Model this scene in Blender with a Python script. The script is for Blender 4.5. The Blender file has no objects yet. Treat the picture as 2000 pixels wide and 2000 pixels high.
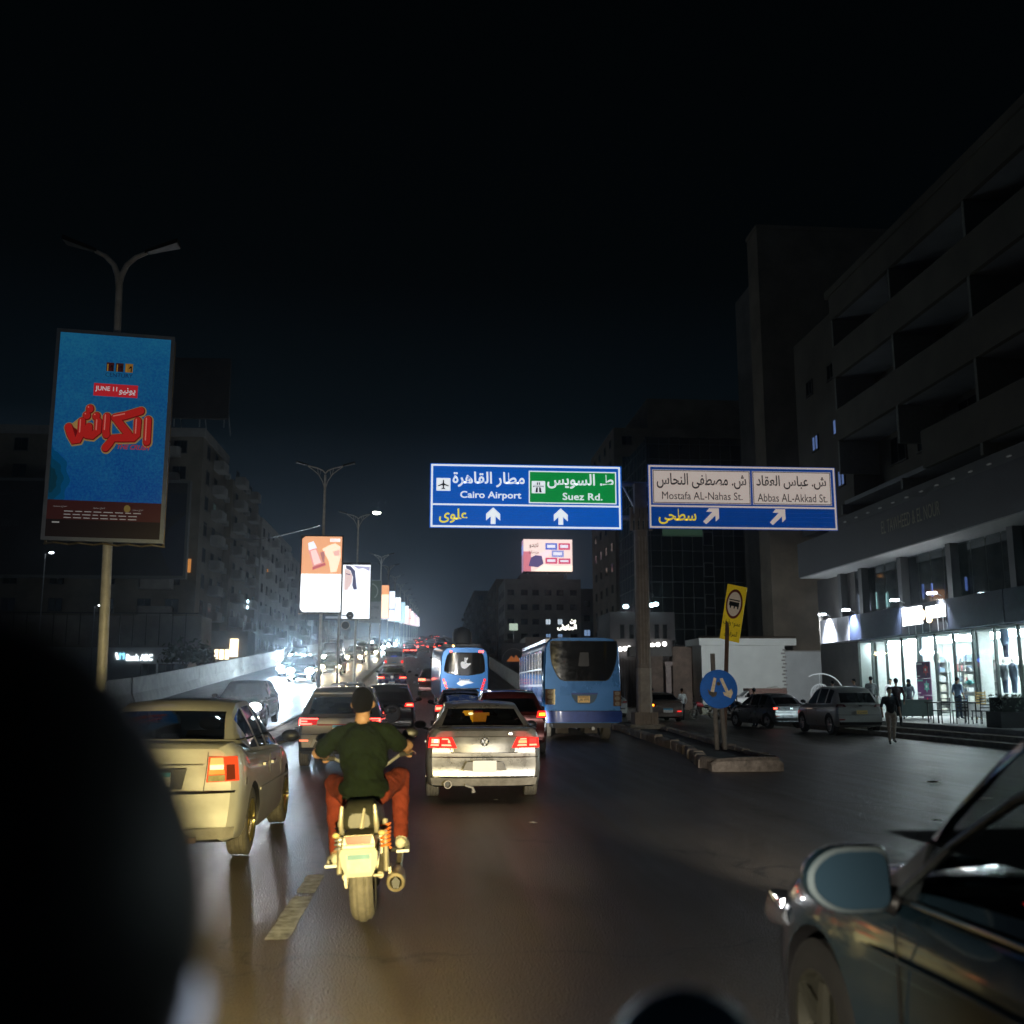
import bpy, bmesh, math, random, unicodedata
from mathutils import Vector, Matrix, noise

random.seed(7)
scene = bpy.context.scene
COL = scene.collection
PI = math.pi

# ------------------------------------------------------------------ camera
cam_d = bpy.data.cameras.new("camera")
cam = bpy.data.objects.new("camera", cam_d)
COL.objects.link(cam)
cam.location = (0, 0, 1.7)
cam.rotation_euler = (math.radians(90 + 9.81), 0, math.radians(-4.563))
cam_d.sensor_width = 36
cam_d.lens = 36
cam_d.clip_start = 0.05
cam_d.clip_end = 3000
cam_d.dof.use_dof = True
cam_d.dof.focus_distance = 19
cam_d.dof.aperture_fstop = 1.9
scene.camera = cam

# ------------------------------------------------------------------ night sky
world = bpy.data.worlds.new("World")
scene.world = world
world.use_nodes = True
wn, wl = world.node_tree.nodes, world.node_tree.links
wn.clear()
w_out = wn.new("ShaderNodeOutputWorld")
w_bg = wn.new("ShaderNodeBackground")
w_tc = wn.new("ShaderNodeTexCoord")
w_sep = wn.new("ShaderNodeSeparateXYZ")
w_ramp = wn.new("ShaderNodeValToRGB")
wl.new(w_tc.outputs["Generated"], w_sep.inputs[0])
wl.new(w_sep.outputs["Z"], w_ramp.inputs[0])
wl.new(w_ramp.outputs[0], w_bg.inputs["Color"])
wl.new(w_bg.outputs[0], w_out.inputs["Surface"])
w_bg.inputs["Strength"].default_value = 1.0
# city glow near the horizon, black towards the zenith
stops = [(0.0, (.024, .034, .048)), (.06, (.019, .028, .040)), (.13, (.0105, .0175, .026)),
         (.25, (.0017, .0036, .0052)), (.38, (.0006, .0012, .0016)), (1.0, (.0002, .0004, .0005))]
el = w_ramp.color_ramp.elements
while len(el) < len(stops):
    el.new(0.5)
for e, (p, c) in zip(el, stops):
    e.position = p
    e.color = (*c, 1)

# ------------------------------------------------------------------ render
scene.view_settings.view_transform = 'Standard'
scene.view_settings.look = 'None'
scene.view_settings.exposure = 0
scene.view_settings.gamma = 1
cy = scene.cycles
cy.use_denoising = True
cy.use_adaptive_sampling = True
cy.adaptive_threshold = .02
cy.max_bounces = 5
cy.diffuse_bounces = 2
cy.glossy_bounces = 3
cy.transmission_bounces = 3
cy.transparent_max_bounces = 8
cy.volume_bounces = 0
cy.sample_clamp_indirect = 3
cy.sample_clamp_direct = 0
cy.caustics_reflective = False
cy.caustics_refractive = False


# ================================================================== helpers
def tag(o, label=None, cat=None, group=None, kind=None):
    if label: o["label"] = label
    if cat: o["category"] = cat
    if group: o["group"] = group
    if kind: o["kind"] = kind
    return o


def thing(name, label, cat, loc=(0, 0, 0), rz=0.0, group=None, rx=0.0, ry=0.0):
    o = bpy.data.objects.new(name, None)
    COL.objects.link(o)
    o.empty_display_size = .2
    o.location = loc
    o.rotation_euler = (rx, ry, rz)
    return tag(o, label, cat, group)


def add(name, me, parent=None):
    o = bpy.data.objects.new(name, me)
    COL.objects.link(o)
    if parent is not None:
        o.parent = parent
    return o


def copy_tree(o, parent=None):
    c = o.copy()
    COL.objects.link(c)
    if parent is not None:
        c.parent = parent
    for ch in list(o.children):
        copy_tree(ch, c)
    return c


MATS = {}


def mat(name, col=(.5, .5, .5), rough=.6, metal=0.0, em=None, es=0.0, var=0.0, vs=6.0, bump=0.0, bs=40.0,
        coat=0.0, rvar=0.0, spec=.5, dark=(.0, .0, .0)):
    """Principled material with procedural colour variation and fine relief."""
    if name in MATS:
        return MATS[name]
    m = bpy.data.materials.new(name)
    m.use_nodes = True
    nt = m.node_tree
    b = nt.nodes["Principled BSDF"]
    b.inputs["Base Color"].default_value = (*col, 1)
    b.inputs["Roughness"].default_value = rough
    b.inputs["Metallic"].default_value = metal
    b.inputs["Specular IOR Level"].default_value = spec
    if coat:
        b.inputs["Coat Weight"].default_value = coat
        b.inputs["Coat Roughness"].default_value = .06
    if em is not None:
        b.inputs["Emission Color"].default_value = (*em, 1)
        b.inputs["Emission Strength"].default_value = es
    if var or bump or rvar:
        tc = nt.nodes.new("ShaderNodeTexCoord")
        nz = nt.nodes.new("ShaderNodeTexNoise")
        nz.inputs["Scale"].default_value = vs
        nz.inputs["Detail"].default_value = 6
        nz.inputs["Roughness"].default_value = .65
        nt.links.new(tc.outputs["Object"], nz.inputs["Vector"])
        if var:
            mr = nt.nodes.new("ShaderNodeMapRange")
            mr.inputs["From Min"].default_value = .3
            mr.inputs["From Max"].default_value = .7
            mr.inputs["To Min"].default_value = 1 - var
            mr.inputs["To Max"].default_value = 1 + var
            nt.links.new(nz.outputs["Fac"], mr.inputs["Value"])
            mx = nt.nodes.new("ShaderNodeVectorMath")
            mx.operation = 'SCALE'
            mx.inputs[0].default_value = col
            nt.links.new(mr.outputs[0], mx.inputs["Scale"])
            nt.links.new(mx.outputs[0], b.inputs["Base Color"])
        if rvar:
            mr2 = nt.nodes.new("ShaderNodeMapRange")
            mr2.inputs["From Min"].default_value = .3
            mr2.inputs["From Max"].default_value = .7
            mr2.inputs["To Min"].default_value = max(.02, rough - rvar)
            mr2.inputs["To Max"].default_value = rough + rvar
            nt.links.new(nz.outputs["Fac"], mr2.inputs["Value"])
            nt.links.new(mr2.outputs[0], b.inputs["Roughness"])
        if bump:
            n2 = nt.nodes.new("ShaderNodeTexNoise")
            n2.inputs["Scale"].default_value = bs
            n2.inputs["Detail"].default_value = 4
            nt.links.new(tc.outputs["Object"], n2.inputs["Vector"])
            bp = nt.nodes.new("ShaderNodeBump")
            bp.inputs["Strength"].default_value = bump
            bp.inputs["Distance"].default_value = .02
            nt.links.new(n2.outputs["Fac"], bp.inputs["Height"])
            nt.links.new(bp.outputs[0], b.inputs["Normal"])
    MATS[name] = m
    return m


def glass(name, tint=(.3, .32, .32), gl=(.9, .95, 1), rough=.03, base=.05):
    if name in MATS:
        return MATS[name]
    m = bpy.data.materials.new(name)
    m.use_nodes = True
    nt = m.node_tree
    nt.nodes.clear()
    out = nt.nodes.new("ShaderNodeOutputMaterial")
    mix = nt.nodes.new("ShaderNodeMixShader")
    tr = nt.nodes.new("ShaderNodeBsdfTransparent")
    tr.inputs["Color"].default_value = (*tint, 1)
    gs = nt.nodes.new("ShaderNodeBsdfGlossy")
    gs.inputs["Color"].default_value = (*gl, 1)
    gs.inputs["Roughness"].default_value = rough
    lw = nt.nodes.new("ShaderNodeLayerWeight")
    lw.inputs["Blend"].default_value = .5
    pw = nt.nodes.new("ShaderNodeMath"); pw.operation = 'POWER'; pw.inputs[1].default_value = 5
    fr = nt.nodes.new("ShaderNodeMath"); fr.operation = 'MULTIPLY_ADD'; fr.inputs[1].default_value = .9; fr.inputs[2].default_value = base
    nt.links.new(lw.outputs["Facing"], pw.inputs[0]); nt.links.new(pw.outputs[0], fr.inputs[0])
    nz = nt.nodes.new("ShaderNodeTexNoise")
    nz.inputs["Scale"].default_value = 3
    mr = nt.nodes.new("ShaderNodeMapRange")
    mr.inputs["To Min"].default_value = max(.005, rough * .6)
    mr.inputs["To Max"].default_value = rough * 1.6 + .01
    nt.links.new(nz.outputs["Fac"], mr.inputs["Value"])
    nt.links.new(mr.outputs[0], gs.inputs["Roughness"])
    nt.links.new(fr.outputs[0], mix.inputs[0])
    nt.links.new(tr.outputs[0], mix.inputs[1])
    nt.links.new(gs.outputs[0], mix.inputs[2])
    nt.links.new(mix.outputs[0], out.inputs["Surface"])
    MATS[name] = m
    return m


def glow(name, col, s):
    """Emissive surface: lamp, screen, backlit print, and reflectors or stickers made to glow."""
    return mat(name, tuple(min(.8, c * .6) for c in col), .5, em=col, es=s)


class MB:
    """Mesh builder: collects shapes and links them as one object."""

    def __init__(self):
        self.v, self.f, self.mi = [], [], []

    def face(self, idx, m=0):
        self.f.append(tuple(idx)); self.mi.append(m)

    def quad(self, a, b, c, d, m=0):
        n = len(self.v); self.v += [a, b, c, d]; self.face((n, n + 1, n + 2, n + 3), m)
        return self

    def box(self, c, s, m=0, rz=0.0, taper=1.0):
        n = len(self.v)
        cx, cy_, cz = c
        hx, hy, hz = s[0] / 2, s[1] / 2, s[2] / 2
        ca, sa = math.cos(rz), math.sin(rz)
        for z, k in ((-hz, 1.0), (hz, taper)):
            for x, y in ((-hx, -hy), (hx, -hy), (hx, hy), (-hx, hy)):
                x, y = x * k, y * k
                self.v.append((cx + x * ca - y * sa, cy_ + x * sa + y * ca, cz + z))
        for q in ((0, 3, 2, 1), (4, 5, 6, 7), (0, 1, 5, 4), (1, 2, 6, 5), (2, 3, 7, 6), (3, 0, 4, 7)):
            self.face([n + i for i in q], m)
        return self

    def bb(self, x0, x1, y0, y1, z0, z1, m=0):
        return self.box(((x0 + x1) / 2, (y0 + y1) / 2, (z0 + z1) / 2), (abs(x1 - x0), abs(y1 - y0), abs(z1 - z0)), m)

    def rings(self, rings, cap=True, m=0, closed=True):
        n = len(self.v)
        k = len(rings[0])
        for r in rings:
            self.v += [tuple(p) for p in r]
        for i in range(len(rings) - 1):
            for j in range(k if closed else k - 1):
                a = n + i * k + j; b = n + i * k + (j + 1) % k
                self.face((a, b, b + k, a + k), m)
        if cap and closed:
            self.face([n + j for j in range(k)][::-1], m)
            self.face([n + (len(rings) - 1) * k + j for j in range(k)], m)
        return self

    def tube(self, pts, r, seg=8, m=0, cap=True):
        """Tube through points, radius r or one radius for each point."""
        pts = [Vector(p) for p in pts]
        rr = r if isinstance(r, (list, tuple)) else [r] * len(pts)
        rings = []
        up = None
        for i, p in enumerate(pts):
            d = (pts[min(i + 1, len(pts) - 1)] - pts[max(i - 1, 0)]).normalized()
            if up is None:
                up = d.orthogonal().normalized()
            up = (up - d * up.dot(d))
            up = up.normalized() if up.length > 1e-6 else d.orthogonal().normalized()
            s = d.cross(up)
            rings.append([p + (up * math.cos(2 * PI * j / seg) + s * math.sin(2 * PI * j / seg)) * rr[i]
                          for j in range(seg)])
        return self.rings(rings, cap, m)

    def lathe(self, prof, c=(0, 0, 0), axis='z', seg=20, m=0, cap=False):
        """prof: list of (radius, height along the axis)."""
        rings = []
        for r, h in prof:
            ring = []
            for j in range(seg):
                a = 2 * PI * j / seg
                x, y = r * math.cos(a), r * math.sin(a)
                if axis == 'z': p = (x, y, h)
                elif axis == 'x': p = (h, x, y)
                else: p = (x, h, y)
                ring.append((c[0] + p[0], c[1] + p[1], c[2] + p[2]))
            rings.append(ring)
        return self.rings(rings, cap, m)

    def ball(self, c, r, seg=12, rin=8, m=0):
        if not isinstance(r, (list, tuple)): r = (r, r, r)
        n = len(self.v)
        self.v.append((c[0], c[1], c[2] - r[2]))
        for i in range(1, rin):
            t = -PI / 2 + PI * i / rin
            for j in range(seg):
                a = 2 * PI * j / seg
                self.v.append((c[0] + r[0] * math.cos(t) * math.cos(a), c[1] + r[1] * math.cos(t) * math.sin(a),
                               c[2] + r[2] * math.sin(t)))
        self.v.append((c[0], c[1], c[2] + r[2]))
        last = len(self.v) - 1
        for j in range(seg):
            self.face((n, n + 1 + (j + 1) % seg, n + 1 + j), m)
            a = n + 1 + (rin - 2) * seg
            self.face((last, a + j, a + (j + 1) % seg), m)
        for i in range(rin - 2):
            for j in range(seg):
                a = n + 1 + i * seg + j; b = n + 1 + i * seg + (j + 1) % seg
                self.face((a, b, b + seg, a + seg), m)
        return self

    def prism(self, pts, O, r, u, d, m=0):
        """Polygon pts (2D) in frame r,u at O, extruded by vector d."""
        O, r, u, d = Vector(O), Vector(r), Vector(u), Vector(d)
        n = len(self.v); k = len(pts)
        base = [O + r * x + u * y for x, y in pts]
        self.v += [tuple(p) for p in base] + [tuple(p + d) for p in base]
        self.face([n + i for i in range(k)][::-1], m)
        self.face([n + k + i for i in range(k)], m)
        for i in range(k):
            j = (i + 1) % k
            self.face((n + i, n + j, n + k + j, n + k + i), m)
        return self

    def mesh(self, name, mats, smooth=None):
        me = bpy.data.meshes.new(name)
        me.from_pydata([tuple(p) for p in self.v], [], self.f)
        if not isinstance(mats, (list, tuple)): mats = [mats]
        for mm in mats: me.materials.append(mm)
        if len(mats) > 1:
            me.polygons.foreach_set("material_index", self.mi)
        bm = bmesh.new(); bm.from_mesh(me)
        bmesh.ops.recalc_face_normals(bm, faces=bm.faces)
        bm.to_mesh(me); bm.free()
        if smooth is not None:
            me.polygons.foreach_set("use_smooth", [True] * len(me.polygons))
            me.set_sharp_from_angle(angle=math.radians(smooth))
        return me

    def build(self, name, mats, parent=None, smooth=None, world=False):
        if world and parent is not None:
            L = parent.location
            self.v = [(p[0] - L.x, p[1] - L.y, p[2] - L.z) for p in self.v]
        return add(name, self.mesh(name, mats, smooth), parent)


WORK = bpy.data.scenes.new("work")


def evaluated(o, *others):
    """Evaluate an object's modifiers in a small side scene, away from the big one."""
    for q in (o,) + others: WORK.collection.objects.link(q)
    par = o.parent; o.parent = None
    with bpy.context.temp_override(scene=WORK, view_layer=WORK.view_layers[0]):
        dg = bpy.context.evaluated_depsgraph_get()
        dg.update()
        me = bpy.data.meshes.new_from_object(o.evaluated_get(dg), depsgraph=dg)
    for q in (o,) + others: WORK.collection.objects.unlink(q)
    o.parent = par
    return me


def drop(o):
    bpy.data.objects.remove(o, do_unlink=True)


def spot(name, loc, target, power, col, angle, parent=None, size=.05, blend=.6):
    d = bpy.data.lights.new(name, 'SPOT')
    d.energy = power; d.color = col
    d.spot_size = math.radians(angle); d.spot_blend = blend
    d.shadow_soft_size = size
    o = bpy.data.objects.new(name, d); COL.objects.link(o)
    o.location = loc
    o.rotation_euler = (Vector(target) - Vector(loc)).to_track_quat('-Z', 'Y').to_euler()
    if parent is not None:
        o.parent = parent
        o.matrix_parent_inverse = Matrix.Identity(4)
    return o


# ---- Arabic shaping: logical order -> joined presentation forms in visual order
FORMS = {}
for cp in range(0xFE70, 0xFEFD):
    dcm = unicodedata.decomposition(chr(cp)).split()
    if len(dcm) == 2 and dcm[0].startswith('<'):
        FORMS[(chr(int(dcm[1], 16)), dcm[0][1:-1])] = chr(cp)


def arabic(s):
    def has(c, k): return (c, k) in FORMS
    out = []
    for i, c in enumerate(s):
        if not has(c, 'isolated'):
            out.append(c); continue
        p = i > 0 and has(s[i - 1], 'initial') and has(c, 'final')
        n = i + 1 < len(s) and has(c, 'initial') and has(s[i + 1], 'final')
        k = 'medial' if p and n else 'final' if p else 'initial' if n else 'isolated'
        out.append(FORMS.get((c, k), c))
    return ''.join(reversed(out))


TEXT_CACHE = {}


def text_geo(s, bold=0.0, res=3):
    key = (s, bold)
    if key in TEXT_CACHE: return TEXT_CACHE[key]
    c = bpy.data.curves.new('txt', 'FONT')
    c.body = s
    c.resolution_u = res
    c.offset = bold
    o = bpy.data.objects.new('txt', c); COL.objects.link(o)
    me = evaluated(o)
    vs = [tuple(v.co) for v in me.vertices]
    fs = [tuple(p.vertices) for p in me.polygons]
    drop(o); bpy.data.meshes.remove(me); bpy.data.curves.remove(c)
    TEXT_CACHE[key] = (vs, fs)
    return vs, fs


class Panel:
    """A flat printed face: frame O, right r, up u, normal n; drawing units mapped through a box."""

    def __init__(self, parent, O, r, u, n, w, h, box, world=True):
        self.p = parent
        L = parent.location if world else Vector((0, 0, 0))
        self.O = Vector(O) - Vector(L)
        self.r, self.u, self.n = Vector(r).normalized(), Vector(u).normalized(), Vector(n).normalized()
        self.w, self.h, self.b = w, h, box

    def at(self, x, y, off=0.0):
        b = self.b
        return self.O + self.r * ((x - b[0]) / (b[2] - b[0]) * self.w) + self.u * ((b[3] - y) / (b[3] - b[1]) * self.h) + self.n * off

    def poly(self, name, pts, m, off=.006, th=.003, parent=None):
        mb = MB()
        P = [self.at(x, y, off) for x, y in pts]
        n = len(P)
        mb.v = [tuple(p) for p in P] + [tuple(p - self.n * th) for p in P]
        mb.face(range(n))
        for i in range(n):
            j = (i + 1) % n
            mb.face((i, j, n + j, n + i))
        return mb.build(name, m, parent or self.p)

    def rect(self, name, x0, y0, x1, y1, m, off=.006, th=.003, parent=None):
        return self.poly(name, [(x0, y1), (x1, y1), (x1, y0), (x0, y0)], m, off, th, parent)

    def oval(self, name, cx, cy_, rx, ry, m, off=.006, seg=20, parent=None):
        return self.poly(name, [(cx + rx * math.cos(2 * PI * i / seg), cy_ - ry * math.sin(2 * PI * i / seg)) for i in range(seg)], m, off, .003, parent)

    def border(self, name, x0, y0, x1, y1, t, m, off=.008, parent=None):
        mb = MB()
        for (a, b, c, d) in ((x0, y0, x1, y0 + t), (x0, y1 - t, x1, y1), (x0, y0 + t, x0 + t, y1 - t), (x1 - t, y0 + t, x1, y1 - t)):
            mb.quad(*[tuple(self.at(x, y, off)) for x, y in ((a, d), (c, d), (c, b), (a, b))])
        return mb.build(name, m, parent or self.p)

    def text(self, name, s, x0, y0, x1, y1, m, off=.011, bold=0.0, parent=None, shear=0.0):
        vs, fs = text_geo(s, bold)
        if not vs: return None
        ax = min(v[0] for v in vs); bx = max(v[0] for v in vs)
        ay = min(v[1] for v in vs); by = max(v[1] for v in vs)
        mb = MB()
        for v in vs:
            t = (v[1] - ay) / max(1e-6, by - ay)
            mb.v.append(tuple(self.at(x0 + (v[0] - ax) / (bx - ax) * (x1 - x0) + shear * t, y1 - t * (y1 - y0), off)))
        for f in fs: mb.face(f)
        return mb.build(name, m, parent or self.p)
# ================================================================== ground and roads
def ramp(y):
    if y < 25: return 0.0
    if y < 55: return .065 * (y - 25) ** 2 / 60
    if y < 110: return .975 + .065 * (y - 55)
    if y < 430: return 4.55 + .057 * (y - 110)
    y = min(y, 470)
    return 4.55 + .057 * 320 + .057 * (y - 430) - .057 * (y - 430) ** 2 / 80


def slope(y):
    return (ramp(y + .5) - ramp(y - .5))


def opp(x, y):
    """Surface height of the oncoming carriageway (banked towards the outer wall)."""
    return ramp(y) + max(0.0, -5.5 - x) * .05


def asphalt(name, col, rough):
    m = mat(name, col, rough)
    nt = m.node_tree
    b = nt.nodes["Principled BSDF"]
    tc = nt.nodes.new("ShaderNodeTexCoord")
    big = nt.nodes.new("ShaderNodeTexNoise"); big.inputs["Scale"].default_value = .35; big.inputs["Detail"].default_value = 5
    fine = nt.nodes.new("ShaderNodeTexNoise"); fine.inputs["Scale"].default_value = 45; fine.inputs["Detail"].default_value = 3
    strk = nt.nodes.new("ShaderNodeMapping"); strk.inputs["Scale"].default_value = (2.2, .12, 1)
    st = nt.nodes.new("ShaderNodeTexNoise"); st.inputs["Scale"].default_value = 1.4; st.inputs["Detail"].default_value = 4
    vor = nt.nodes.new("ShaderNodeTexVoronoi"); vor.inputs["Scale"].default_value = 70
    for n in (big, fine, vor): nt.links.new(tc.outputs["Object"], n.inputs["Vector"])
    nt.links.new(tc.outputs["Object"], strk.inputs["Vector"]); nt.links.new(strk.outputs[0], st.inputs["Vector"])
    mix = nt.nodes.new("ShaderNodeMath"); mix.operation = 'MULTIPLY'
    nt.links.new(big.outputs["Fac"], mix.inputs[0]); nt.links.new(st.outputs["Fac"], mix.inputs[1])
    mr = nt.nodes.new("ShaderNodeMapRange")
    mr.inputs["From Min"].default_value = .12; mr.inputs["From Max"].default_value = .42
    mr.inputs["To Min"].default_value = .62; mr.inputs["To Max"].default_value = 1.45
    nt.links.new(mix.outputs[0], mr.inputs["Value"])
    fm = nt.nodes.new("ShaderNodeMapRange"); fm.inputs["To Min"].default_value = .6; fm.inputs["To Max"].default_value = 1.4
    nt.links.new(fine.outputs["Fac"], fm.inputs["Value"])
    mm = nt.nodes.new("ShaderNodeMath"); mm.operation = 'MULTIPLY'
    nt.links.new(mr.outputs[0], mm.inputs[0]); nt.links.new(fm.outputs[0], mm.inputs[1])
    sc_ = nt.nodes.new("ShaderNodeVectorMath"); sc_.operation = 'SCALE'; sc_.inputs[0].default_value = col
    nt.links.new(mm.outputs[0], sc_.inputs["Scale"]); nt.links.new(sc_.outputs[0], b.inputs["Base Color"])
    # irregular cracks and darker repaired patches
    wob = nt.nodes.new("ShaderNodeTexNoise"); wob.inputs["Scale"].default_value = 1.1; wob.inputs["Detail"].default_value = 4
    nt.links.new(tc.outputs["Object"], wob.inputs["Vector"])
    wv = nt.nodes.new("ShaderNodeVectorMath"); wv.operation = 'MULTIPLY_ADD'; wv.inputs[1].default_value = (1.6, 1.6, 0)
    nt.links.new(wob.outputs["Color"], wv.inputs[0]); nt.links.new(tc.outputs["Object"], wv.inputs[2])
    cv = nt.nodes.new("ShaderNodeTexVoronoi"); cv.feature = 'DISTANCE_TO_EDGE'; cv.inputs["Scale"].default_value = .22
    nt.links.new(wv.outputs[0], cv.inputs["Vector"])
    cm = nt.nodes.new("ShaderNodeMapRange"); cm.inputs["From Max"].default_value = .006; cm.inputs["To Min"].default_value = .25; cm.inputs["To Max"].default_value = 1.0
    nt.links.new(cv.outputs["Distance"], cm.inputs["Value"])
    pv2 = nt.nodes.new("ShaderNodeTexVoronoi"); pv2.inputs["Scale"].default_value = .17
    nt.links.new(wv.outputs[0], pv2.inputs["Vector"])
    pm2 = nt.nodes.new("ShaderNodeMapRange"); pm2.inputs["To Min"].default_value = .80; pm2.inputs["To Max"].default_value = 1.15
    nt.links.new(pv2.outputs["Color"], pm2.inputs["Value"])
    m3 = nt.nodes.new("ShaderNodeMath"); m3.operation = 'MULTIPLY'; nt.links.new(cm.outputs[0], m3.inputs[0]); nt.links.new(pm2.outputs[0], m3.inputs[1])
    m4 = nt.nodes.new("ShaderNodeMath"); m4.operation = 'MULTIPLY'; nt.links.new(mm.outputs[0], m4.inputs[0]); nt.links.new(m3.outputs[0], m4.inputs[1])
    nt.links.new(m4.outputs[0], sc_.inputs["Scale"])
    rr = nt.nodes.new("ShaderNodeMapRange")
    rr.inputs["From Min"].default_value = .3; rr.inputs["From Max"].default_value = .7
    rr.inputs["To Min"].default_value = rough - .06; rr.inputs["To Max"].default_value = rough + .08
    nt.links.new(st.outputs["Fac"], rr.inputs["Value"]); nt.links.new(rr.outputs[0], b.inputs["Roughness"])
    bp = nt.nodes.new("ShaderNodeBump"); bp.inputs["Strength"].default_value = .8; bp.inputs["Distance"].default_value = .012
    nt.links.new(vor.outputs["Distance"], bp.inputs["Height"]); nt.links.new(bp.outputs[0], b.inputs["Normal"])
    return m


A_MAIN = asphalt("asphalt_main", (.080, .067, .052), .36)
A_OPP = asphalt("asphalt_oncoming", (.05, .05, .052), .36)
DUST = mat("dusty_ground", (.06, .052, .042), .9, var=.4, vs=.6, bump=.3, bs=12)
CONC = mat("concrete", (.34, .33, .31), .85, var=.25, vs=2.5, bump=.35, bs=18)
CONC_D = mat("dirty_concrete", (.26, .235, .20), .9, var=.4, vs=3.5, bump=.6, bs=25)
PAINT = mat("road_paint", (.46, .48, .53), .6, var=.7, vs=11, bump=.2, bs=60)
STEEL = mat("galvanised_steel", (.42, .42, .42), .45, .6, var=.2, vs=5)
POLEP = mat("pole_paint", (.62, .61, .58), .5, .1, var=.25, vs=4, bump=.1)
BLACK = mat("black_plastic", (.012, .012, .013), .45, var=.2)
RUBBER = mat("tyre_rubber", (.03, .029, .027), .8, var=.3, vs=20)
DIRTYRUB = mat("dusty_tyre_rubber", (.13, .12, .10), .9, var=.3, vs=16)
CHROME = mat("chrome", (.75, .75, .76), .12, 1.0, rvar=.05)
ALLOY = mat("alloy_rim", (.5, .5, .5), .3, .9, rvar=.08)

g = MB().quad((-175, -55, -.03), (175, -55, -.03), (175, 475, -.03), (-175, 475, -.03))
tag(g.build("ground", DUST), "dusty dark ground under the city", kind="structure")

# service road sheet on the right, beside and below the ramp
g = MB().quad((-4.4, -20, .0), (60, -20, .0), (60, 470, .0), (-4.4, 470, .0))
tag(g.build("service_road", A_MAIN), "dark asphalt side road running right of the ramp", kind="structure")


def strip(name, m, xs, ys, zf, label):
    mb = MB()
    for y in ys:
        for x in xs: mb.v.append((x, y, zf(x, y)))
    k = len(xs)
    for i in range(len(ys) - 1):
        for j in range(k - 1):
            a = i * k + j
            mb.face((a, a + 1, a + k + 1, a + k))
    return tag(mb.build(name, m, smooth=40), label, kind="structure")


YS = [-20, -8, 0, 6, 12, 18, 24] + list(range(27, 61, 3)) + list(range(66, 430, 10)) + list(range(430, 473, 6))
main_road = strip("main_road", A_MAIN, (-4.55, -1, 2.5, 5.5), YS, lambda x, y: ramp(y) + .006, "worn asphalt carriageway climbing onto the flyover ramp")
opp_road = strip("oncoming_road", A_OPP, (-13.3, -9.5, -5.45), YS, lambda x, y: opp(x, y) + .006, "asphalt carriageway carrying the oncoming traffic")

# painted dashes, each a part of the road it lies on
for y0 in (7.4, 17.0, 30.0, 52.0, 72.0, 92.0):
    mb = MB()
    for x in (-1.02, 2.35):
        if x > 0 and y0 < 29: continue
        n = len(mb.v)
        mb = MB() if n else mb
        ya, yb = y0, y0 + 2.75
        w = .085
        for k in range(22):                       # worn paint: ragged edges and missing flakes
            if k in (0, 13, 21) and random.random() < .5: continue
            a_, b_ = ya + (yb - ya) * k / 22, ya + (yb - ya) * (k + 1) / 22
            l0, r0 = x - w + random.uniform(0, .008), x + w - random.uniform(0, .008)
            mb.quad((l0, a_, ramp(a_) + .0075), (r0, a_, ramp(a_) + .0075), (r0 + random.uniform(-.003, .003), b_, ramp(b_) + .0075), (l0 + random.uniform(-.003, .003), b_, ramp(b_) + .0075))
        mb.build("lane_dash", PAINT, main_road)
# thin sealed joints wandering over the side road
JOINT = mat("sealed_joint", (.10, .095, .085), .8, var=.4, vs=6)
for (xa, ya, xb, yb) in ((4.2, 19.5, 9.0, 10.6), (8.2, 20.5, 12.2, 12.0), (5.2, 12.4, 7.4, 9.2)):
    mb = MB()
    pts = []
    for i in range(15):
        t = i / 14
        pts.append((xa + (xb - xa) * t + random.uniform(-.05, .05), ya + (yb - ya) * t))
    for i in range(14):
        (x0, y0), (x1, y1) = pts[i], pts[i + 1]
        mb.quad((x0, y0, .0075), (x0 + .035, y0, .0075), (x1 + .035, y1, .0075), (x1, y1, .0075))
    mb.build("sealed_joint", JOINT, bpy.data.objects["service_road"])

# ------------------------------------------------------------------ median
med = strip("median", CONC_D, (-5.32, -5.0, -4.68), YS, lambda x, y: ramp(y) + .20, "raised concrete median between the carriageways")
kerb_mb = MB().box((0, 0, 0), (.13, .96, .28), taper=.97)
kerb_me = kerb_mb.mesh("kerb_stone", CONC)
for i in range(62):
    y = 9.5 + i
    for x in (-5.385, -4.615):
        o = add("kerb_stone", kerb_me, med)
        o.location = (x + random.uniform(-.012, .012), y, ramp(y) + .09 + random.uniform(-.012, .012))
        o.rotation_euler = (math.atan(slope(y)), random.uniform(-.02, .02), random.uniform(-.012, .012))

# ------------------------------------------------------------------ concrete walls along the ramp
def wall_run(name, label, x, y0, y1, step, zf, prof, m, coping=None):
    root = thing(name, label, "wall", (x, y0, zf(y0)))
    n = int((y1 - y0) / step)
    for i in range(n):
        ya, yb = y0 + i * step + .02, y0 + (i + 1) * step - .02
        za, zb = zf(ya), zf(yb)
        j = random.uniform(-.02, .02)
        mb = MB()
        mb.rings([[(x + px + j, ya, za + pz) for px, pz in prof], [(x + px + j, yb, zb + pz) for px, pz in prof]])
        mb.build("wall_panel", m, root, world=True)
        if coping:
            mb = MB().rings([[(x + px, ya - .02, za + pz) for px, pz in coping], [(x + px, yb + .02, zb + pz) for px, pz in coping]])
            mb.build("coping", m, root, world=True)
    return root


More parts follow.
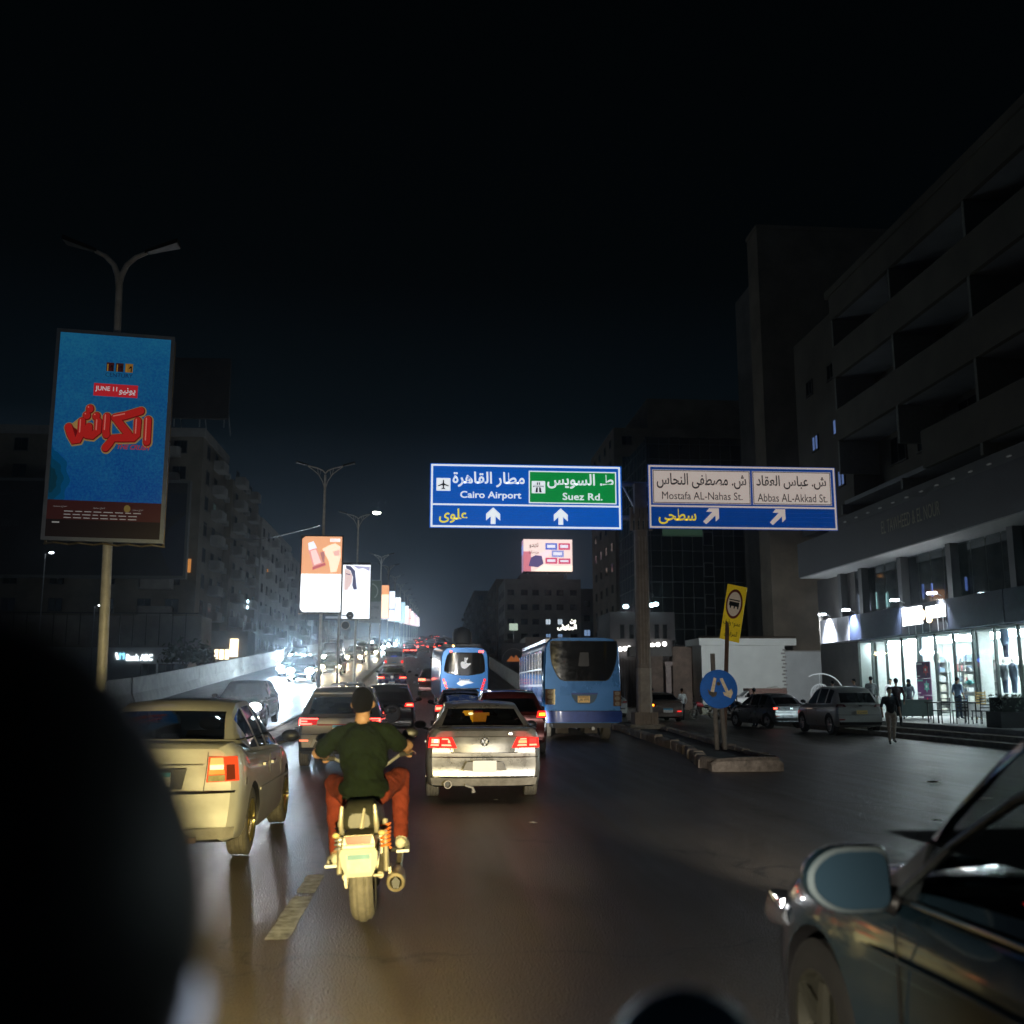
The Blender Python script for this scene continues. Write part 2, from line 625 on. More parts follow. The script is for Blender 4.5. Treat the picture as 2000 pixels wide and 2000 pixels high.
JERSEY = [(-.30, -.3), (.30, -.3), (.30, .05), (.20, .32), (.11, .50), (.09, 1.22), (-.09, 1.22), (-.11, .5), (-.2, .32), (-.3, .05)]
wall_run("barrier_wall", "grey concrete barrier wall along the outer edge of the oncoming carriageway", -13.55, 30, 260, 4.6,
         lambda y: opp(-13.3, y), JERSEY, CONC)
wall_run("ramp_parapet", "dark concrete parapet and retaining wall on the right of the ramp", 5.75, 47, 443, 6.0,
         lambda y: ramp(y), [(-.14, -1.0), (.14, -1.0), (.14, 1.0), (-.14, 1.0)], CONC_D)
mb = MB()
ys = [y for y in YS if y >= 30]
for y in ys: mb.v += [(5.55, y, ramp(y) - .02), (5.62, y, -.02)]
for i in range(len(ys) - 1): mb.face((2 * i, 2 * i + 1, 2 * i + 3, 2 * i + 2))
tag(mb.build("ramp_side", CONC_D), "vertical concrete side of the rising ramp", kind="structure")
mb = MB()
for y in ys: mb.v += [(-13.35, y, opp(-13.3, y) - .02), (-13.95, y, -.02)]
for i in range(len(ys) - 1): mb.face((2 * i, 2 * i + 1, 2 * i + 3, 2 * i + 2))
tag(mb.build("ramp_bank", CONC_D), "outer concrete side of the oncoming ramp", kind="structure")

# ------------------------------------------------------------------ plaza in front of the shops
TILE = mat("plaza_paving", (.26, .26, .25), .55, var=.25, vs=3, bump=.15, bs=20)
plaza = MB().bb(17.7, 24.0, 27, 60, -.02, .46).build("plaza_pavement", TILE)
tag(plaza, "raised grey paved terrace in front of the lit shops", kind="structure")
for k, (xa, xb, z) in enumerate(((16.5, 17.1, .16), (17.1, 17.7, .31))):
    MB().bb(xa + .002, xb - .002, 27, 60, -.02, z).build("step", CONC_D, plaza)
tile_me = MB().box((0, 0, 0), (.985, .985, .012)).mesh("paving_slab", mat("paving_slab", (.30, .30, .29), .5, var=.3, vs=1.3, rvar=.12))
for i in range(6):
    for j in range(26):
        o = add("paving_slab", tile_me, plaza)
        o.location = (18.22 + i * 1.0, 31.0 + j * 1.0, .467 + random.uniform(-.001, .002))

# ------------------------------------------------------------------ traffic island at the fork
ISL = [(6.15, 21.9), (7.3, 21.75), (7.55, 22.6), (8.1, 27.5), (9.4, 42), (9.8, 50), (8.2, 50), (7.9, 42), (6.9, 27.5), (6.05, 22.6)]
mb = MB().prism(ISL, (0, 0, -.02), (1, 0, 0), (0, 1, 0), (0, 0, .155))
island = tag(mb.build("traffic_island", DUST), "narrow dusty traffic island at the fork of the road", kind="structure")
kerb2 = MB()
kerb2.rings([[(-.5, -.14, -.13), (.5, -.14, -.13), (.5, .14, -.13), (-.5, .14, -.13)],
             [(-.5, -.14, .08), (.5, -.14, .08), (.5, .14, .08), (-.5, .14, .08)],
             [(-.47, -.10, .13), (.47, -.10, .13), (.47, .10, .13), (-.47, .10, .13)]])
kerb2_me = kerb2.mesh("kerb_block", mat("kerb_block", (.36, .30, .25), .9, var=.45, vs=7, bump=.9, bs=22))
for i in range(len(ISL)):
    a, b = Vector(ISL[i]), Vector(ISL[(i + 1) % len(ISL)])
    L = (b - a).length
    n = max(1, round(L / 1.02))
    if a.y > 45 and b.y > 45: continue
    for k in range(n):
        p = a + (b - a) * ((k + .5) / n)
        o = add("kerb_block", kerb2_me, island)
        o.location = (p.x + random.uniform(-.03, .03), p.y + random.uniform(-.02, .02), .11 + random.uniform(-.03, .02))
        o.rotation_euler = (random.uniform(-.05, .05), random.uniform(-.04, .04), math.atan2(b.y - a.y, b.x - a.x) + random.uniform(-.04, .04))
        o.scale = (L / n / 1.02, 1, random.uniform(.9, 1.1))
# the broken pale block lying at the island's nose
mb = MB()
rg = []
for x, hw, h in ((5.92, .14, .16), (6.05, .2, .25), (6.5, .22, .28), (7.0, .22, .29), (7.35, .21, .28), (7.45, .16, .2)):
    rg.append([(x, 21.75 - hw, 0), (x, 21.75 + hw, 0), (x, 21.75 + hw, h * .8), (x, 21.75 + hw * .6, h), (x, 21.75 - hw * .6, h * 1.02), (x, 21.75 - hw, h * .78)])
mb.rings(rg)
tag(mb.build("concrete_block", MATS["kerb_block"], smooth=35), "worn pale concrete block lying at the nose of the traffic island", "concrete block")

# small pale litter on the tarmac
LIT = mat("litter_paper", (.75, .73, .66), .8, var=.2, vs=30)
lits = [((9.15, 18.5), .16, "crumpled white paper scrap farthest out on the side road"),
        ((8.55, 15.7), .17, "torn white paper scrap on the side road in line with the kerb nose"),
        ((1.35, 13.5), .07, "small pale scrap on the road just right of the silver sedan's shadow"),
        ((-2.6, 7.3), .09, "cream leaf of litter on the dark road at lower left"),
        ((1.05, 16.3), .05, "tiny pale crumb under the rear of the silver sedan"),
        ((5.6, 40.0), .12, "small white litter on the tarmac under the large bus"),
        ((6.6, 13.3), .10, "pale crumpled scrap nearest the dark car on the side road")]
for (x, y), s, lb in lits:
    mb = MB()
    pts = [(x + s * math.cos(a) * random.uniform(.5, 1), y + 1.2 * s * math.sin(a) * random.uniform(.5, 1)) for a in [i * PI / 4 for i in range(8)]]
    n = 0
    mb.v = [(px_, py_, .012 + random.uniform(0, .25 * s)) for px_, py_ in pts] + [(x, y, .012 + .3 * s)]
    for i in range(8): mb.face((i, (i + 1) % 8, 8))
    tag(mb.build("paper_scrap", LIT), lb, "litter", "litter on the road")
# ================================================================== buildings
DGLASS = mat("dark_window_glass", (.008, .010, .012), .08, spec=.6, rvar=.04)
FRAME_D = mat("window_frame_dark", (.05, .045, .04), .5, var=.3)
FRAME_L = mat("window_frame_pale", (.3, .29, .27), .6, var=.3)
W_COOL = glow("lit_window_cool", (.35, .55, .9), .5)
W_WARM = glow("lit_window_warm", (1.0, .45, .14), 1.6)
W_WHITE = glow("lit_window_white", (.75, .88, 1.0), .8)
W_DIM = glow("lit_window_dim", (.28, .42, .36), .10)
ROT = {'front': 0.0, 'east': PI / 2, 'west': -PI / 2}
WIN_ME = {}


def window(root, pos, face, w, h, frame, pane=None, bars=1):
    key = (round(w, 2), round(h, 2), frame.name, bars)
    if key not in WIN_ME:
        mb = MB()
        t = .07
        mb.bb(-w / 2, w / 2, -.06, .04, h / 2 - t, h / 2).bb(-w / 2 - .05, w / 2 + .05, -.12, .04, -h / 2, -h / 2 + t)
        mb.bb(-w / 2, -w / 2 + t, -.06, .04, -h / 2 + t, h / 2 - t).bb(w / 2 - t, w / 2, -.06, .04, -h / 2 + t, h / 2 - t)
        for b in range(bars):
            x = -w / 2 + w * (b + 1) / (bars + 1)
            mb.bb(x - .03, x + .03, -.05, .03, -h / 2 + t, h / 2 - t)
        WIN_ME[key] = mb.mesh("window", frame)
    pm = pane or DGLASS
    k2 = (round(w, 2), round(h, 2), pm.name)
    if k2 not in WIN_ME:
        WIN_ME[k2] = MB().quad((-w / 2 + .05, -.012, -h / 2 + .05), (w / 2 - .05, -.012, -h / 2 + .05), (w / 2 - .05, -.012, h / 2 - .05), (-w / 2 + .05, -.012, h / 2 - .05)).mesh("pane", pm)
    o = add("window", WIN_ME[key], root)
    L = root.location
    o.location = (pos[0] - L.x, pos[1] - L.y, pos[2] - L.z)
    o.rotation_euler = (0, 0, ROT[face])
    add("pane", WIN_ME[k2], o)
    return o


def part_box(root, name, x0, x1, y0, y1, z0, z1, m):
    return MB().bb(x0, x1, y0, y1, z0, z1).build(name, m, root, world=True)


BAL_ME = {}


def balcony(root, pos, face, w, d, m, h=.95, rail=False):
    key = (w, d, m.name, rail)
    if key not in BAL_ME:
        mb = MB()
        mb.bb(-w / 2, w / 2, -d, 0, -.14, 0)
        if rail:
            mb.bb(-w / 2, w / 2, -d, -d + .04, h - .05, h).bb(-w / 2, w / 2, -d, -d + .04, .1, .14)
            k = int(w / .28)
            for i in range(k + 1):
                x = -w / 2 + w * i / k
                mb.bb(x - .02, x + .02, -d + .005, -d + .035, 0, h - .05)
        else:
            # rounded solid front
            pts = [(-w / 2, 0), (-w / 2, -d * .7), (-w / 2 + .25, -d), (w / 2 - .25, -d), (w / 2, -d * .7), (w / 2, 0)]
            inn = [(x * .96, y * .94) for x, y in pts]
            for i in range(len(pts) - 1):
                a, b, c, e = pts[i], pts[i + 1], inn[i + 1], inn[i]
                mb.prism([a, b, c, e], (0, 0, 0), (1, 0, 0), (0, 1, 0), (0, 0, h))
        BAL_ME[key] = mb.mesh("balcony", m)
    o = add("balcony", BAL_ME[key], root)
    L = root.location
    o.location = (pos[0] - L.x, pos[1] - L.y, pos[2] - L.z)
    o.rotation_euler = (0, 0, ROT[face])
    return o


WALL_BROWN = mat("wall_brown", (.20, .165, .125), .9, var=.3, vs=.35, bump=.2, bs=5)
WALL_GREY = mat("wall_grey_brown", (.30, .275, .25), .9, var=.3, vs=.4, bump=.2, bs=5)
WALL_PALE = mat("wall_pale", (.42, .39, .36), .9, var=.25, vs=.5, bump=.2, bs=6)
WALL_DARK = mat("wall_dark", (.13, .12, .11), .9, var=.3, vs=.4)
ROOFB = mat("rooftop_panel", (.045, .035, .03), .8, var=.3, vs=1)

# ---- left: dark apartment block with the huge advertising frame
bA = thing("apartment_building", "dark brown apartment block behind the poster, rooftop panel and one orange window", "building", (-38, 118, 0))
part_box(bA, "wall", -52, -26, 116, 130, 0, 30, WALL_BROWN)
part_box(bA, "wing", -52, -25.2, 130, 150, 0, 28, WALL_BROWN)
part_box(bA, "parapet", -52.2, -25.8, 115.8, 130.2, 30, 31, WALL_GREY)
pn = part_box(bA, "roof_panel", -29.6, -22.9, 113.6, 114.2, 31.6, 38.6, ROOFB)
for x in (-29, -26.2, -23.5):
    MB().tube([(x, 114.5, 30.8), (x, 114.5, 38)], .09, 6).build("panel_post", STEEL, bA, world=True)
    MB().tube([(x, 118.5, 30.8), (x, 114.6, 36)], .07, 6).build("panel_strut", STEEL, bA, world=True)
for fl in range(9):
    z = 4.8 + fl * 3.0
    for i, x in enumerate((-46, -41, -35.5, -31.5, -28.5)):
        lit = None
        if fl == 5 and i == 4: lit = W_WARM
        window(bA, (x, 115.99, z), 'front', 1.5, 1.5, FRAME_D, lit)
    if fl > 0:
        balcony(bA, (-30.2, 115.99, z - 1.1), 'front', 3.6, 1.1, WALL_GREY)
    for i, y in enumerate((119, 123.5, 128, 133, 138, 143, 148)):
        xw = -25.99 if y < 130 else -25.19
        window(bA, (xw, y, z), 'east', 1.5, 1.7, FRAME_D, W_DIM if (fl, i) in ((3, 4), (6, 1)) else None)
        if i % 2 == 1 and fl > 0:
            balcony(bA, (xw, y, z - 1.15), 'east', 3.2, 1.25, WALL_GREY)
        elif fl > 0 and i in (2, 4):
            acm = MB().bb(xw, xw + .55, y + 1.0, y + 1.9, z - .9, z - .3).build("air_conditioner", FRAME_L, bA, world=True)
W_ORANGE = W_WARM
MB().bb(-28.3, -27.6, 115.88, 115.96, 14.5, 16.1).build("lit_window", W_WARM, bA, world=True)
MB().bb(-27.0, -26.65, 115.88, 115.96, 14.5, 16.0).build("lit_window", glow("lit_window_amber_dim", (1, .4, .1), .5), bA, world=True)

for (x, y, z) in ((-24.6, 141, 13.4), (-24.7, 141.4, 12.6), (-24.4, 146, 10.2)):
    MB().ball((x, y, z), (.12, .2, .22), 8, 6).build("balcony_lamp", glow("balcony_lamp", (.6, .85, 1.0), 9), bA, world=True)
# the wide dark billboard hung on it
bbw = thing("wide_billboard", "huge unlit billboard frame mounted on the dark apartment block at left", "billboard", (-36, 112.5, 12))
PF = mat("billboard_frame", (.16, .15, .14), .5, .3, var=.2)
MB().bb(-47.6, -26.6, 112.4, 112.9, 13.7, 23.9).build("panel", mat("dark_print", (.030, .026, .026), .6, var=.5, vs=.25), bbw, world=True)
for (a, b, c, d) in ((-47.9, -26.3, 23.9, 24.2), (-47.9, -26.3, 13.4, 13.7), (-47.9, -47.6, 13.7, 23.9), (-26.6, -26.3, 13.7, 23.9)):
    MB().bb(a, b, 112.25, 112.95, c, d).build("frame_bar", PF, bbw, world=True)
for x in (-46, -41, -36, -31, -28):
    MB().tube([(x, 113, 16), (x, 116, 16)], .08, 6).build("bracket", STEEL, bbw, world=True)
pn = Panel(bbw, (-47.6, 112.4, 13.7), (1, 0, 0), (0, 0, 1), (0, -1, 0), 21, 10.2, (0, 0, 350, 180))
FAINT = mat("faint_print", (.085, .08, .08), .7, var=.2)
pn.text("lettering", arabic("طريق النصر"), 18, 16, 52, 32, FAINT, .02)
pn.text("lettering", "x 200 m", 16, 74, 58, 88, FAINT, .02)
pn.poly("print_shape", [(330, 180), (350, 180), (350, 60), (322, 88), (308, 130)], mat("print_blue", (.03, .035, .06), .6), .02)
pn.poly("print_shape", [(236, 20), (350, 20), (350, 56), (300, 74), (250, 60)], mat("print_navy", (.02, .022, .035), .6), .02)

# bank on the ground floor, facing the traffic
bank = thing("bank_branch", "low pale bank front with a lit white and blue name sign at left", "building", (-34, 110, 0))
BW = mat("bank_cladding", (.55, .57, .58), .6, var=.12, vs=.6)
part_box(bank, "wall", -44, -25.4, 111, 115.6, 0, 6.0, BW)
part_box(bank, "roof_band", -45, -24.0, 110.6, 115.7, 6.003, 9.3, WALL_GREY)
for x in [-44.5 + i * 1.35 for i in range(15)]:
    part_box(bank, "railing_post", x - .04, x + .04, 110.5, 110.58, 6.2, 9.5, FRAME_D)
part_box(bank, "railing", -45, -24, 110.5, 110.6, 9.5, 9.62, FRAME_D)
for x in (-38.5, -29.3, -27.5, -26.2):
    window(bank, (x, 110.99, 2.9), 'front', 1.6, 2.8, FRAME_D)
bp_ = Panel(bank, (-36.5, 110.98, 1.2), (1, 0, 0), (0, 0, 1), (0, -1, 0), 11.1, 4.8, (1120, 1420, 1630, 1600))
bp_.text("sign_lettering", "Bank", 1345, 1447, 1405, 1471, glow("sign_white", (.85, .95, 1.0), 4), .08, .015)
bp_.text("sign_lettering", "ABC", 1410, 1447, 1468, 1471, MATS["sign_white"], .08, .03)
SB = glow("sign_cyan", (.25, .7, 1.0), 2.0)
bp_.poly("sign_mark", [(1293, 1442), (1302, 1442), (1310, 1466), (1301, 1466)], MATS["sign_white"], .08)
bp_.poly("sign_mark", [(1312, 1442), (1319, 1442), (1319, 1466), (1312, 1466)], SB, .08)
bp_.poly("sign_mark", [(1319, 1446), (1330, 1442), (1337, 1442), (1337, 1466), (1330, 1466), (1330, 1454)], SB, .083)
# corner shop with warm light
cs = thing("corner_shop", "small corner shop glowing warm white behind the barrier wall", "shop", (-22, 118, 0))
part_box(cs, "wall", -25.3, -20.6, 119, 124, 0, 8.2, WALL_DARK)
part_box(cs, "shopfront", -24.2, -22.6, 118.9, 118.97, 5.0, 6.1, glow("shop_warm", (1.0, .78, .5), 3.0))
part_box(cs, "side_sign", -22.5, -21.6, 118.7, 118.85, 5.3, 7.3, MATS["shop_warm"])
for x in (-23.7, -23.1):
    part_box(cs, "mullion", x - .05, x + .05, 118.8, 118.89, 4.9, 6.1, FRAME_D)
part_box(cs, "awning", -24.5, -22.6, 118.0, 118.85, 6.15, 6.3, FRAME_D)

# ---- left: pale blocks further along
def terrace(name, label, x, y0, y1, h, m, cols, floors, frame, lits=(), depth=14, face='east', first=4.0, bal=True, w=1.35, hh=1.4):
    sgn = -1 if face == 'east' else 1
    root = thing(name, label, "building", (x + sgn * depth / 2, (y0 + y1) / 2, 0))
    part_box(root, "wall", *sorted((x, x + sgn * depth)), y0, y1, 0, h, m)
    part_box(root, "parapet", *sorted((x - sgn * .15, x + sgn * (depth + .15))), y0 - .15, y1 + .15, h, h + .7, m)
    part_box(root, "stair_house", *sorted((x + sgn * 4, x + sgn * 8)), (y0 + y1) / 2 - 2, (y0 + y1) / 2 + 2, h + .7, h + 3.2, m)
    fh = (h - first) / floors
    for fl in range(floors):
        z = first + fl * fh + fh * .55
        for c in range(cols):
            y = y0 + (y1 - y0) * (c + .5) / cols
            lit = dict(lits).get((fl, c))
            window(root, (x - sgn * .01, y, z), face, w, hh, frame, lit)
            if bal and (c + fl) % 3 == 0:
                balcony(root, (x - sgn * .01, y, z - .95), face, 2.6, 1.1, m)
        # windows on the end that faces the camera
        for c in range(3):
            xx = x + sgn * (1.8 + c * 3.6)
            window(root, (xx, y0 - .01, z), 'front', w, hh, frame, None)
    return root


terrace("apartment_building", "pale grey apartment block with rows of dark windows, nearest of the pale left blocks", -25.5, 155, 188, 26.5, WALL_PALE, 7, 8, FRAME_D, {(1, 3): W_DIM, (5, 1): W_WARM, (2, 5): W_COOL}.items())
terrace("apartment_building", "grey-brown apartment block second along the left side", -26, 192, 232, 25.5, WALL_GREY, 7, 8, FRAME_D, {(4, 2): W_WARM, (6, 4): W_DIM, (2, 0): W_WHITE}.items())
terrace("apartment_building", "dark distant apartment block third along the left side", -27, 238, 290, 24, WALL_BROWN, 8, 7, FRAME_D)
terrace("apartment_building", "farthest dark block on the left behind the lit billboards", -28, 300, 360, 27, WALL_DARK, 8, 7, FRAME_D)
terrace("apartment_building", "black apartment block at the far left edge behind the huge billboard", -58, 120, 150, 27, WALL_DARK, 5, 8, FRAME_D)

# small lamp posts by the bank
for (x, y, h, lb) in ((-33.6, 106, 9.9, "thin street lamp with small white lamp in front of the bank"),
                      (-36.6, 100, 14.4, "thin taller street lamp left of the bank with small white lamp")):
    t = thing("street_lamp", lb, "street lamp", (x, y, 0), group="thin lamps by the bank")
    MB().tube([(0, 0, 0), (0, 0, h)], [.08, .05], 6).build("pole", STEEL, t)
    MB().tube([(0, 0, h), (.5, 0, h + .15)], .03, 6).build("arm", STEEL, t)
    MB().ball((.55, 0, h + .1), (.24, .12, .09), 8, 6).build("lamp_head", glow("lamp_white", (.85, .93, 1.0), 12), t)
# a dusty shrub in front of the bank
LEAF = mat("leaf", (.05, .075, .035), .8, var=.4, vs=9)
BARK = mat("bark", (.10, .075, .055), .9, var=.3, vs=12, bump=.4)
def shrub(label, x, y, z, r, n, name="shrub"):
    t = thing(name, label, "shrub", (x, y, z))
    st = MB()
    for k in range(5):
        a = k * 1.26
        st.tube([(0, 0, -r * .4), (math.cos(a) * r * .4, math.sin(a) * r * .4, r * .6)], [.06, .03], 5)
    st.build("stem", BARK, t)
    mb = MB()
    for i in range(n):
        a, b = random.uniform(0, 2 * PI), random.gauss(.35, .4)
        q = r * random.uniform(.55, 1.05) * (1 + .25 * math.sin(3 * a))
        c = Vector((math.cos(a) * math.cos(b) * q * 1.25, math.sin(a) * math.cos(b) * q, abs(math.sin(b)) * q * 1.05))
        d = Vector((random.uniform(-1, 1), random.uniform(-1, 1), random.uniform(-.3, 1))).normalized() * r * .16
        e = d.orthogonal().normalized() * r * .06
        mb.quad(c - d, c + e, c + d, c - e)
    mb.build("crown", LEAF, t)
    return t
shrub("dark leafy shrub growing behind the barrier wall beside the bank", -24.6, 107, 4.4, 2.1, 500)
shrub("low dark shrub at the near end of the barrier wall", -20.5, 60, 1.6, 1.1, 260)

# ---- centre background
cb = thing("apartment_building", "brown block below the glowing rooftop screen with four small lit windows", "building", (21, 200, 0))
part_box(cb, "wall", 14.2, 29.0, 196, 214, 0, 22.6, WALL_GREY)
part_box(cb, "stair_house", 17.5, 26, 198, 206, 22.6, 23.8, WALL_GREY)
for fl in range(7):
    z = 3.2 + fl * 2.8
    for i, x in enumerate((15.4, 18.0, 20.2, 22.6, 24.9, 27.5)):
        lit = W_WHITE if (fl, i) in ((4, 3), (4, 4)) else W_COOL if (fl, i) in ((3, 3), (3, 4)) else None
        window(cb, (x, 195.99, z), 'front', 1.0 if lit else 1.3, 1.1, FRAME_D, lit)
    for y in (198.5, 202, 206, 210):
        window(cb, (14.19, y, z), 'west', 1.3, 1.3, FRAME_D)
part_box(cb, "lit_sign", 20.2 - 1.6, 20.2 - .4, 195.8, 195.9, 9.6, 10.5, glow("small_sign", (.6, .75, .6), .7))

b2 = thing("apartment_building", "dark block right of the rooftop screen with a pale balcony stack", "building", (36, 205, 0))
part_box(b2, "wall", 29.4, 46, 203, 216, 0, 21.5, WALL_DARK)
for fl in range(6):
    z = 4 + fl * 2.9
    for i, x in enumerate((31.2, 34.2, 39.8, 43)):
        window(b2, (x, 202.99, z), 'front', 1.3, 1.3, FRAME_D, W_COOL if (fl, i) == (3, 0) else None)
    balcony(b2, (36.8, 202.99, z - .9), 'front', 3.4, 1.0, WALL_PALE)
terrace("apartment_building", "tall dim apartment terrace right of the ramp seen edge-on", 14.0, 216, 300, 24, WALL_BROWN, 14, 8, FRAME_D, face='west')
terrace("apartment_building", "distant dim terrace beside the crest of the ramp", 13.2, 306, 400, 30, WALL_BROWN, 12, 8, FRAME_D, face='west')

# rooftop LED cube
led = thing("rooftop_screen", "glowing advertising screen on the roof of the brown central block", "screen", (22, 199, 23))
part_box(led, "housing", 18.0, 27.6, 197.5, 201, 24.2, 30.6, ROOFB)
for x in (19, 22.8, 26.6):
    MB().tube([(x, 199, 22.4), (x, 199, 24.4)], .15, 6).build("support_post", STEEL, led, world=True)
lp = Panel(led, (18.0, 197.5, 24.3), (1, 0, 0), (0, 0, 1), (0, -1, 0), 9.6, 6.3, (925, 800, 1315, 1062))
def gl(n, c, s=1.0): return glow("screen_" + n, c, s)
lp.rect("screen_face", 925, 800, 1315, 1062, gl("cream", (.95, .72, .66), 1.25), .02)
lp.rect("screen_area", 925, 900, 985, 1062, gl("rose", (.85, .25, .32), .9), .03)
lp.poly("screen_area", [(1010, 1062), (1315, 1062), (1315, 1012), (1180, 1020), (1090, 1005)], gl("peach", (1.0, .78, .62), 1.6), .03)
lp.poly("screen_area", [(965, 1020), (985, 950), (1020, 930), (1070, 935), (1085, 1000), (1040, 1030)], gl("violet", (.14, .11, .28), .8), .035)
lp.poly("screen_area", [(1040, 930), (1120, 880), (1150, 900), (1090, 960)], gl("pink", (1.0, .7, .75), 1.3), .034)
for (a, b, c, d, k) in ((1100, 830, 1195, 885, "blue"), (1205, 830, 1298, 885, "red"), (1150, 890, 1248, 945, "lilac"), (1100, 950, 1195, 1000, "red"), (1205, 955, 1300, 1000, "red")):
    colr = {"blue": (.12, .2, .75), "red": (.8, .1, .22), "lilac": (.35, .4, .85)}[k]
    lp.rect("screen_pack", a, b, c, d, gl(k, colr, .9), .036)
    lp.rect("screen_pack", a + 14, b + 14, c - 16, d - 16, gl("white", (.9, .88, 1), 1.1), .042)
lp.text("screen_lettering", arabic("تهدو"), 972, 830, 1045, 875, gl("ink", (.03, .02, .03), .1), .04, .02)
lp.text("screen_lettering", arabic("منصلنا"), 970, 890, 1047, 918, MATS["screen_ink"], .04, .01)
ls = Panel(led, (18.0, 201, 24.3), (0, -1, 0), (0, 0, 1), (-1, 0, 0), 3.5, 6.3, (0, 0, 35, 260))
ls.rect("screen_side", 0, 0, 35, 260, gl("side", (.55, .32, .5), .8), .02)
ls.rect("screen_area", 0, 40, 35, 120, MATS["screen_lilac"], .03)

# low shops behind the bus with a beige roof band and a lit sign
lowb = thing("low_shop_row", "low shop row with a beige roof band behind the large bus", "building", (17, 124, 0))
BEIGE = mat("beige_band", (.42, .34, .29), .8, var=.15, vs=.8)
part_box(lowb, "wall", 11.4, 24.5, 121, 128, 0, 6.3, WALL_DARK)
part_box(lowb, "roof_band", 11.2, 22.6, 120.4, 128, 6.3, 7.7, BEIGE)
part_box(lowb, "sign_box", 22.6, 25.0, 119.8, 126, 5.6, 8.6, mat("sign_box_grey", (.2, .2, .21), .6))
for x in (14.2, 17.4, 19.6):
    part_box(lowb, "band_joint", x - .05, x + .05, 120.33, 120.39, 6.32, 7.68, FRAME_D)
sg = Panel(lowb, (14.95, 120.6, 8.45), (1, 0, 0), (0, 0, 1), (0, -1, 0), 2.35, 1.4, (0, 0, 340, 240))
SGL = glow("sign_glow", (1.0, .97, .85), 4.5)
sg.text("lit_lettering", arabic("بن"), 225, 5, 325, 95, SGL, .05, .03)
sg.text("lit_lettering", arabic("البرازيلى"), 5, 110, 335, 225, SGL, .05, .03)
part_box(lowb, "small_lit_sign", 9.3, 10.3, 120.5, 120.6, 8.5, 9.3, MATS["small_sign"])
part_box(lowb, "sign_post", 9.75, 9.85, 120.62, 120.7, 0, 8.6, STEEL)
# round orange emblem board
em = thing("emblem_board", "dim round emblem board with orange triangles on a grey hoarding by the ramp", "sign", (9.6, 118, 0))
MB().bb(8.2, 11.0, 118, 118.2, 3.0, 6.9).build("board", mat("hoarding_grey", (.16, .15, .17), .7, var=.2), em, world=True)
for x in (8.5, 10.7):
    MB().tube([(x, 118.25, 0), (x, 118.25, 6.5)], .07, 6).build("post", STEEL, em, world=True)
ep = Panel(em, (8.2, 118, 3.0), (1, 0, 0), (0, 0, 1), (0, -1, 0), 2.8, 3.9, (0, 0, 140, 195))
ep.poly("emblem", [(30, 105), (58, 70), (72, 88), (84, 66), (112, 105)], glow("emblem_orange", (.7, .2, .05), .35), .02)
mb = MB()
for i in range(16):
    a0, a1 = i * PI / 16, (i + 1) * PI / 16
    mb.quad(*[tuple(ep.at(70 + r * math.cos(a), 95 - r * math.sin(a), .02)) for r, a in ((62, a0), (66, a0), (66, a1), (62, a1))])
mb.build("emblem_ring", mat("ring_grey", (.4, .38, .38), .6), em)
# ---- right: glass office block, tower and tall brown block
gb = thing("glass_office", "dark glass office block with a fine grid facade right of the gantry column", "building", (30, 118, 0))
GW = mat("curtain_wall_dark", (.010, .014, .016), .16, spec=.6, var=.4, vs=.2, rvar=.05)
part_box(gb, "wall", 23.9, 38.5, 110, 128, 0, 29.5, GW)
MUL = mat("mullion", (.075, .085, .085), .5, .4)
for i in range(13):
    x = 24.1 + i * 1.16
    part_box(gb, "mullion", x - .025, x + .025, 109.93, 109.99, 0, 29.4, MUL)
for k in range(17):
    z = 1.2 + k * 1.72
    part_box(gb, "transom", 23.92, 38.5, 109.90, 109.925, z - .03, z + .03, MUL)
for k in range(10):
    for (cx) in (30.47,):
        z = 4.3 + k * 3.44
        if z < 27: window(gb, (cx, 109.88, z), 'front', 1.1, 1.55, MUL, None, 0)
for y in [110.5 + j * 1.7 for j in range(11)]:
    part_box(gb, "side_mullion", 23.84, 23.89, y - .03, y + .03, 0, 29.4, MUL)
for k in range(17):
    z = 1.2 + k * 1.72
    part_box(gb, "side_transom", 23.81, 23.838, 110, 128, z - .03, z + .03, MUL)
part_box(gb, "lit_floor", 25.4, 29.9, 109.91, 109.92, 18.3, 19.6, glow("office_glow", (.10, .22, .13), .12))
part_box(gb, "lit_doorway", 37.2, 37.9, 109.8, 109.88, 5.6, 8.2, glow("office_cyan", (.4, .7, .8), .6))

tw = thing("tower_block", "tall plain brown tower with a blank wall rising beside the shopping building", "building", (34, 96, 0))
part_box(tw, "wall", 30.7, 47.0, 90, 93, 0, 45.2, WALL_BROWN)
part_box(tw, "wing", 34.0, 60, 93, 108, 0, 44.8, WALL_DARK)
part_box(tw, "parapet", 30.6, 47.1, 89.9, 93.1, 45.2, 45.6, WALL_BROWN)
for fl in range(11):
    z = 6 + fl * 3.2
    for i, x in enumerate((38.4, 42, 45.5)):
        window(tw, (x, 89.99, z), 'front', 1.4, 1.5, FRAME_D, None)
bk = thing("apartment_building", "broad dim brown block rising behind the glass office", "building", (36, 160, 0))
part_box(bk, "wall", 27.5, 58, 150, 172, 0, 41, WALL_BROWN)
part_box(bk, "upper_storey", 33, 58, 151, 172, 41, 46, WALL_BROWN)
for fl in range(11):
    z = 7 + fl * 3.2
    for i, x in enumerate((29.5, 33, 37, 41, 45)):
        window(bk, (x, 149.99, z), 'front', 1.5, 1.4, FRAME_D, None)
    for y in (153, 158, 163, 168):
        window(bk, (27.49, y, z), 'west', 1.5, 1.4, FRAME_D)
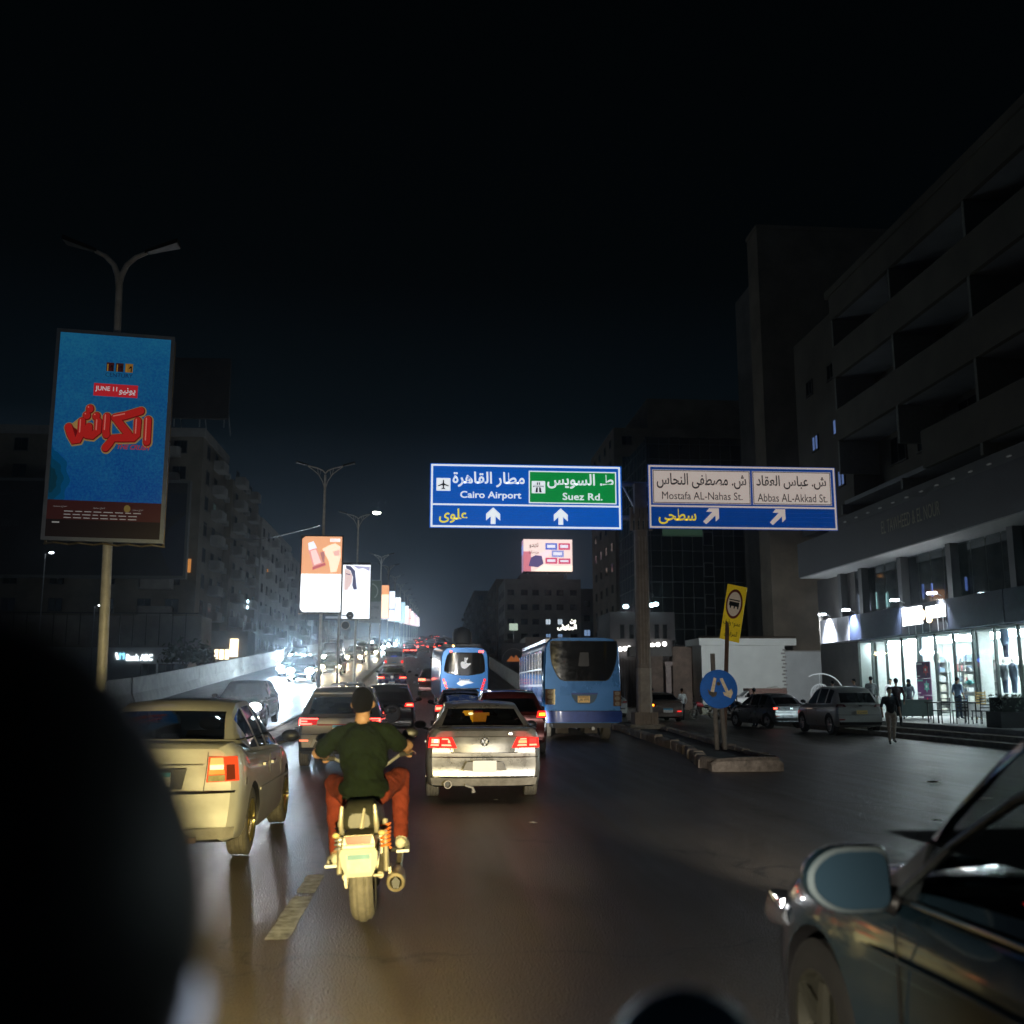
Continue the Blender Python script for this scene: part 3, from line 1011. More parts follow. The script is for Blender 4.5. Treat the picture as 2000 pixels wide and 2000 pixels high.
# floodlit small building with globe lamps left of the office
pv = thing("corner_pavilion", "small grey pavilion with round white globe lamps beside the gantry column", "building", (20, 100, 0))
part_box(pv, "wall", 17.6, 23.6, 99, 106, 0, 6.4, mat("pavilion_wall", (.10, .092, .095), .8, var=.2, vs=.8))
part_box(pv, "roof_band", 17.4, 23.8, 98.7, 106.2, 6.4, 9.1, MATS["pavilion_wall"])
for x in (18.6, 19.5, 22.0, 22.8):
    window(pv, (x, 98.68, 7.2), 'front', .55, 1.5, FRAME_D, None, 0)
for x in (18.3, 18.75, 19.15, 21.45, 22.0, 22.65):
    MB().ball((x, 98.3, 5.45 + (x - 18) * .12), .23, 12, 8).build("globe_lamp", glow("globe_white", (1.0, .97, .9), 5), pv, world=True)
for x, z in ((18.95, 9.6), (21.5, 9.75), (21.9, 9.85)):
    MB().ball((x, 98.4, z), (.3, .15, .2), 10, 6).build("flood_lamp", glow("flood_cyan", (.65, .95, 1.0), 9), pv, world=True)
for x in [17.9 + i * .3 for i in range(19)]:
    part_box(pv, "fence_bar", x - .03, x + .03, 98.0, 98.06, 0, 4.6, mat("fence_rust", (.07, .045, .035), .7, var=.3))
# gate with stone pillars
gt = thing("stone_gateway", "brown stone gateway with a pale doorway between the office and the white kiosk", "gate", (22.5, 86, 0))
STONE = mat("brown_stone", (.17, .12, .09), .85, var=.4, vs=1.6, bump=.4, bs=8)
part_box(gt, "wall", 20.2, 21.4, 85, 86, 0, 4.4, STONE)
part_box(gt, "pillar", 21.55, 22.0, 84.6, 85.2, 0, 3.6, mat("pillar_stone", (.34, .27, .24), .8, var=.2))
part_box(gt, "capital", 21.45, 22.1, 84.5, 85.3, 3.6, 3.95, MATS["pillar_stone"])
part_box(gt, "panel", 22.2, 24.1, 84.9, 86, 0, 5.2, STONE)
part_box(gt, "lintel", 18.6, 22.2, 85.02, 86.1, 4.4, 5.2, WALL_DARK)
part_box(gt, "doorway_backdrop", 20.0, 21.5, 87.4, 87.6, 0, 3.2, mat("pale_backdrop", (.5, .55, .55), .7))
# white kiosk with roof tiles and the plain wall beside it
kw = thing("white_kiosk", "low white rendered kiosk with a tiled coping and a notched corner", "building", (27.5, 83, 0))
WHITE_R = mat("white_render", (.72, .73, .68), .8, var=.08, vs=.7, bump=.1, bs=20)
part_box(kw, "wall", 24.4, 31.3, 82, 86, 0, 5.2, WHITE_R)
part_box(kw, "cornice", 24.15, 32.2, 81.7, 86.2, 5.2, 5.75, WHITE_R)
tile_ = MB()
tile_.lathe([(.10, 0), (.085, .5)], axis='y', seg=8)
tm = tile_.mesh("roof_tile", mat("roof_tile", (.22, .16, .12), .8, var=.3), 40)
for i in range(38):
    o = add("roof_tile", tm, kw); o.location = (24.3 + i * .21 - kw.location.x, 81.65 - kw.location.y, 5.85)
for k in range(17):
    part_box(kw, "quoin", 31.0 if k % 2 else 31.12, 31.29 if k % 2 else 31.4, 81.93, 81.995, .3 + k * .28, .42 + k * .28, WALL_GREY)
pw_ = thing("plain_wall", "plain grey rendered yard wall right of the white kiosk", "wall", (34.5, 84, 0))
part_box(pw_, "wall", 31.6, 38.5, 83.2, 84, 0, 4.75, mat("grey_render", (.5, .51, .5), .85, var=.12, vs=.6))
part_box(pw_, "coping", 31.55, 38.6, 83.1, 84.1, 4.75, 4.85, WALL_GREY)

# ------------------------------------------------------------------ shopping building on the right
ml = thing("shopping_building", "large dark commercial building with long balconies, wide canopy and bright shop fronts", "building", (30, 45, 0))
DKB = mat("facade_dark_brown", (.085, .075, .055), .85, var=.25, vs=.5, bump=.1, bs=8)
DKB2 = mat("facade_soffit", (.24, .25, .25), .8, var=.15, vs=.5)
CAN = mat("canopy_face", (.035, .035, .036), .5, var=.2)
X0, XC = 24.0, 22.3
part_box(ml, "upper_wall", X0 + .6, 44, -4, 62, 8.9, 23.6, DKB)
part_box(ml, "end_wall", X0 + .05, 44, 56.3, 62, 0, 8.36, WALL_DARK)
part_box(ml, "roof_slab", XC - .1, 44, -4, 54, 23.6, 24.0, DKB)
# canopy with its deep face
part_box(ml, "canopy", XC, X0 + .6, 20, 60.4, 8.36, 10.4, CAN)
part_box(ml, "canopy_soffit", XC + .05, X0 + .58, 20, 60.3, 8.30, 8.355, mat("canopy_soffit", (.55, .56, .56), .6, var=.1))
part_box(ml, "canopy_ledge", XC + .25, X0 + .6, 20, 56, 10.4, 11.05, mat("ledge_grey", (.12, .12, .11), .7))
cp = Panel(ml, (XC, 49.2, 9.0), (0, -1, 0), (0, 0, 1), (-1, 0, 0), 7, 1.2, (0, 0, 700, 120))
cp.text("name_lettering", "EL TAWHEED & EL NOUR", 60, 30, 650, 95, mat("brass_letters", (.32, .29, .2), .4, .5), .03, .0)
for i in range(16):
    y = 53.5 - i * 1.46
    MB().bb(XC + .15, XC + .24, y - .12, y + .12, 10.66, 10.71).build("ledge_lamp", glow("ledge_glow", (.5, .52, .5), .06), ml, world=True)
# storeys with long open balconies
for zs, zp, ya in ((11.6, 9.9, 49), (15.2, 13.3, 53.6), (18.8, 17.0, 53.6), (22.2, 20.5, 53.6)):
    part_box(ml, "parapet_band", XC, XC + .25, -4, 53.6 if zs > 12 else 44, zs + .004, min(23.59, zs + 1.75), DKB)
    part_box(ml, "balcony_slab", XC + .252, X0 + .598, -4, 53.55, zs + .03, zs + .25, DKB2)
    for yf in (53.4, 46.2, 39.0, 31.8, 24.6):
        part_box(ml, "dividing_fin", XC + .06, X0 + .6, yf, yf + .2, max(11.1, zs - 1.85), zs + .02, mat("fin_grey", (.15, .15, .13), .8, var=.15))
    for yw in (51, 48, 43.8, 41, 36.5, 33.8):
        window(ml, (X0 + .59, yw, zs - 1.0), 'west', 1.8, 1.5, FRAME_D, None)
part_box(ml, "end_bay", XC + .9, X0 + .6, 53.7, 61.8, 11.06, 23.5, DKB)
for (y, z, l) in ((58.9, 16.4, W_COOL), (55.6, 16.6, W_COOL), (55.3, 13.5, W_COOL), (58.8, 13.0, None), (56, 20, None), (59.4, 20, None)):
    window(ml, (XC + .89, y, z), 'west', 1.0, 1.0, FRAME_D, glow("window_blue", (.2, .32, .7), .35) if l else None)
# mezzanine glazing behind the canopy
part_box(ml, "mezzanine_wall", X0 + .35, X0 + .55, 20, 60, 5.8, 8.29, mat("mezzanine_inside", (.10, .10, .085), .8, var=.6, vs=1.5))
for i in range(24):
    y = 57.4 - i * 1.25
    MB().bb(X0 + .06, X0 + .075, y - 1.2, y - .03, 5.85, 8.28).build("mezzanine_pane", glass("mezz_glass", (.55, .6, .6), base=.1), ml, world=True)
for y in (57.6, 54.7, 49.9, 44.9, 39.8, 34.7):
    part_box(ml, "column", X0 - .35, X0 + .05, y - .22, y + .22, 5.76, 8.29, mat("column_dark", (.05, .05, .05), .5))
for y, h in ((57.1, .95), (56.6, .95), (56.05, 1.0), (55.45, 1.0), (54.9, .9), (53.9, .9), (52.7, .75), (52.5, .8)):  # glowing streaks put in for coloured reflections in the mezzanine glass
    MB().tube([(X0 + .2, y, 6.0), (X0 + .22, y + .1, 6.0 + h)], [.07, .03], 6).build("glow_streak", glow("tube_white", (.8, .75, 1.0), 1.6) if y > 54.4 else glow("tube_teal", (.5, .85, .85), .8), ml, world=True)
for y, h in ((48.6, .7), (47.7, .65), (46.0, .5), (44.5, .6)):  # bluish glowing streaks, reflections built as shapes too
    MB().tube([(X0 + .2, y, 6.1), (X0 + .2, y, 6.1 + h)], .06, 6).build("glow_streak", glow("tube_blue", (.2, .3, .9), .8), ml, world=True)
# sign band over the shop fronts
XF = X0 - .75
for ya, yb, m in ((59.8, 57.25, "w"), (57.2, 55.6, "w2"), (55.55, 54.0, "n"), (53.95, 49.2, "b"), (49.15, 44.6, "k"), (44.55, 40.0, "b"), (39.95, 32.0, "b")):
    mm = {"w": mat("sign_panel_white", (.62, .62, .68), .45, var=.08), "w2": mat("sign_panel_grey", (.42, .42, .48), .45, var=.1),
          "n": mat("sign_panel_navy", (.06, .08, .16), .6, var=.15, spec=.3), "b": mat("sign_panel_dark_blue", (.012, .017, .032), .75, var=.25, spec=.15), "k": mat("sign_panel_black", (.008, .008, .010), .75, var=.2, spec=.15)}[m]
    part_box(ml, "sign_panel", XF, X0 + .05, yb, ya, 4.36, 5.72, mm)
part_box(ml, "lit_sign", XF - .08, XF - .01, 46.9, 48.85, 4.75, 5.6, glow("sign_overbright", (.95, .97, 1.0), 4.5))
part_box(ml, "lit_sign", XF - .08, XF - .01, 44.7, 46.4, 4.95, 5.5, MATS["sign_overbright"])
MB().ball((XF - .15, 46.6, 5.15), (.1, .16, .24), 10, 6).build("hanging_lantern", glow("lantern_amber", (1.0, .75, .45), 5), ml, world=True)
MB().ball((XF - .15, 46.0, 4.85), (.1, .2, .12), 10, 6).build("hanging_lantern", MATS["lantern_amber"], ml, world=True)
for y in (48.3, 47.6, 46.9, 46.2, 45.4, 44.9):
    MB().tube([(XF - .05, y, 4.3), (XF - .05, y, 5.0)], .015, 5).build("hanging_cord", STEEL, ml, world=True)
fl_lights = [(58.4, 2200, 5.95), (54.9, 1500, 5.95), (48.9, 1600, 5.98), (45.1, 2000, 5.98)]
for y, pw, z in fl_lights:
    MB().bb(XF - .55, XF - .25, y - .18, y + .18, z, z + .09).build("flood_lamp", glow("flood_white", (.85, .93, 1.0), 40), ml, world=True)
    MB().tube([(XF - .3, y, z + .1), (XF + .1, y, z - .1)], .025, 6).build("lamp_bracket", STEEL, ml, world=True)
    L = ml.location
    spot("flood_light", (XF - .40 - L.x, y - L.y, z - .03), (XF + .25 - L.x, y - L.y, 4.4), pw, (.85, .93, 1.0), 100, ml, .08, .8)
# shop interior
SH = mat("shop_wall", (.66, .70, .68), .7, var=.12, vs=1.2)
part_box(ml, "shop_back_wall", 28.9, 29.1, 28, 56.2, .46, 4.3, SH)
part_box(ml, "shop_end_wall", X0 + .1, 28.88, 56.2, 56.29, .46, 4.3, SH)
part_box(ml, "shop_floor", X0 + .02, 28.9, 28, 56.2, .42, .475, mat("shop_floor", (.5, .5, .48), .25, var=.1))
part_box(ml, "shop_ceiling", X0 + .02, 28.9, 28, 56.2, 4.24, 4.34, mat("shop_ceiling", (.75, .75, .75), .8, var=.04))
LT = glow("shop_tube", (.82, .95, 1.0), 85)
for y in [29.5 + i * 2.2 for i in range(13)]:
    part_box(ml, "ceiling_light", X0 + .7, X0 + 4.2, y - .12, y + .12, 4.17, 4.235, LT)
PGL = glass("shop_glass", (.93, .97, .96))
ALU = mat("shop_mullion", (.04, .05, .045), .4, .3)
for i in range(16):
    y = 56.2 - i * 1.76
    part_box(ml, "mullion", X0 - .05, X0 + .07, y - .05, y + .05, .46, 4.3, ALU)
    MB().bb(X0 + .0, X0 + .012, y - 1.71, y - .05, .47, 4.3).build("shop_pane", PGL, ml, world=True)
for i in range(5):
    y = 55.3 - i * 5.3
    part_box(ml, "shop_column", X0 + .5, X0 + 1.1, y - .3, y + .3, .475, 4.24, mat("shop_column", (.5, .52, .5), .6, var=.15))
# shelving, displays and posters inside
GOODS = [mat("goods_%d" % i, c, .6, var=.2, vs=9) for i, c in enumerate(((.7, .72, .74), (.25, .35, .45), (.5, .5, .45), (.12, .15, .2), (.55, .2, .2), (.75, .7, .6)))]
for y0, y1, xx in ((52.9, 51.2, 26.2), (51.0, 49.6, 26.8), (47.2, 45.9, 25.8), (44.0, 42.3, 27.2), (54.4, 53.2, 27.4)):
    shf = thing("shop_shelf", "tall white shelf of goods inside the shop, bay %s from the terrace end" % {52.9: "third", 51.0: "fourth", 47.2: "sixth", 44.0: "eighth", 54.4: "second"}[y0], "shelf", (xx, (y0 + y1) / 2, .475))
    part_box(shf, "back_panel", xx + .3, xx + .34, y1, y0, .475, 3.4, SH)
    for k in range(6):
        z = .55 + k * .5
        part_box(shf, "shelf_board", xx - .1, xx + .29, y1, y0, z, z + .03, FRAME_L)
        y = y1 + .08
        while y < y0 - .15:
            w = random.uniform(.08, .24); h = random.uniform(.14, .38)
            part_box(shf, "shelf_item", xx - .05, xx + .2, y, min(y + w, y0 - .02), z + .032, z + .032 + h, random.choice(GOODS))
            y += w + random.uniform(.01, .06)
for k, (z, c1) in enumerate(((.62, 0), (1.42, 1), (2.22, 0))):
    dp = thing("display_poster", "purple shop poster with a big %s flower, %s in the column" % (("red", "bottom"), ("green", "middle"), ("red", "top"))[k], "poster", (X0 - .12, 48.5, z), group="flower posters in the shop front")
    MB().bb(X0 - .16, X0 - .12, 47.75, 49.15, z, z + .78).build("board", mat("poster_purple", (.10, .02, .10), .5, var=.3, vs=4), dp, world=True)
    q = Panel(dp, (X0 - .16, 49.15, z), (0, -1, 0), (0, 0, 1), (-1, 0, 0), 1.4, .78, (0, 0, 140, 78))
    fc = mat("poster_red", (.7, .03, .06), .5) if c1 == 0 else mat("poster_green", (.1, .45, .35), .5)
    q.poly("flower", [(98 + (30 if i % 2 else 17) * math.cos(i * PI / 6), 38 - (30 if i % 2 else 17) * math.sin(i * PI / 6)) for i in range(12)], fc, .008)
    q.oval("flower_heart", 98, 38, 7, 7, mat("poster_white", (.8, .8, .8), .5), .014)
    q.rect("poster_strip", 8, 5, 62, 13, MATS["poster_white"] if k != 1 else fc, .008)
    q.rect("poster_strip", 8, 66, 36, 71, MATS["poster_white"], .008)
mann = []
def mannequin(y, x, z, top, bottom, lb):
    t = thing("mannequin", lb, "mannequin", (x, y, z), rz=-PI / 2)
    b = MB()
    b.lathe([(.02, .52), (.13, .55), (.15, .72), (.12, .9), (.19, 1.12), (.17, 1.22), (.06, 1.29)], seg=12, cap=True)
    b.build("top_garment", top, t, 50)
    MB().tube([(-.18, 0, 1.2), (-.25, 0, .95), (-.24, -.02, .7)], [.06, .05, .035], 8).tube([(.18, 0, 1.2), (.25, 0, .95), (.24, -.02, .7)], [.06, .05, .035], 8).build("sleeves", top, t, 50)
    MB().tube([(-.08, 0, .6), (-.09, 0, .3), (-.09, 0, .04)], [.085, .065, .05], 8).tube([(.08, 0, .6), (.09, 0, .3), (.09, 0, .04)], [.085, .065, .05], 8).build("trousers", bottom, t, 50)
    MB().ball((0, 0, 1.42), (.075, .09, .11), 10, 8).build("head", mat("mannequin_skin", (.6, .56, .52), .4), t, 60)
G = lambda n, c: mat("cloth_" + n, c, .9, var=.2, vs=8)
mannequin(48.2, X0 + .45, 2.35, G("cream", (.65, .6, .5)), G("navy", (.03, .04, .09)), "headed display dummy in cream top above the flower posters")
mannequin(43.0, X0 + .8, 1.5, G("grey", (.25, .27, .3)), G("denim", (.06, .09, .16)), "display dummy in grey shirt and denim right of the pale column")
mannequin(42.3, X0 + .8, 1.5, G("slate", (.1, .14, .2)), G("denim", (.06, .09, .16)), "display dummy in slate jacket between two others")
mannequin(41.6, X0 + .8, 1.5, G("white", (.7, .7, .7)), G("denim2", (.04, .06, .12)), "display dummy in white top at the right edge of the shop")
mannequin(42.4, X0 + .6, 3.0, G("sky", (.2, .3, .45)), G("navy", (.03, .04, .09)), "display dummy in blue coat hung high in the window")
for z, c, lb in ((2.55, (.7, .7, .72), "white round cap hanging on the shop pillar"), (2.0, (.15, .5, .5), "teal round cap hanging on the shop pillar")):
    mb = MB().ball((X0 - .1, 44.3, z), (.14, .16, .11), 12, 8).lathe([(.16, -.02), (.24, -.03), (.24, -.05), (.15, -.04)], (X0 - .1, 44.3, z), seg=14)
    tag(mb.build("hanging_cap", mat("cap_%d" % int(z * 10), c, .8, var=.1), smooth=40), lb, "cap")
# step ladder
ld = thing("step_ladder", "white aluminium ladder leaning in the shop window", "ladder", (X0 + .5, 46.4, .475))
for s in (-.22, .22):
    MB().tube([(0, s, 0), (.25, s * .9, 2.6)], .025, 6).build("rail", FRAME_L, ld)
for k in range(8):
    f = (k + .6) / 8.4
    MB().tube([(.25 * f, -.21, 2.6 * f), (.25 * f, .21, 2.6 * f)], .018, 6).build("rung", FRAME_L, ld)
for o_, dx in ((kw, -2.5), (pw_, -2.6), (gt, -2.0)):
    o_.location.x += dx
# ================================================================== overhead signs
SB1 = mat("sign_blue_bright", (.01, .12, .5), .5, em=(.0015, .088, .46), es=.8, var=.06, vs=3)  # glow stands in for headlight light the sign face throws back
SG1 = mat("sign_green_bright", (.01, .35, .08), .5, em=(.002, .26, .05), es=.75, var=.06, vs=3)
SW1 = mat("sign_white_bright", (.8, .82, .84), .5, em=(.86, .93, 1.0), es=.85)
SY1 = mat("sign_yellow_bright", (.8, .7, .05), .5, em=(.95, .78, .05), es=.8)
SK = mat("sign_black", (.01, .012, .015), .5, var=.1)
SB2 = mat("sign_blue_dim", (.01, .1, .42), .5, em=(.001, .035, .20), es=.75, var=.08, vs=3)  # weaker glow painted in where the sign returns less light
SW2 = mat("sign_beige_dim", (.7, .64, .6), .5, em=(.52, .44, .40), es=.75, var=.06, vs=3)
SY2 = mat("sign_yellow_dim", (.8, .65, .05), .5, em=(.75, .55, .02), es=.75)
GY = 41.0

gan = thing("gantry_column", "ribbed concrete gantry column carrying two overhead direction signs on an island plinth", "sign gantry", (8.66, GY + .45, 0))
COLM = mat("gantry_paint", (.30, .25, .215), .8, var=.25, vs=2, bump=.3, bs=12)
COLM2 = mat("gantry_paint_pale", (.40, .345, .30), .8, var=.3, vs=2, bump=.3, bs=12)
MB().rings([[(x * s, y * s, z) for x, y in ((-.27, -.18), (-.18, -.27), (.18, -.27), (.27, -.18), (.27, .18), (.18, .27), (-.18, .27), (-.27, .18))] for z, s in ((2.55, 1.0), (8.2, .96))]).build("shaft", COLM, gan)
for k, x in enumerate((-.13, 0, .13)):
    MB().box((x, -.275, 5.3), (.035, .03, 5.2)).build("shaft_rib", COLM2, gan)
MB().rings([[(x * s, y * s, z) for x, y in ((-.27, -.18), (-.18, -.27), (.18, -.27), (.27, -.18), (.27, .18), (.18, .27), (-.18, .27), (-.27, .18))] for z, s in ((.75, 1.06), (2.54, 1.05))]).build("lower_shaft", COLM2, gan)
for i in range(9):
    MB().box((-.44 + i * .11, -.42, .55), (.05, .06, .5)).build("base_bolt_fin", COLM, gan)
MB().box((0, 0, .52), (.95, .8, .5)).build("base_box", COLM, gan)
MB().rings([[(x * s, y * s, z) for x, y in ((-.68, -.6), (.68, -.6), (.68, .6), (-.68, .6))] for z, s in ((-.02, 1.1), (.30, 1.0))]).build("plinth", CONC_D, gan)
for i in range(5):
    MB().box((-.45 + i * .2, -.36, 8.6), (.12, .14, .95)).build("bracket_fin", COLM, gan)
MB().box((0, 0, 8.75), (.9, .55, .22)).build("bracket_plate", COLM, gan)
MB().box((0, 0, 9.5), (.5, .4, 1.3)).build("mast_head", COLM, gan)
for z in (8.75, 10.2):
    MB().tube([(-8.3, .28, z), (8.2, .28, z)], .11, 8).build("cross_beam", STEEL, gan)
for i in range(22):
    x = -8.2 + i * .75
    MB().tube([(x, .28, 8.75), (x + .75, .28, 10.2)] if i % 2 else [(x, .28, 10.2), (x + .75, .28, 8.75)], .045, 6).build("brace", STEEL, gan)


def plank_sign(root, x0, x1, z0, z1, y, n, m):
    dz = (z1 - z0) / n
    me = MB().box((0, 0, 0), (x1 - x0, .05, dz - .010)).mesh("plank", m)
    for i in range(n):
        o = add("plank", me, root)
        o.location = ((x0 + x1) / 2 - root.location.x, y + .025 - root.location.y, z0 + dz * (i + .5) - root.location.z)
    for x in (x0 + .8, (x0 + x1) / 2, x1 - .8):
        MB().bb(x - .05, x + .05, y + .06, y + .36, z0 + .1, z1 - .1).build("back_rail", STEEL, root, world=True)


s1 = thing("direction_sign", "bright blue overhead sign with green motorway panel pointing straight on", "road sign", (3.9, GY, 8.1))
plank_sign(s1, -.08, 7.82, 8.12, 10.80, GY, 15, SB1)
p = Panel(s1, (-.08, GY, 8.12), (1, 0, 0), (0, 0, 1), (0, -1, 0), 7.90, 2.68, (170, 90, 1798, 655))
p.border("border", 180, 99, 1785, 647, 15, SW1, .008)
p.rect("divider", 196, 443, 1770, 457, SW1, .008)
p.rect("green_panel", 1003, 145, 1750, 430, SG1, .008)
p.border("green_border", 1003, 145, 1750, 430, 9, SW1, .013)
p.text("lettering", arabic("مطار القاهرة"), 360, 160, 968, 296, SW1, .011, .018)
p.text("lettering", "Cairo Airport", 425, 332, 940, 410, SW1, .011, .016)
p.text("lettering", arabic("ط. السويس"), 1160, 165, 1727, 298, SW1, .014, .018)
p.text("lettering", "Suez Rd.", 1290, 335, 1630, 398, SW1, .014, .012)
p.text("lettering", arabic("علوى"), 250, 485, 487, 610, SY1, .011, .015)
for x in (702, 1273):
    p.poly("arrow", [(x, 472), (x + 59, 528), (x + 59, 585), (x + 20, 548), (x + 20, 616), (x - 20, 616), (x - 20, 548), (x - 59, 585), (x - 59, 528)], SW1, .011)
ic = p.rect("airport_symbol", 225, 221, 342, 332, SW1, .011)
p.poly("aeroplane", [(283, 236), (288, 242), (290, 268), (328, 286), (328, 294), (290, 284), (288, 306), (300, 314), (300, 319), (284, 316), (266, 319), (266, 314), (278, 306), (276, 284), (238, 294), (238, 286), (276, 268), (278, 242)], SK, .016, parent=ic)
ic = p.rect("motorway_symbol", 1028, 235, 1142, 342, SW1, .014)
for q in ([(1072, 246), (1081, 246), (1081, 268), (1070, 268)], [(1089, 246), (1098, 246), (1100, 268), (1089, 268)], [(1066, 290), (1080, 290), (1079, 334), (1058, 334)], [(1090, 290), (1104, 290), (1112, 334), (1091, 334)], [(1040, 276), (1130, 276), (1130, 283), (1126, 290), (1122, 283), (1048, 283), (1044, 290), (1040, 283)]):
    p.poly("road_mark", q, SK, .019, parent=ic)

s2 = thing("direction_sign", "dimmer blue overhead sign with two beige street-name panels pointing right", "road sign", (12.9, GY, 8.2))
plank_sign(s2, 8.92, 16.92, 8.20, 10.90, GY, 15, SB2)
p = Panel(s2, (8.92, GY, 8.20), (1, 0, 0), (0, 0, 1), (0, -1, 0), 8.00, 2.70, (246, 210, 1688, 712))
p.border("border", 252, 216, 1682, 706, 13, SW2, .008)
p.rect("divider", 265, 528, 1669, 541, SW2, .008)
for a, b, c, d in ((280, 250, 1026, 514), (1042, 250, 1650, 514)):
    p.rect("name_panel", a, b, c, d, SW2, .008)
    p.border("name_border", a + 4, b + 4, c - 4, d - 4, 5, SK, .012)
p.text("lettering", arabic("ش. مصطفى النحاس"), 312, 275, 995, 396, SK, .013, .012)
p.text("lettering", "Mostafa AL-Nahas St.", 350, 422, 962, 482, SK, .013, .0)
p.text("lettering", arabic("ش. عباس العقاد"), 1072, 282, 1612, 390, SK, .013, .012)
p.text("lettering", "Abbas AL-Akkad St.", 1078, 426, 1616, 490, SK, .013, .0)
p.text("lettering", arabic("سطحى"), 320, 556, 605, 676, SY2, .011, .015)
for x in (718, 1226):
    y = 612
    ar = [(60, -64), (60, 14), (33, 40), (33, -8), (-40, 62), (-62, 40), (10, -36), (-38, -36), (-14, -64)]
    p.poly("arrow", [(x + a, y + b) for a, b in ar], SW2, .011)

# ------------------------------------------------------------------ keep-either-side roundel and yellow sign
POSTD = mat("post_dull", (.22, .195, .165), .8, .1, var=.35, vs=5, bump=.3)
rs = thing("roundel_sign", "round blue sign with two worn arrows on twin posts at the island nose", "road sign", (7.6, 26.75, .1))
MB().tube([(-.12, 0, 0), (-.16, 0, 2.52)], .062, 10).build("post", POSTD, rs)
MB().tube([(.10, .02, 0), (.02, .02, 1.5)], .06, 10).build("post", POSTD, rs)
RB = mat("roundel_blue", (.01, .12, .45), .5, var=.25, vs=2.5, em=(.001, .05, .2), es=.25)  # faint glow added to the face; this sign has no lamp
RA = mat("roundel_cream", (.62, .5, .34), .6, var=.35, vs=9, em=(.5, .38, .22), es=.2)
MB().lathe([(0, -.11), (.485, -.11), (.50, -.10), (.50, -.075), (0, -.075)], (-.05, 0, 1.6), axis='y', seg=40).build("disc", RB, rs)
q = Panel(rs, (-.55, -.11, 1.10), (1, 0, 0), (0, 0, 1), (0, -1, 0), 1.0, 1.0, (74, 892, 402, 1218), world=False)
a1 = q.poly("arrow", [(196, 957), (219, 966), (194, 1082), (164, 1076)], RA, .006)
a2 = q.poly("arrow", [(246, 968), (272, 961), (322, 1072), (346, 1052), (360, 1085), (338, 1132), (282, 1108), (272, 1080), (298, 1084)], RA, .006)
q.poly("arrow_worn_tip", [(138, 1054), (164, 1076), (194, 1082), (220, 1078), (214, 1112), (180, 1124), (150, 1100)], mat("roundel_worn", (.14, .12, .10), .8, var=.5, vs=12), .006)
q.poly("scuff", [(218, 1000), (240, 992), (255, 1010), (245, 1026), (222, 1024)], MATS["roundel_worn"], .005)

ys_ = thing("no_stopping_sign", "bent yellow sign with a red ringed bus symbol on a leaning post", "road sign", (7.75, 26.9, .1))
YEL = mat("sign_yellow_plain", (.72, .55, .03), .5, var=.2, vs=3, em=(.55, .38, .01), es=.22)  # plate colour given a slight glow without any lamp
POLE2 = mat("rusty_post", (.14, .085, .055), .85, .1, var=.4, vs=5, bump=.4)
MB().tube([(-.05, 0, 0), (.05, .05, 1.2), (.22, .22, 3.2), (.34, .42, 4.2)], .055, 10).build("post", POLE2, ys_)
rv, uv = Vector((.37, -.30, -.12)).normalized(), Vector((.155, -.35, 1.35)).normalized()
nv = uv.cross(rv)
if nv.y > 0: nv = -nv
q = Panel(ys_, Vector((.06, .42, 2.95)) , rv, uv, nv, .56, 1.50, (0, 0, 112, 300), world=False)
q.rect("plate", 0, 0, 112, 300, YEL, 0.0, .02)
q.oval("ring", 54, 100, 47, 80, mat("ring_red", (.28, .05, .04), .5, var=.2), .004, 28)
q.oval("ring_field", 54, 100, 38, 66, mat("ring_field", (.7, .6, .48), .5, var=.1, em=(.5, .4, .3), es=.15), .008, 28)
q.rect("bus_mark", 26, 88, 82, 112, SK, .012)
q.rect("bus_mark", 24, 76, 84, 82, SK, .012)
for x in (32, 54, 74): q.rect("bus_mark", x, 112, x + 7, 124, SK, .012)
q.text("lettering", arabic("ممنوع وقوف"), 8, 188, 104, 228, SK, .005, .01)
q.text("lettering", arabic("السرفيس"), 22, 244, 96, 280, SK, .005, .01)

# ================================================================== median lamp posts with poster boards
LAMPH = mat("lamp_head_dark", (.012, .013, .010), .6, var=.2)
FR_A = mat("board_frame_grey", (.30, .34, .40), .4, .4, var=.15)
FR_G = mat("board_frame_lattice", (.32, .26, .14), .5, .4, var=.3, vs=8)
FR_K = mat("board_frame_dark", (.03, .03, .035), .5)


def lattice_side(mb, x, y0, y1, z0, z1):
    """Open zig-zag side of a poster box."""
    n = int((z1 - z0) / .16)
    for i in range(n):
        za, zb = z0 + (z1 - z0) * i / n, z0 + (z1 - z0) * (i + 1) / n
        mb.tube([(x, y0, za), (x, y1, zb)] if i % 2 else [(x, y1, za), (x, y0, zb)], .017, 4)
    mb.tube([(x, y0, z0), (x, y0, z1)], .02, 4).tube([(x, y1, z0), (x, y1, z1)], .02, 4)


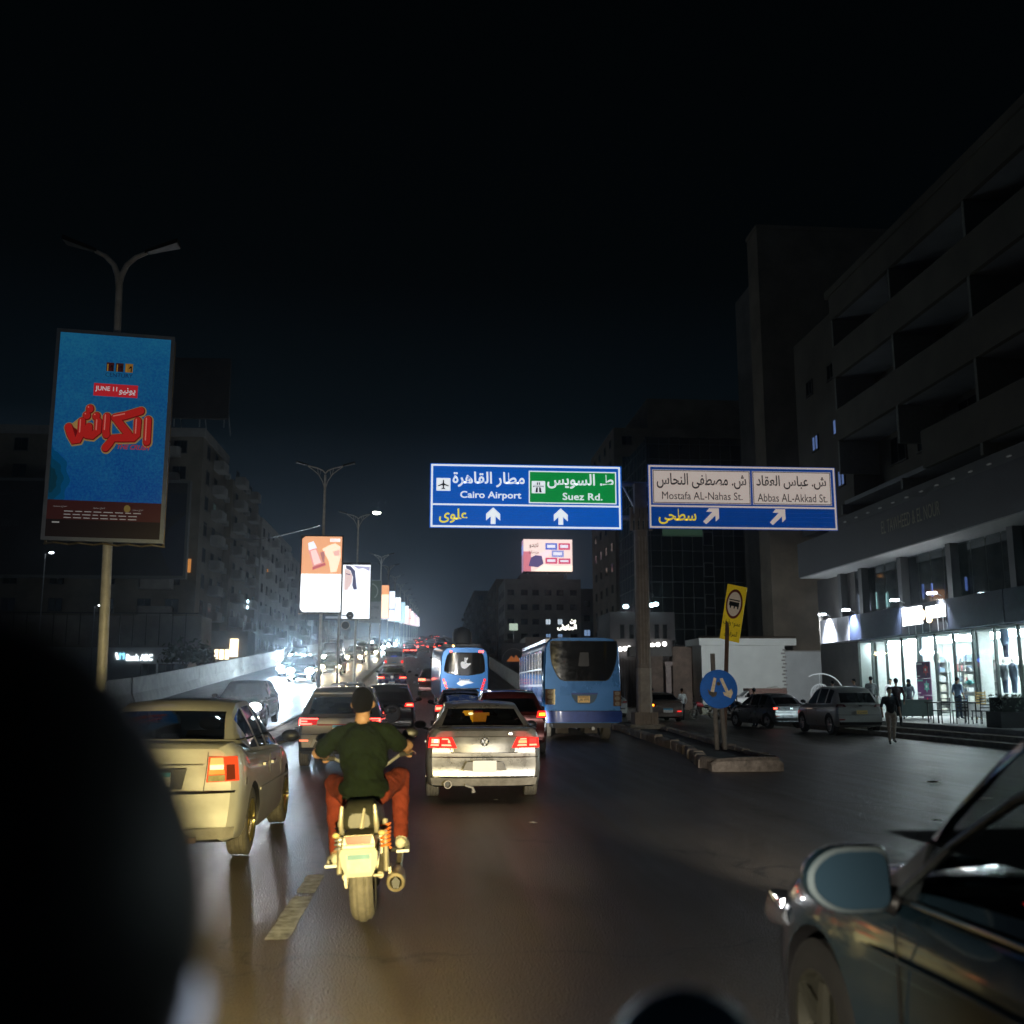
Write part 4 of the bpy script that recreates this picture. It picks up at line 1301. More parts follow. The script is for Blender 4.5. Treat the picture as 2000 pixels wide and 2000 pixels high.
def lamp_arms(t, z, half, style, lit_right=False, lx=0.0):
    for s in (-1, 1):
        mb = MB()
        if style == 'y':
            mb.tube([(lx, 0, z - .55), (lx + s * .03, 0, z - .38), (lx + s * .10, 0, z - .2), (lx + s * .24, 0, z - .06), (lx + s * half, 0, z + .02)], [.055, .05, .045, .04, .034], 8)
            mb.build("lamp_arm", POLEP, t, 50)
            MB().rings([[(lx + s * (half - .02), -.05, z), (lx + s * (half - .02), .05, z), (lx + s * (half - .02), .05, z + .05), (lx + s * (half - .02), -.05, z + .05)],
                        [(lx + s * (half + .5), -.12, z + .16), (lx + s * (half + .5), .12, z + .16), (lx + s * (half + .5), .12, z + .24), (lx + s * (half + .5), -.12, z + .24)]]).build("lamp_head", LAMPH, t)
        else:
            top = [(lx, 0, z - .34), (lx + s * .12, 0, z - .2), (lx + s * .35, 0, z - .1), (lx + s * half, 0, z)]
            low = [(lx + s * .03, 0, z - 1.0), (lx + s * .12, 0, z - .7), (lx + s * .3, 0, z - .4), (lx + s * .55, 0, z - .18), (lx + s * half, 0, z - .02)]
            mb.tube(top, .028, 6).tube(low, .022, 6)
            mb.tube([(lx + s * .2, 0, z - .18), (lx + s * .26, 0, z - .46)], .014, 5).tube([(lx + s * .36, 0, z - .11), (lx + s * .30, 0, z - .42)], .014, 5)
            mb.build("lamp_arm", POLEP, t, 50)
            o = MB()
            o.rings([[(lx + s * half, -.06, z), (lx + s * half, .06, z), (lx + s * half, .06, z + .07), (lx + s * half, -.06, z + .07)],
                     [(lx + s * (half + .55), -.13, z + .13), (lx + s * (half + .55), .13, z + .13), (lx + s * (half + .55), .13, z + .22), (lx + s * (half + .55), -.13, z + .22)]])
            o.build("lamp_head", LAMPH, t)
            if lit_right and s > 0:
                MB().ball((lx + half + .45, 0, z + .10), (.30, .17, .10), 12, 6).build("lamp_glass", glow("street_lamp_glow", (1.0, .95, .82), 22), t)


def post_board(label, x, y, top, z0, z1, w, frame, style, yaw=0.0, lit_right=False, arms=.78, group=None, face=None, r0=.085, box=(0, 0, 100, 195), lean=0.0, depth=.26, lattice=True, plain=False):
    """Lamp post on the median that carries one tall poster box facing the camera."""
    gz = ramp(y)
    t = thing("billboard_lamp_post", label, "billboard", (x, y, gz), group=group)
    H = top
    MB().tube([(0, 0, 0), (lean * .5, 0, H * .5), (lean, 0, H - .4)], [r0, r0 * .85, r0 * .62], 10).build("pole", POLEP, t, 50)
    MB().box((0, 0, .21), (.42, .42, .04)).build("base_plate", STEEL, t)
    if top > 1.2 + z1 - gz: lamp_arms(t, H, arms, style, lit_right, lean)
    a, b = z0 - gz, z1 - gz
    ca, sa = math.cos(yaw), math.sin(yaw)
    hw = w / 2
    lx = lean * .55
    rot = Matrix.Rotation(yaw, 4, 'Z')
    def B(mb, name, m, smooth=None):
        mb.v = [tuple(rot @ Vector((p[0], p[1], p[2])) + Vector((lx, 0, 0))) for p in mb.v]
        return mb.build(name, m, t, smooth)
    y0 = -r0 - .06 - depth
    B(MB().bb(-hw + .05, hw - .05, y0 + .02, y0 + .10, a + .05, b - .05), "light_box", FR_K)
    f = .055
    for (p0, p1, q0, q1) in ((-hw, hw, b - f, b), (-hw, hw, a, a + f), (-hw, -hw + f, a + f, b - f), (hw - f, hw, a + f, b - f)):
        B(MB().bb(p0, p1, y0 - .015, y0 + .06, q0, q1), "frame_bar", frame)
    if lattice:
        for s in (-1, 1):
            mb = MB(); lattice_side(mb, s * (hw - .02), y0 + .06, y0 + depth, a, b)
            B(mb, "side_lattice", FR_G)
        mb = MB(); n = int(w / .16)
        for i in range(n):
            xa, xb = -hw + w * i / n, -hw + w * (i + 1) / n
            mb.tube([(xa, y0 + .06, a - .02), (xb, y0 + depth, a - .02)] if i % 2 else [(xa, y0 + depth, a - .02), (xb, y0 + .06, a - .02)], .017, 4)
        B(mb, "bottom_lattice", FR_G)
    for zz in (a + .4, b - .4):
        B(MB().bb(-.25, .25, y0 + .1, y0 + depth + .05, zz - .04, zz + .04), "bracket", STEEL)
    O = rot @ Vector((-hw + f, y0 - .002, a + f)) + Vector((lx, 0, 0))
    P_ = Panel(t, O, rot @ Vector((1, 0, 0)), (0, 0, 1), rot @ Vector((0, -1, 0)), w - 2 * f, b - a - 2 * f, box, world=False)
    return t, P_


# --- nearest: blue film poster
bt, P1 = post_board("tall lamp post with a dim blue film poster, red puffy lettering, nearest at left", -4.86, 16.0, 8.62, 3.87, 7.14, 1.72, FR_A, 'y',
                    yaw=math.radians(9), arms=.40, box=(385, 1005, 1290, 2570), r0=.085, lean=-.18)
E_ = .17
PB = mat("poster_blue", (.02, .25, .6), .35, em=(.0, .105, .34), es=E_ * 2.6, var=.0)
def pe(n, c, s=E_): return mat("film_" + n, tuple(min(.8, x) for x in c), .35, em=c, es=s)
# sky print: blue field shading to teal in one corner, done as a gradient of the print itself
pm = bpy.data.materials.new("film_sky"); pm.use_nodes = True
nt = pm.node_tree; bs = nt.nodes["Principled BSDF"]
tc = nt.nodes.new("ShaderNodeTexCoord"); nz = nt.nodes.new("ShaderNodeTexNoise"); nz.inputs["Scale"].default_value = 1.1; nz.inputs["Detail"].default_value = 5
n2 = nt.nodes.new("ShaderNodeTexNoise"); n2.inputs["Scale"].default_value = 30; n2.inputs["Detail"].default_value = 8
cr = nt.nodes.new("ShaderNodeValToRGB")
cr.color_ramp.elements[0].position = .3; cr.color_ramp.elements[0].color = (.0, .075, .36, 1)
cr.color_ramp.elements[1].position = .72; cr.color_ramp.elements[1].color = (.02, .23, .46, 1)
mx = nt.nodes.new("ShaderNodeMath"); mx.operation = 'MULTIPLY_ADD'; mx.inputs[1].default_value = .6; mx.inputs[2].default_value = 0
nt.links.new(tc.outputs["Object"], nz.inputs["Vector"]); nt.links.new(tc.outputs["Object"], n2.inputs["Vector"])
nt.links.new(n2.outputs["Fac"], mx.inputs[0])
ad = nt.nodes.new("ShaderNodeMath"); ad.operation = 'MULTIPLY_ADD'; ad.inputs[1].default_value = .45
nt.links.new(nz.outputs["Fac"], ad.inputs[0]); nt.links.new(mx.outputs[0], ad.inputs[2])
sp_ = nt.nodes.new("ShaderNodeSeparateXYZ"); nt.links.new(tc.outputs["Object"], sp_.inputs[0])
zg = nt.nodes.new("ShaderNodeMapRange"); zg.inputs["From Min"].default_value = 4.2; zg.inputs["From Max"].default_value = 7.2; zg.inputs["To Min"].default_value = -.22; zg.inputs["To Max"].default_value = .16
nt.links.new(sp_.outputs["Z"], zg.inputs["Value"])
a2 = nt.nodes.new("ShaderNodeMath"); a2.operation = 'ADD'; nt.links.new(ad.outputs[0], a2.inputs[0]); nt.links.new(zg.outputs[0], a2.inputs[1])
nt.links.new(a2.outputs[0], cr.inputs[0])
nt.links.new(cr.outputs[0], bs.inputs["Base Color"]); nt.links.new(cr.outputs[0], bs.inputs["Emission Color"])
bs.inputs["Emission Strength"].default_value = .31; bs.inputs["Roughness"].default_value = .4
P1.rect("poster_sheet", 385, 1005, 1290, 2570, pm, .004)
P1.rect("poster_foot", 385, 2295, 1290, 2570, pe("brown", (.08, .02, .018), .16), .009)
P1.rect("poster_foot_dark", 385, 2440, 1290, 2570, pe("umber", (.02, .012, .012), .12), .013)
for k, (w_, h_) in enumerate(((150, 250), (105, 180), (60, 110))):
    P1.poly("poster_foliage", [(385, 2130 - h_)] + [(385 + w_ * math.sin(t) * (1 + .10 * math.sin(9 * t + k)), 2150 - h_ * math.cos(t) * .9) for t in [PI * j / 22 for j in range(1, 22)]] + [(385, 2150 + h_ * .66)], pe("teal_%d" % k, ((.0, .075, .20), (.001, .055, .12), (.002, .035, .06))[k], .42), .0055 + .0008 * k, .0003)
P1.rect("date_strip", 682, 1388, 1040, 1486, pe("strip_red", (.55, .02, .03), .5), .009)
WP = pe("white", (.8, .85, .9), .35)
P1.text("lettering", "JUNE 11", 695, 1410, 872, 1455, WP, .014, .02)
P1.text("lettering", arabic("يونيو"), 888, 1412, 1022, 1470, WP, .014, .02)
for i, c in enumerate(((.06, .01, .01), (.05, .012, .012), (.42, .2, .03))):
    P1.rect("logo_tile", 772 + i * 77, 1220, 834 + i * 77, 1288, pe("tile_%d" % i, c, .35), .009)
    P1.rect("logo_stroke", 780 + i * 77, 1232, 788 + i * 77, 1288, pe("tile_gold", (.5, .26, .04), .4), .013)
    P1.poly("logo_stroke", [(800 + i * 77, 1262), (812 + i * 77, 1240), (826 + i * 77, 1240), (826 + i * 77, 1286), (818 + i * 77, 1286), (818 + i * 77, 1254)], pe("tile_ink", (.02, .01, .01), .2), .0135)
P1.text("lettering", "CENTURY", 768, 1300, 990, 1332, pe("navy", (.01, .03, .12), .25), .009)
# puffy red title drawn as fat rounded strokes: cream backing, dark rim, red face, pale shine
STROKES = [[(1140, 1655), (1142, 1825)], [(1058, 1668), (1058, 1775), (1030, 1802), (940, 1806), (868, 1812), (842, 1850), (812, 1888)], [(872, 1652), (960, 1630), (1078, 1588)],
           [(885, 1662), (935, 1718), (990, 1775)], [(806, 1648), (806, 1760), (812, 1786)], [(740, 1690), (740, 1765), (700, 1800), (655, 1795)], [(668, 1735), (668, 1780)],
           [(610, 1695), (610, 1790), (590, 1838), (556, 1846), (530, 1800), (508, 1745)], [(666, 1592), (667, 1596)], [(644, 1646), (646, 1648)], [(722, 1648), (720, 1650)]]
def capsule_stroke(pts, r, n=8):
    out = []
    L_ = len(pts)
    dirs = [((pts[i + 1][0] - pts[i][0]), (pts[i + 1][1] - pts[i][1])) for i in range(L_ - 1)]
    ang = [math.atan2(d[1], d[0]) for d in dirs]
    def nrm(i):
        if i == 0: return ang[0]
        if i == L_ - 1: return ang[-1]
        return math.atan2(math.sin(ang[i - 1]) + math.sin(ang[i]), math.cos(ang[i - 1]) + math.cos(ang[i]))
    for i in range(L_): a_ = nrm(i) - PI / 2; out.append((pts[i][0] + r * math.cos(a_), pts[i][1] + r * math.sin(a_)))
    for k in range(1, n): a_ = ang[-1] - PI / 2 + PI * k / n; out.append((pts[-1][0] + r * math.cos(a_), pts[-1][1] + r * math.sin(a_)))
    for i in range(L_ - 1, -1, -1): a_ = nrm(i) + PI / 2; out.append((pts[i][0] + r * math.cos(a_), pts[i][1] + r * math.sin(a_)))
    for k in range(1, n): a_ = ang[0] + PI / 2 + PI * k / n; out.append((pts[0][0] + r * math.cos(a_), pts[0][1] + r * math.sin(a_)))
    return out[::-1]
for nm, r, dx, col, off in (("title_back", 43, 3, pe("cream", (.50, .33, .12), .28), .009), ("title_rim", 35, 0, pe("title_dark", (.20, .008, .008), .35), .013), ("title_front", 29, -3, pe("title_red", (.50, .018, .015), .45), .017), ("title_shine", 5, -14, pe("shine", (.75, .22, .18), .4), .021)):
    for i, st_ in enumerate(STROKES):
        if nm == "title_shine" and i in (3, 6): continue
        q_ = [(x + dx, y + dx) for x, y in (st_ if nm != "title_shine" else st_[:2])]
        P1.poly(nm, capsule_stroke(q_, r), col, off + .0003 * i, .0002)
P1.text("lettering", "THE CRUSH", 895, 1852, 1158, 1890, pe("small_red", (.5, .03, .03), .4), .013, .02, shear=12)
for i in range(3):
    y = 2330 + i * 0
CW = pe("credit", (.5, .5, .5), .25)
for (x0, y0_, x1, y1_) in ((430, 2338, 540, 2352), (745, 2340, 838, 2358), (1060, 2345, 1145, 2362)):
    P1.text("credit_line", arabic("اخراج محمود"), x0, y0_, x1, y1_, CW, .0175)
for r_ in range(3):
    x = 520
    while x < 1080:
        w_ = random.uniform(40, 75)
        P1.rect("credit_line", x, 2375 + r_ * 24, x + w_, 2381 + r_ * 24, CW, .0175)
        x += w_ + 18
P1.rect("credit_line", 432, 2458, 490, 2468, CW, .0175)
P1.oval("credit_seal", 1016, 2345, 26, 28, pe("seal", (.25, .18, .05), .3), .0175)

# --- second: bright cosmetic advert
BR = 2.2
def lit(n, c, s): return glow("advert_" + n, c, s)
t2, P2 = post_board("lamp post with a glowing advert, cream tube on orange above white", -4.82, 46, 11.2, 4.98, 8.44, 1.86, FR_K, 'v', box=(410, 965, 785, 1685))
P2.rect("poster_sheet", 410, 1325, 785, 1685, lit("white", (.93, .96, 1.0), BR), .004)
P2.rect("poster_top", 410, 965, 785, 1325, lit("orange", (.88, .42, .22), .95), .008)
P2.rect("price_flash", 672, 985, 766, 1015, lit("pale", (.95, .85, .85), 1.3), .012)
P2.text("lettering", "BELLA", 685, 990, 755, 1010, lit("rose", (.6, .3, .32), .7), .016)
P2.poly("tube_body", [(470, 1095), (545, 1075), (610, 1225), (520, 1260)], lit("tube_pink", (.85, .38, .36), .9), .012)
P2.poly("tube_cap", [(468, 1030), (515, 1012), (548, 1075), (475, 1098)], lit("tube_blue", (.7, .78, .9), 1.3), .012)
P2.poly("tube_label", [(490, 1105), (540, 1090), (592, 1215), (528, 1240)], lit("tube_light", (.95, .62, .58), 1.1), .016)
P2.poly("tube_foot", [(512, 1260), (630, 1215), (640, 1240), (515, 1288)], lit("tube_red", (.62, .16, .18), .8), .013)
P2.poly("swatch", [(580, 1120), (625, 1100), (625, 1215), (606, 1212)], lit("swatch", (.6, .26, .24), .7), .011)
P2.poly("face_shape", [(600, 1085), (660, 1050), (720, 1030), (770, 1060), (775, 1160), (740, 1300), (685, 1310), (665, 1200)], lit("skin", (1.0, .70, .52), 1.25), .011)
P2.poly("face_shade", [(700, 1110), (765, 1090), (765, 1150), (715, 1150)], lit("skin_shade", (.85, .5, .45), 1.0), .015)
P2.text("lettering", "Kirmact", 480, 1372, 660, 1402, lit("grey", (.55, .55, .6), 1.0), .009)
P2.text("lettering", "O E O", 540, 1560, 640, 1588, MATS["advert_grey"], .009)
for (a, b, c) in (((410, 965), (440, 965), (410, 990)), ((410, 1685), (436, 1685), (410, 1655))):
    P2.poly("corner_clip", [a, b, c], FR_K, .018)
# --- third: white advert with a woman's profile
t3, P3 = post_board("tall lamp post, right lamp lit, with a glowing white advert of a face", -5.0, 70, 11.6, 6.3, 10.15, 1.98, FR_K, 'v', lit_right=True, box=(780, 1230, 1060, 1752))
P3.rect("poster_sheet", 780, 1245, 1060, 1752, lit("white3", (.88, .93, 1.0), 1.5), .004)
P3.poly("hair", [(810, 1250), (860, 1255), (905, 1300), (918, 1400), (930, 1478), (895, 1480), (880, 1440), (885, 1360), (860, 1300), (815, 1280)], lit("hair", (.16, .17, .32), .5), .008)
P3.poly("face", [(800, 1280), (855, 1300), (880, 1350), (875, 1420), (840, 1480), (800, 1490)], lit("face", (.80, .60, .58), 1.0), .0075)
P3.poly("brow", [(815, 1325), (860, 1335), (860, 1342), (815, 1334)], MATS["advert_hair"], .012)
P3.poly("shadow_band", [(880, 1252), (1055, 1262), (1050, 1305), (985, 1275), (940, 1285)], lit("lilac3", (.5, .5, .72), .9), .008)
# --- fourth: unlit greenish board, light on it put in as a faint glow
t4, P4 = post_board("lamp post carrying the one unlit grey-green poster board", -5.08, 88, 8.9, 7.2, 10.85, 1.9, FR_A, 'v', box=(0, 0, 100, 195), lattice=False, arms=.7)
P4.rect("poster_sheet", 0, 0, 100, 195, mat("board_print_glow", (.16, .18, .19), .6, var=.15, em=(.05, .058, .068), es=.8), .004)
P4.rect("poster_top", 0, 0, 100, 98, mat("board_green_glow", (.06, .09, .07), .6, var=.2, em=(.014, .022, .018), es=.8), .008)
mb = MB()
for i in range(14):
    a0, a1 = -1.3 + i * .16, -1.3 + (i + 1) * .16
    mb.quad(*[tuple(P4.at(48 + r * math.cos(a), 50 + r * 1.0 * math.sin(a), .013)) for r, a in ((34, a0), (39, a0), (39, a1), (34, a1))])
mb.build("print_arc", mat("board_arc_glow", (.3, .32, .3), .6, em=(.06, .07, .065), es=.8), t4)
P4.text("lettering", "ACTIVE", 45, 120, 92, 132, SK, .01)
P4.text("lettering", "0.0.0", 40, 168, 84, 178, SK, .01)
# --- the receding row
ROW = [(104, (1.0, .70, .50), 1.5, "first of the far row, peach at the top"), (122, (.72, .82, 1.0), 1.7, "second of the far row, narrow and blue-white"),
       (146, (.9, .95, 1.0), 2.0, "third of the far row, plain white"), (172, (.50, .75, .85), 1.3, "fourth of the far row, teal tinted"),
       (198, (.9, .95, 1.0), 1.9, "fifth of the far row, white with a pale disc"), (226, (1.0, .6, .56), 1.4, "sixth of the far row, rosy"),
       (256, (.95, .92, 1.0), 1.9, "seventh of the far row, white"), (290, (1.0, .72, .8), 1.6, "eighth of the far row, pale pink"),
       (325, (.8, .72, 1.0), 1.5, "ninth of the far row, lilac"), (365, (1.0, .85, .85), 1.7, "tenth of the far row, cream"), (405, (1.0, .9, .95), 1.7, "last and smallest of the far row")]
for i, (y, c, s, lb) in enumerate(ROW):
    gz = ramp(y)
    t, q = post_board("lamp post with a glowing poster, " + lb, -5.0, y, 11.0, gz + 4.5, gz + 7.9, 1.8, FR_K, 'v', group="far row of poster lamp posts", lattice=False, arms=.75)
    sheet = lit("row_%d" % i, c, s)
    q.rect("poster_sheet", 0, 0, 100, 195, sheet, .004)
    if i == 0:
        q.rect("poster_top", 0, 0, 100, 55, lit("row_peach", (.95, .42, .2), 1.0), .009)
    elif i in (1, 5, 7):
        q.rect("poster_band", 0, 120, 100, 130, lit("row_band_%d" % i, tuple(x * .5 for x in c), 1.0), .009)
    if i in (2, 4, 6):
        q.oval("poster_spot", 50, 70, 26, 30, lit("row_spot_%d" % i, tuple(min(1, x * .95) for x in c), 1.6), .009)

# --- thin post with two round signs
rp = thing("round_sign_post", "thin grey pole with two small round black signs beside the second poster", "road sign", (-4.55, 52, ramp(52)))
MB().tube([(0, 0, 0), (0, 0, 5.4)], .06, 8).build("pole", POLEP, rp)
for (x, z, rim) in ((.55, 4.55, False), (.34, 4.05, True)):
    o = MB().lathe([(0, -.10), (.19, -.10), (.19, -.06), (0, -.06)], (x, 0, z), axis='y', seg=24).build("disc", SK, rp)
    if rim:
        MB().lathe([(.185, -.115), (.22, -.115), (.22, -.05), (.185, -.05)], (x, 0, z), axis='y', seg=24).build("rim", mat("rim_pale", (.5, .42, .38), .5), o)
    else:
        MB().tube([(x - .06, -.11, z), (x, -.11, z - .03), (x + .06, -.11, z)], .014, 5).build("mark", mat("mark_white", (.8, .8, .8), .5), o)
    MB().tube([(0, 0, z), (x, -.05, z)], .03, 6).build("bracket", STEEL, rp)
# overhead cable from the second lamp post to the left blocks
mb = MB()
A, B_ = Vector((-5.0, 46, 8.95)), Vector((-25.5, 116, 20))
mb.tube([A + (B_ - A) * (i / 14) + Vector((0, 0, -1.2 * math.sin(PI * i / 14))) for i in range(15)], .03, 4)
tag(mb.build("overhead_cable", BLACK), "black overhead cable running left from the second poster lamp post", "cable")
# dark hoarding above the wall behind the second poster
hd = thing("dark_hoarding", "long dark hoarding with faint blue print behind the barrier wall", "billboard", (-15, 150, 5))
MB().bb(-17.8, -8.6, 150, 150.3, 11.5, 14.0).build("board", mat("hoarding_dark", (.03, .032, .04), .6, var=.3), hd, world=True)
for x in (-17, -14.6): MB().bb(x - .1, x + .1, 150.35, 150.5, 6.0, 13.5).build("post", STEEL, hd, world=True)
q = Panel(hd, (-17.8, 150, 11.5), (1, 0, 0), (0, 0, 1), (0, -1, 0), 9.2, 2.5, (0, 0, 368, 100))
q.rect("print_blue_band", 120, 4, 210, 44, glow("hoarding_blue", (.05, .12, .5), .25), .02)
q.rect("print_line", 110, 78, 200, 90, mat("hoarding_letters", (.6, .6, .62), .6, em=(.4, .42, .45), es=.3), .02)
# ================================================================== vehicles
def interp(tab, t, k):
    """Smooth (monotone) interpolation of column k of a table sorted by column 0."""
    if t <= tab[0][0]: return tab[0][k]
    if t >= tab[-1][0]: return tab[-1][k]
    for i in range(len(tab) - 1):
        if tab[i][0] <= t <= tab[i + 1][0]:
            x0, x1 = tab[i][0], tab[i + 1][0]
            y0, y1 = tab[i][k], tab[i + 1][k]
            h = x1 - x0
            d = (y1 - y0) / h
            def m(a, b, c):
                if a is None or c is None: return d
                s0 = (tab[b][k] - tab[a][k]) / (tab[b][0] - tab[a][0]); s1 = (tab[c][k] - tab[b][k]) / (tab[c][0] - tab[b][0])
                return 0 if s0 * s1 <= 0 else 2 * s0 * s1 / (s0 + s1)
            m0 = m(i - 1 if i > 0 else None, i, i + 1)
            m1 = m(i, i + 1, i + 2 if i + 2 < len(tab) else None)
            u = (t - x0) / h
            return (y0 * (1 + 2 * u) * (1 - u) ** 2 + m0 * h * u * (1 - u) ** 2 + y1 * u * u * (3 - 2 * u) + m1 * h * u * u * (u - 1))


RING = [(0, 0), (.45, 0), (.84, .0), (.93, .035), (.975, .12), (1.0, .34), (1.0, .55), (.985, .74), (.955, .88), (.915, .955), (.85, 1.0), (.45, 1.0), (0, 1.0)]

PRESET = {
    'sedan': dict(L=4.75, W=1.82, wr=.325, ax=(1.04, 3.78), rp=[(.2, .10), (.34, .02), (.5, 0), (.62, .01), (.68, .07), (.9, .06), (1.04, .02), (1.1, .03)], bow=.32, fbow=.45,
                  body=[(0, .27, 1.05, .80), (.14, .21, 1.09, .875), (.5, .19, 1.10, .905), (.9, .18, 1.02, .91), (2.2, .17, .97, .91), (3.0, .18, .96, .905), (3.5, .19, .945, .90), (4.0, .2, .89, .885), (4.45, .24, .79, .84), (4.75, .30, .66, .70)],
                  top=[(.42, 1.085, .74), (1.2, 1.385, .60), (1.6, 1.455, .585), (2.1, 1.47, .58), (2.6, 1.41, .60), (3.42, .965, .76)], rg=(.50, 1.14), wg=(2.68, 3.34), sw=[(1.0, 1.55), (1.65, 2.15), (2.27, 3.1)], belt=.86),
    'pickup': dict(L=5.2, W=1.78, wr=.37, ax=(1.1, 4.25), rp=[(.3, .05), (.5, 0), (1.0, .03), (1.2, .03)], bow=.06, fbow=.25,
                  body=[(0, .45, 1.05, .82), (.1, .4, 1.08, .86), (1.9, .38, 1.08, .88), (2.1, .35, 1.08, .88), (3.9, .33, 1.08, .88), (4.6, .36, 1.0, .86), (5.05, .42, .9, .82), (5.2, .5, .78, .74)],
                  top=[(1.95, 1.09, .76), (2.08, 1.58, .66), (2.3, 1.68, .63), (2.9, 1.70, .63), (3.2, 1.63, .64), (3.95, 1.09, .76)], rg=(1.98, 2.05), wg=(3.28, 3.88), sw=[(2.2, 2.75), (2.85, 3.6)], belt=.84),
    'suv': dict(L=4.5, W=1.86, wr=.36, ax=(.82, 3.55), rp=[(.25, .12), (.4, .02), (.55, 0), (.7, .01), (.76, .06), (.95, .07), (1.05, .08), (1.2, .1)], bow=.16, fbow=.35,
                body=[(0, .36, 1.04, .82), (.14, .29, 1.08, .895), (.5, .27, 1.08, .925), (2.2, .25, 1.05, .93), (3.2, .26, 1.05, .92), (3.9, .28, 1.0, .9), (4.35, .32, .88, .84), (4.5, .4, .74, .74)],
                top=[(.10, 1.06, .775), (.50, 1.50, .67), (.62, 1.60, .64), (1.2, 1.67, .63), (1.9, 1.68, .63), (2.6, 1.60, .63), (3.35, 1.06, .78)], rg=(.15, .46), wg=(2.68, 3.28), sw=[(.62, 1.15), (1.25, 1.98), (2.1, 3.0)], belt=.89),
    'van': dict(L=4.55, W=1.70, wr=.31, ax=(.85, 3.3), rp=[(.2, .06), (.4, 0), (.55, .02), (.9, .04), (1.2, .05)], bow=.10, fbow=.2,
                body=[(0, .30, 1.10, .80), (.12, .25, 1.14, .845), (.6, .23, 1.14, .85), (3.4, .23, 1.12, .85), (4.1, .25, 1.08, .83), (4.45, .28, 1.0, .80), (4.55, .35, .85, .74)],
                top=[(.06, 1.12, .77), (.20, 1.75, .72), (.34, 1.90, .68), (.8, 1.96, .66), (3.3, 1.95, .66), (3.7, 1.86, .67), (4.30, 1.10, .77)], rg=(.09, .18), wg=(3.72, 4.22), sw=[(.5, 1.4), (1.5, 2.5), (2.6, 3.5)], belt=.82),
    'hatch': dict(L=4.1, W=1.76, wr=.315, ax=(.68, 3.2), rp=[(.2, .08), (.38, .01), (.5, 0), (.62, .03), (.9, .08), (1.1, .12)], bow=.18, fbow=.4,
                  body=[(0, .30, .98, .77), (.14, .24, 1.03, .845), (.5, .21, 1.02, .875), (2.0, .19, .96, .88), (3.0, .2, .93, .87), (3.6, .22, .84, .84), (4.1, .3, .62, .66)],
                  top=[(.12, 1.0, .74), (.62, 1.36, .62), (.82, 1.44, .60), (1.5, 1.49, .59), (2.2, 1.43, .6), (3.1, .945, .75)], rg=(.18, .56), wg=(2.3, 3.02), sw=[(.78, 1.3), (1.4, 1.95), (2.08, 2.8)], belt=.84),
}
PRESET['tall_sedan'] = dict(PRESET['sedan'], top=[(y, z + (.13 if z > 1.2 else .0), w) for y, z, w in PRESET['sedan']['top']])
GLASS_C = glass("car_glass", (.22, .23, .22))
GLASS_D = glass("car_glass_dark", (.04, .04, .042))
SEATM = mat("seat_cloth", (.03, .028, .026), .9, var=.2)
PLATEM = mat("plate_white", (.8, .8, .78), .4)
PL_BLUE = mat("plate_blue", (.05, .35, .6), .4)
PL_INK = mat("plate_ink", (.02, .02, .03), .5)
TAIL_OFF = mat("tail_red_unlit", (.28, .012, .01), .15, coat=.5)
TAIL = mat("tail_red_lit", (.45, .02, .015), .2, em=(1.0, .02, .015), es=1.9)
TAIL_HOT = glow("tail_core", (1.0, .12, .065), 7)
TAIL_FAR = glow("tail_far", (1.0, .06, .035), 9)
AMBER = glow("indicator_amber", (1.0, .30, .02), 5)
LENSCLR = mat("lens_clear", (.55, .55, .5), .15, coat=.5, var=.2, vs=30)
HEAD_C = glow("headlight_cool", (.66, .86, 1.0), 300)
HEAD_N = glow("headlight_white", (1.0, .95, .92), 240)
HEAD_W = glow("headlight_warm", (1.0, .74, .42), 150)
HEAD_X = glow("headlight_glaring", (.68, .87, 1.0), 800)
WHEEL = {}


def paint(name, col, metal=.55, rough=.32):
    return mat("paint_" + name, col, rough, metal, var=.08, vs=3, rvar=.07, coat=.8)


def wheel_parts(root, x, y, wr, w, rim, rub, side):
    key = (wr, w, rim.name, rub.name)
    if key not in WHEEL:
        h = w / 2
        prof = [(wr * .66, -h * .98), (wr * .80, -h), (wr * .95, -h * .92), (wr * .99, -h * .78)]
        for k in range(4):
            c = -h * .6 + k * h * .4
            prof += [(wr, c - h * .12), (wr, c + h * .07), (wr * .972, c + h * .10), (wr * .972, c + h * .17), (wr, c + h * .20)]
        prof += [(wr * .99, h * .8), (wr * .95, h * .92), (wr * .80, h), (wr * .66, h * .98)]
        ty = MB().lathe(prof, axis='x', seg=36).mesh("tyre", rub, 35)
        r = MB()
        r.lathe([(wr * .67, -h * .95), (wr * .67, h * .96), (wr * .62, h * .96), (wr * .60, h * .55), (0.02, h * .5)], axis='x', seg=28)
        for k in range(5):
            a = k * 2 * PI / 5
            c, s = math.cos(a), math.sin(a)
            r.tube([(h * .75, c * wr * .08, s * wr * .08), (h * .88, c * wr * .62, s * wr * .62)], [wr * .10, wr * .07], 6)
        r.lathe([(wr * .14, h * .6), (wr * .14, h * .92), (.01, h * .95)], axis='x', seg=14)
        WHEEL[key] = (ty, r.mesh("rim", rim, 40))
    ty, rm = WHEEL[key]
    o = add("wheel", MB().lathe([(.02, -.02), (wr * .3, -.02), (wr * .3, .02), (.02, .02)], axis='x', seg=14).mesh("wheel", BLACK), root)
    o.location = (x, y, wr)
    if side < 0: o.rotation_euler = (0, 0, PI)
    add("tyre", ty, o); add("rim", rm, o)
    return o


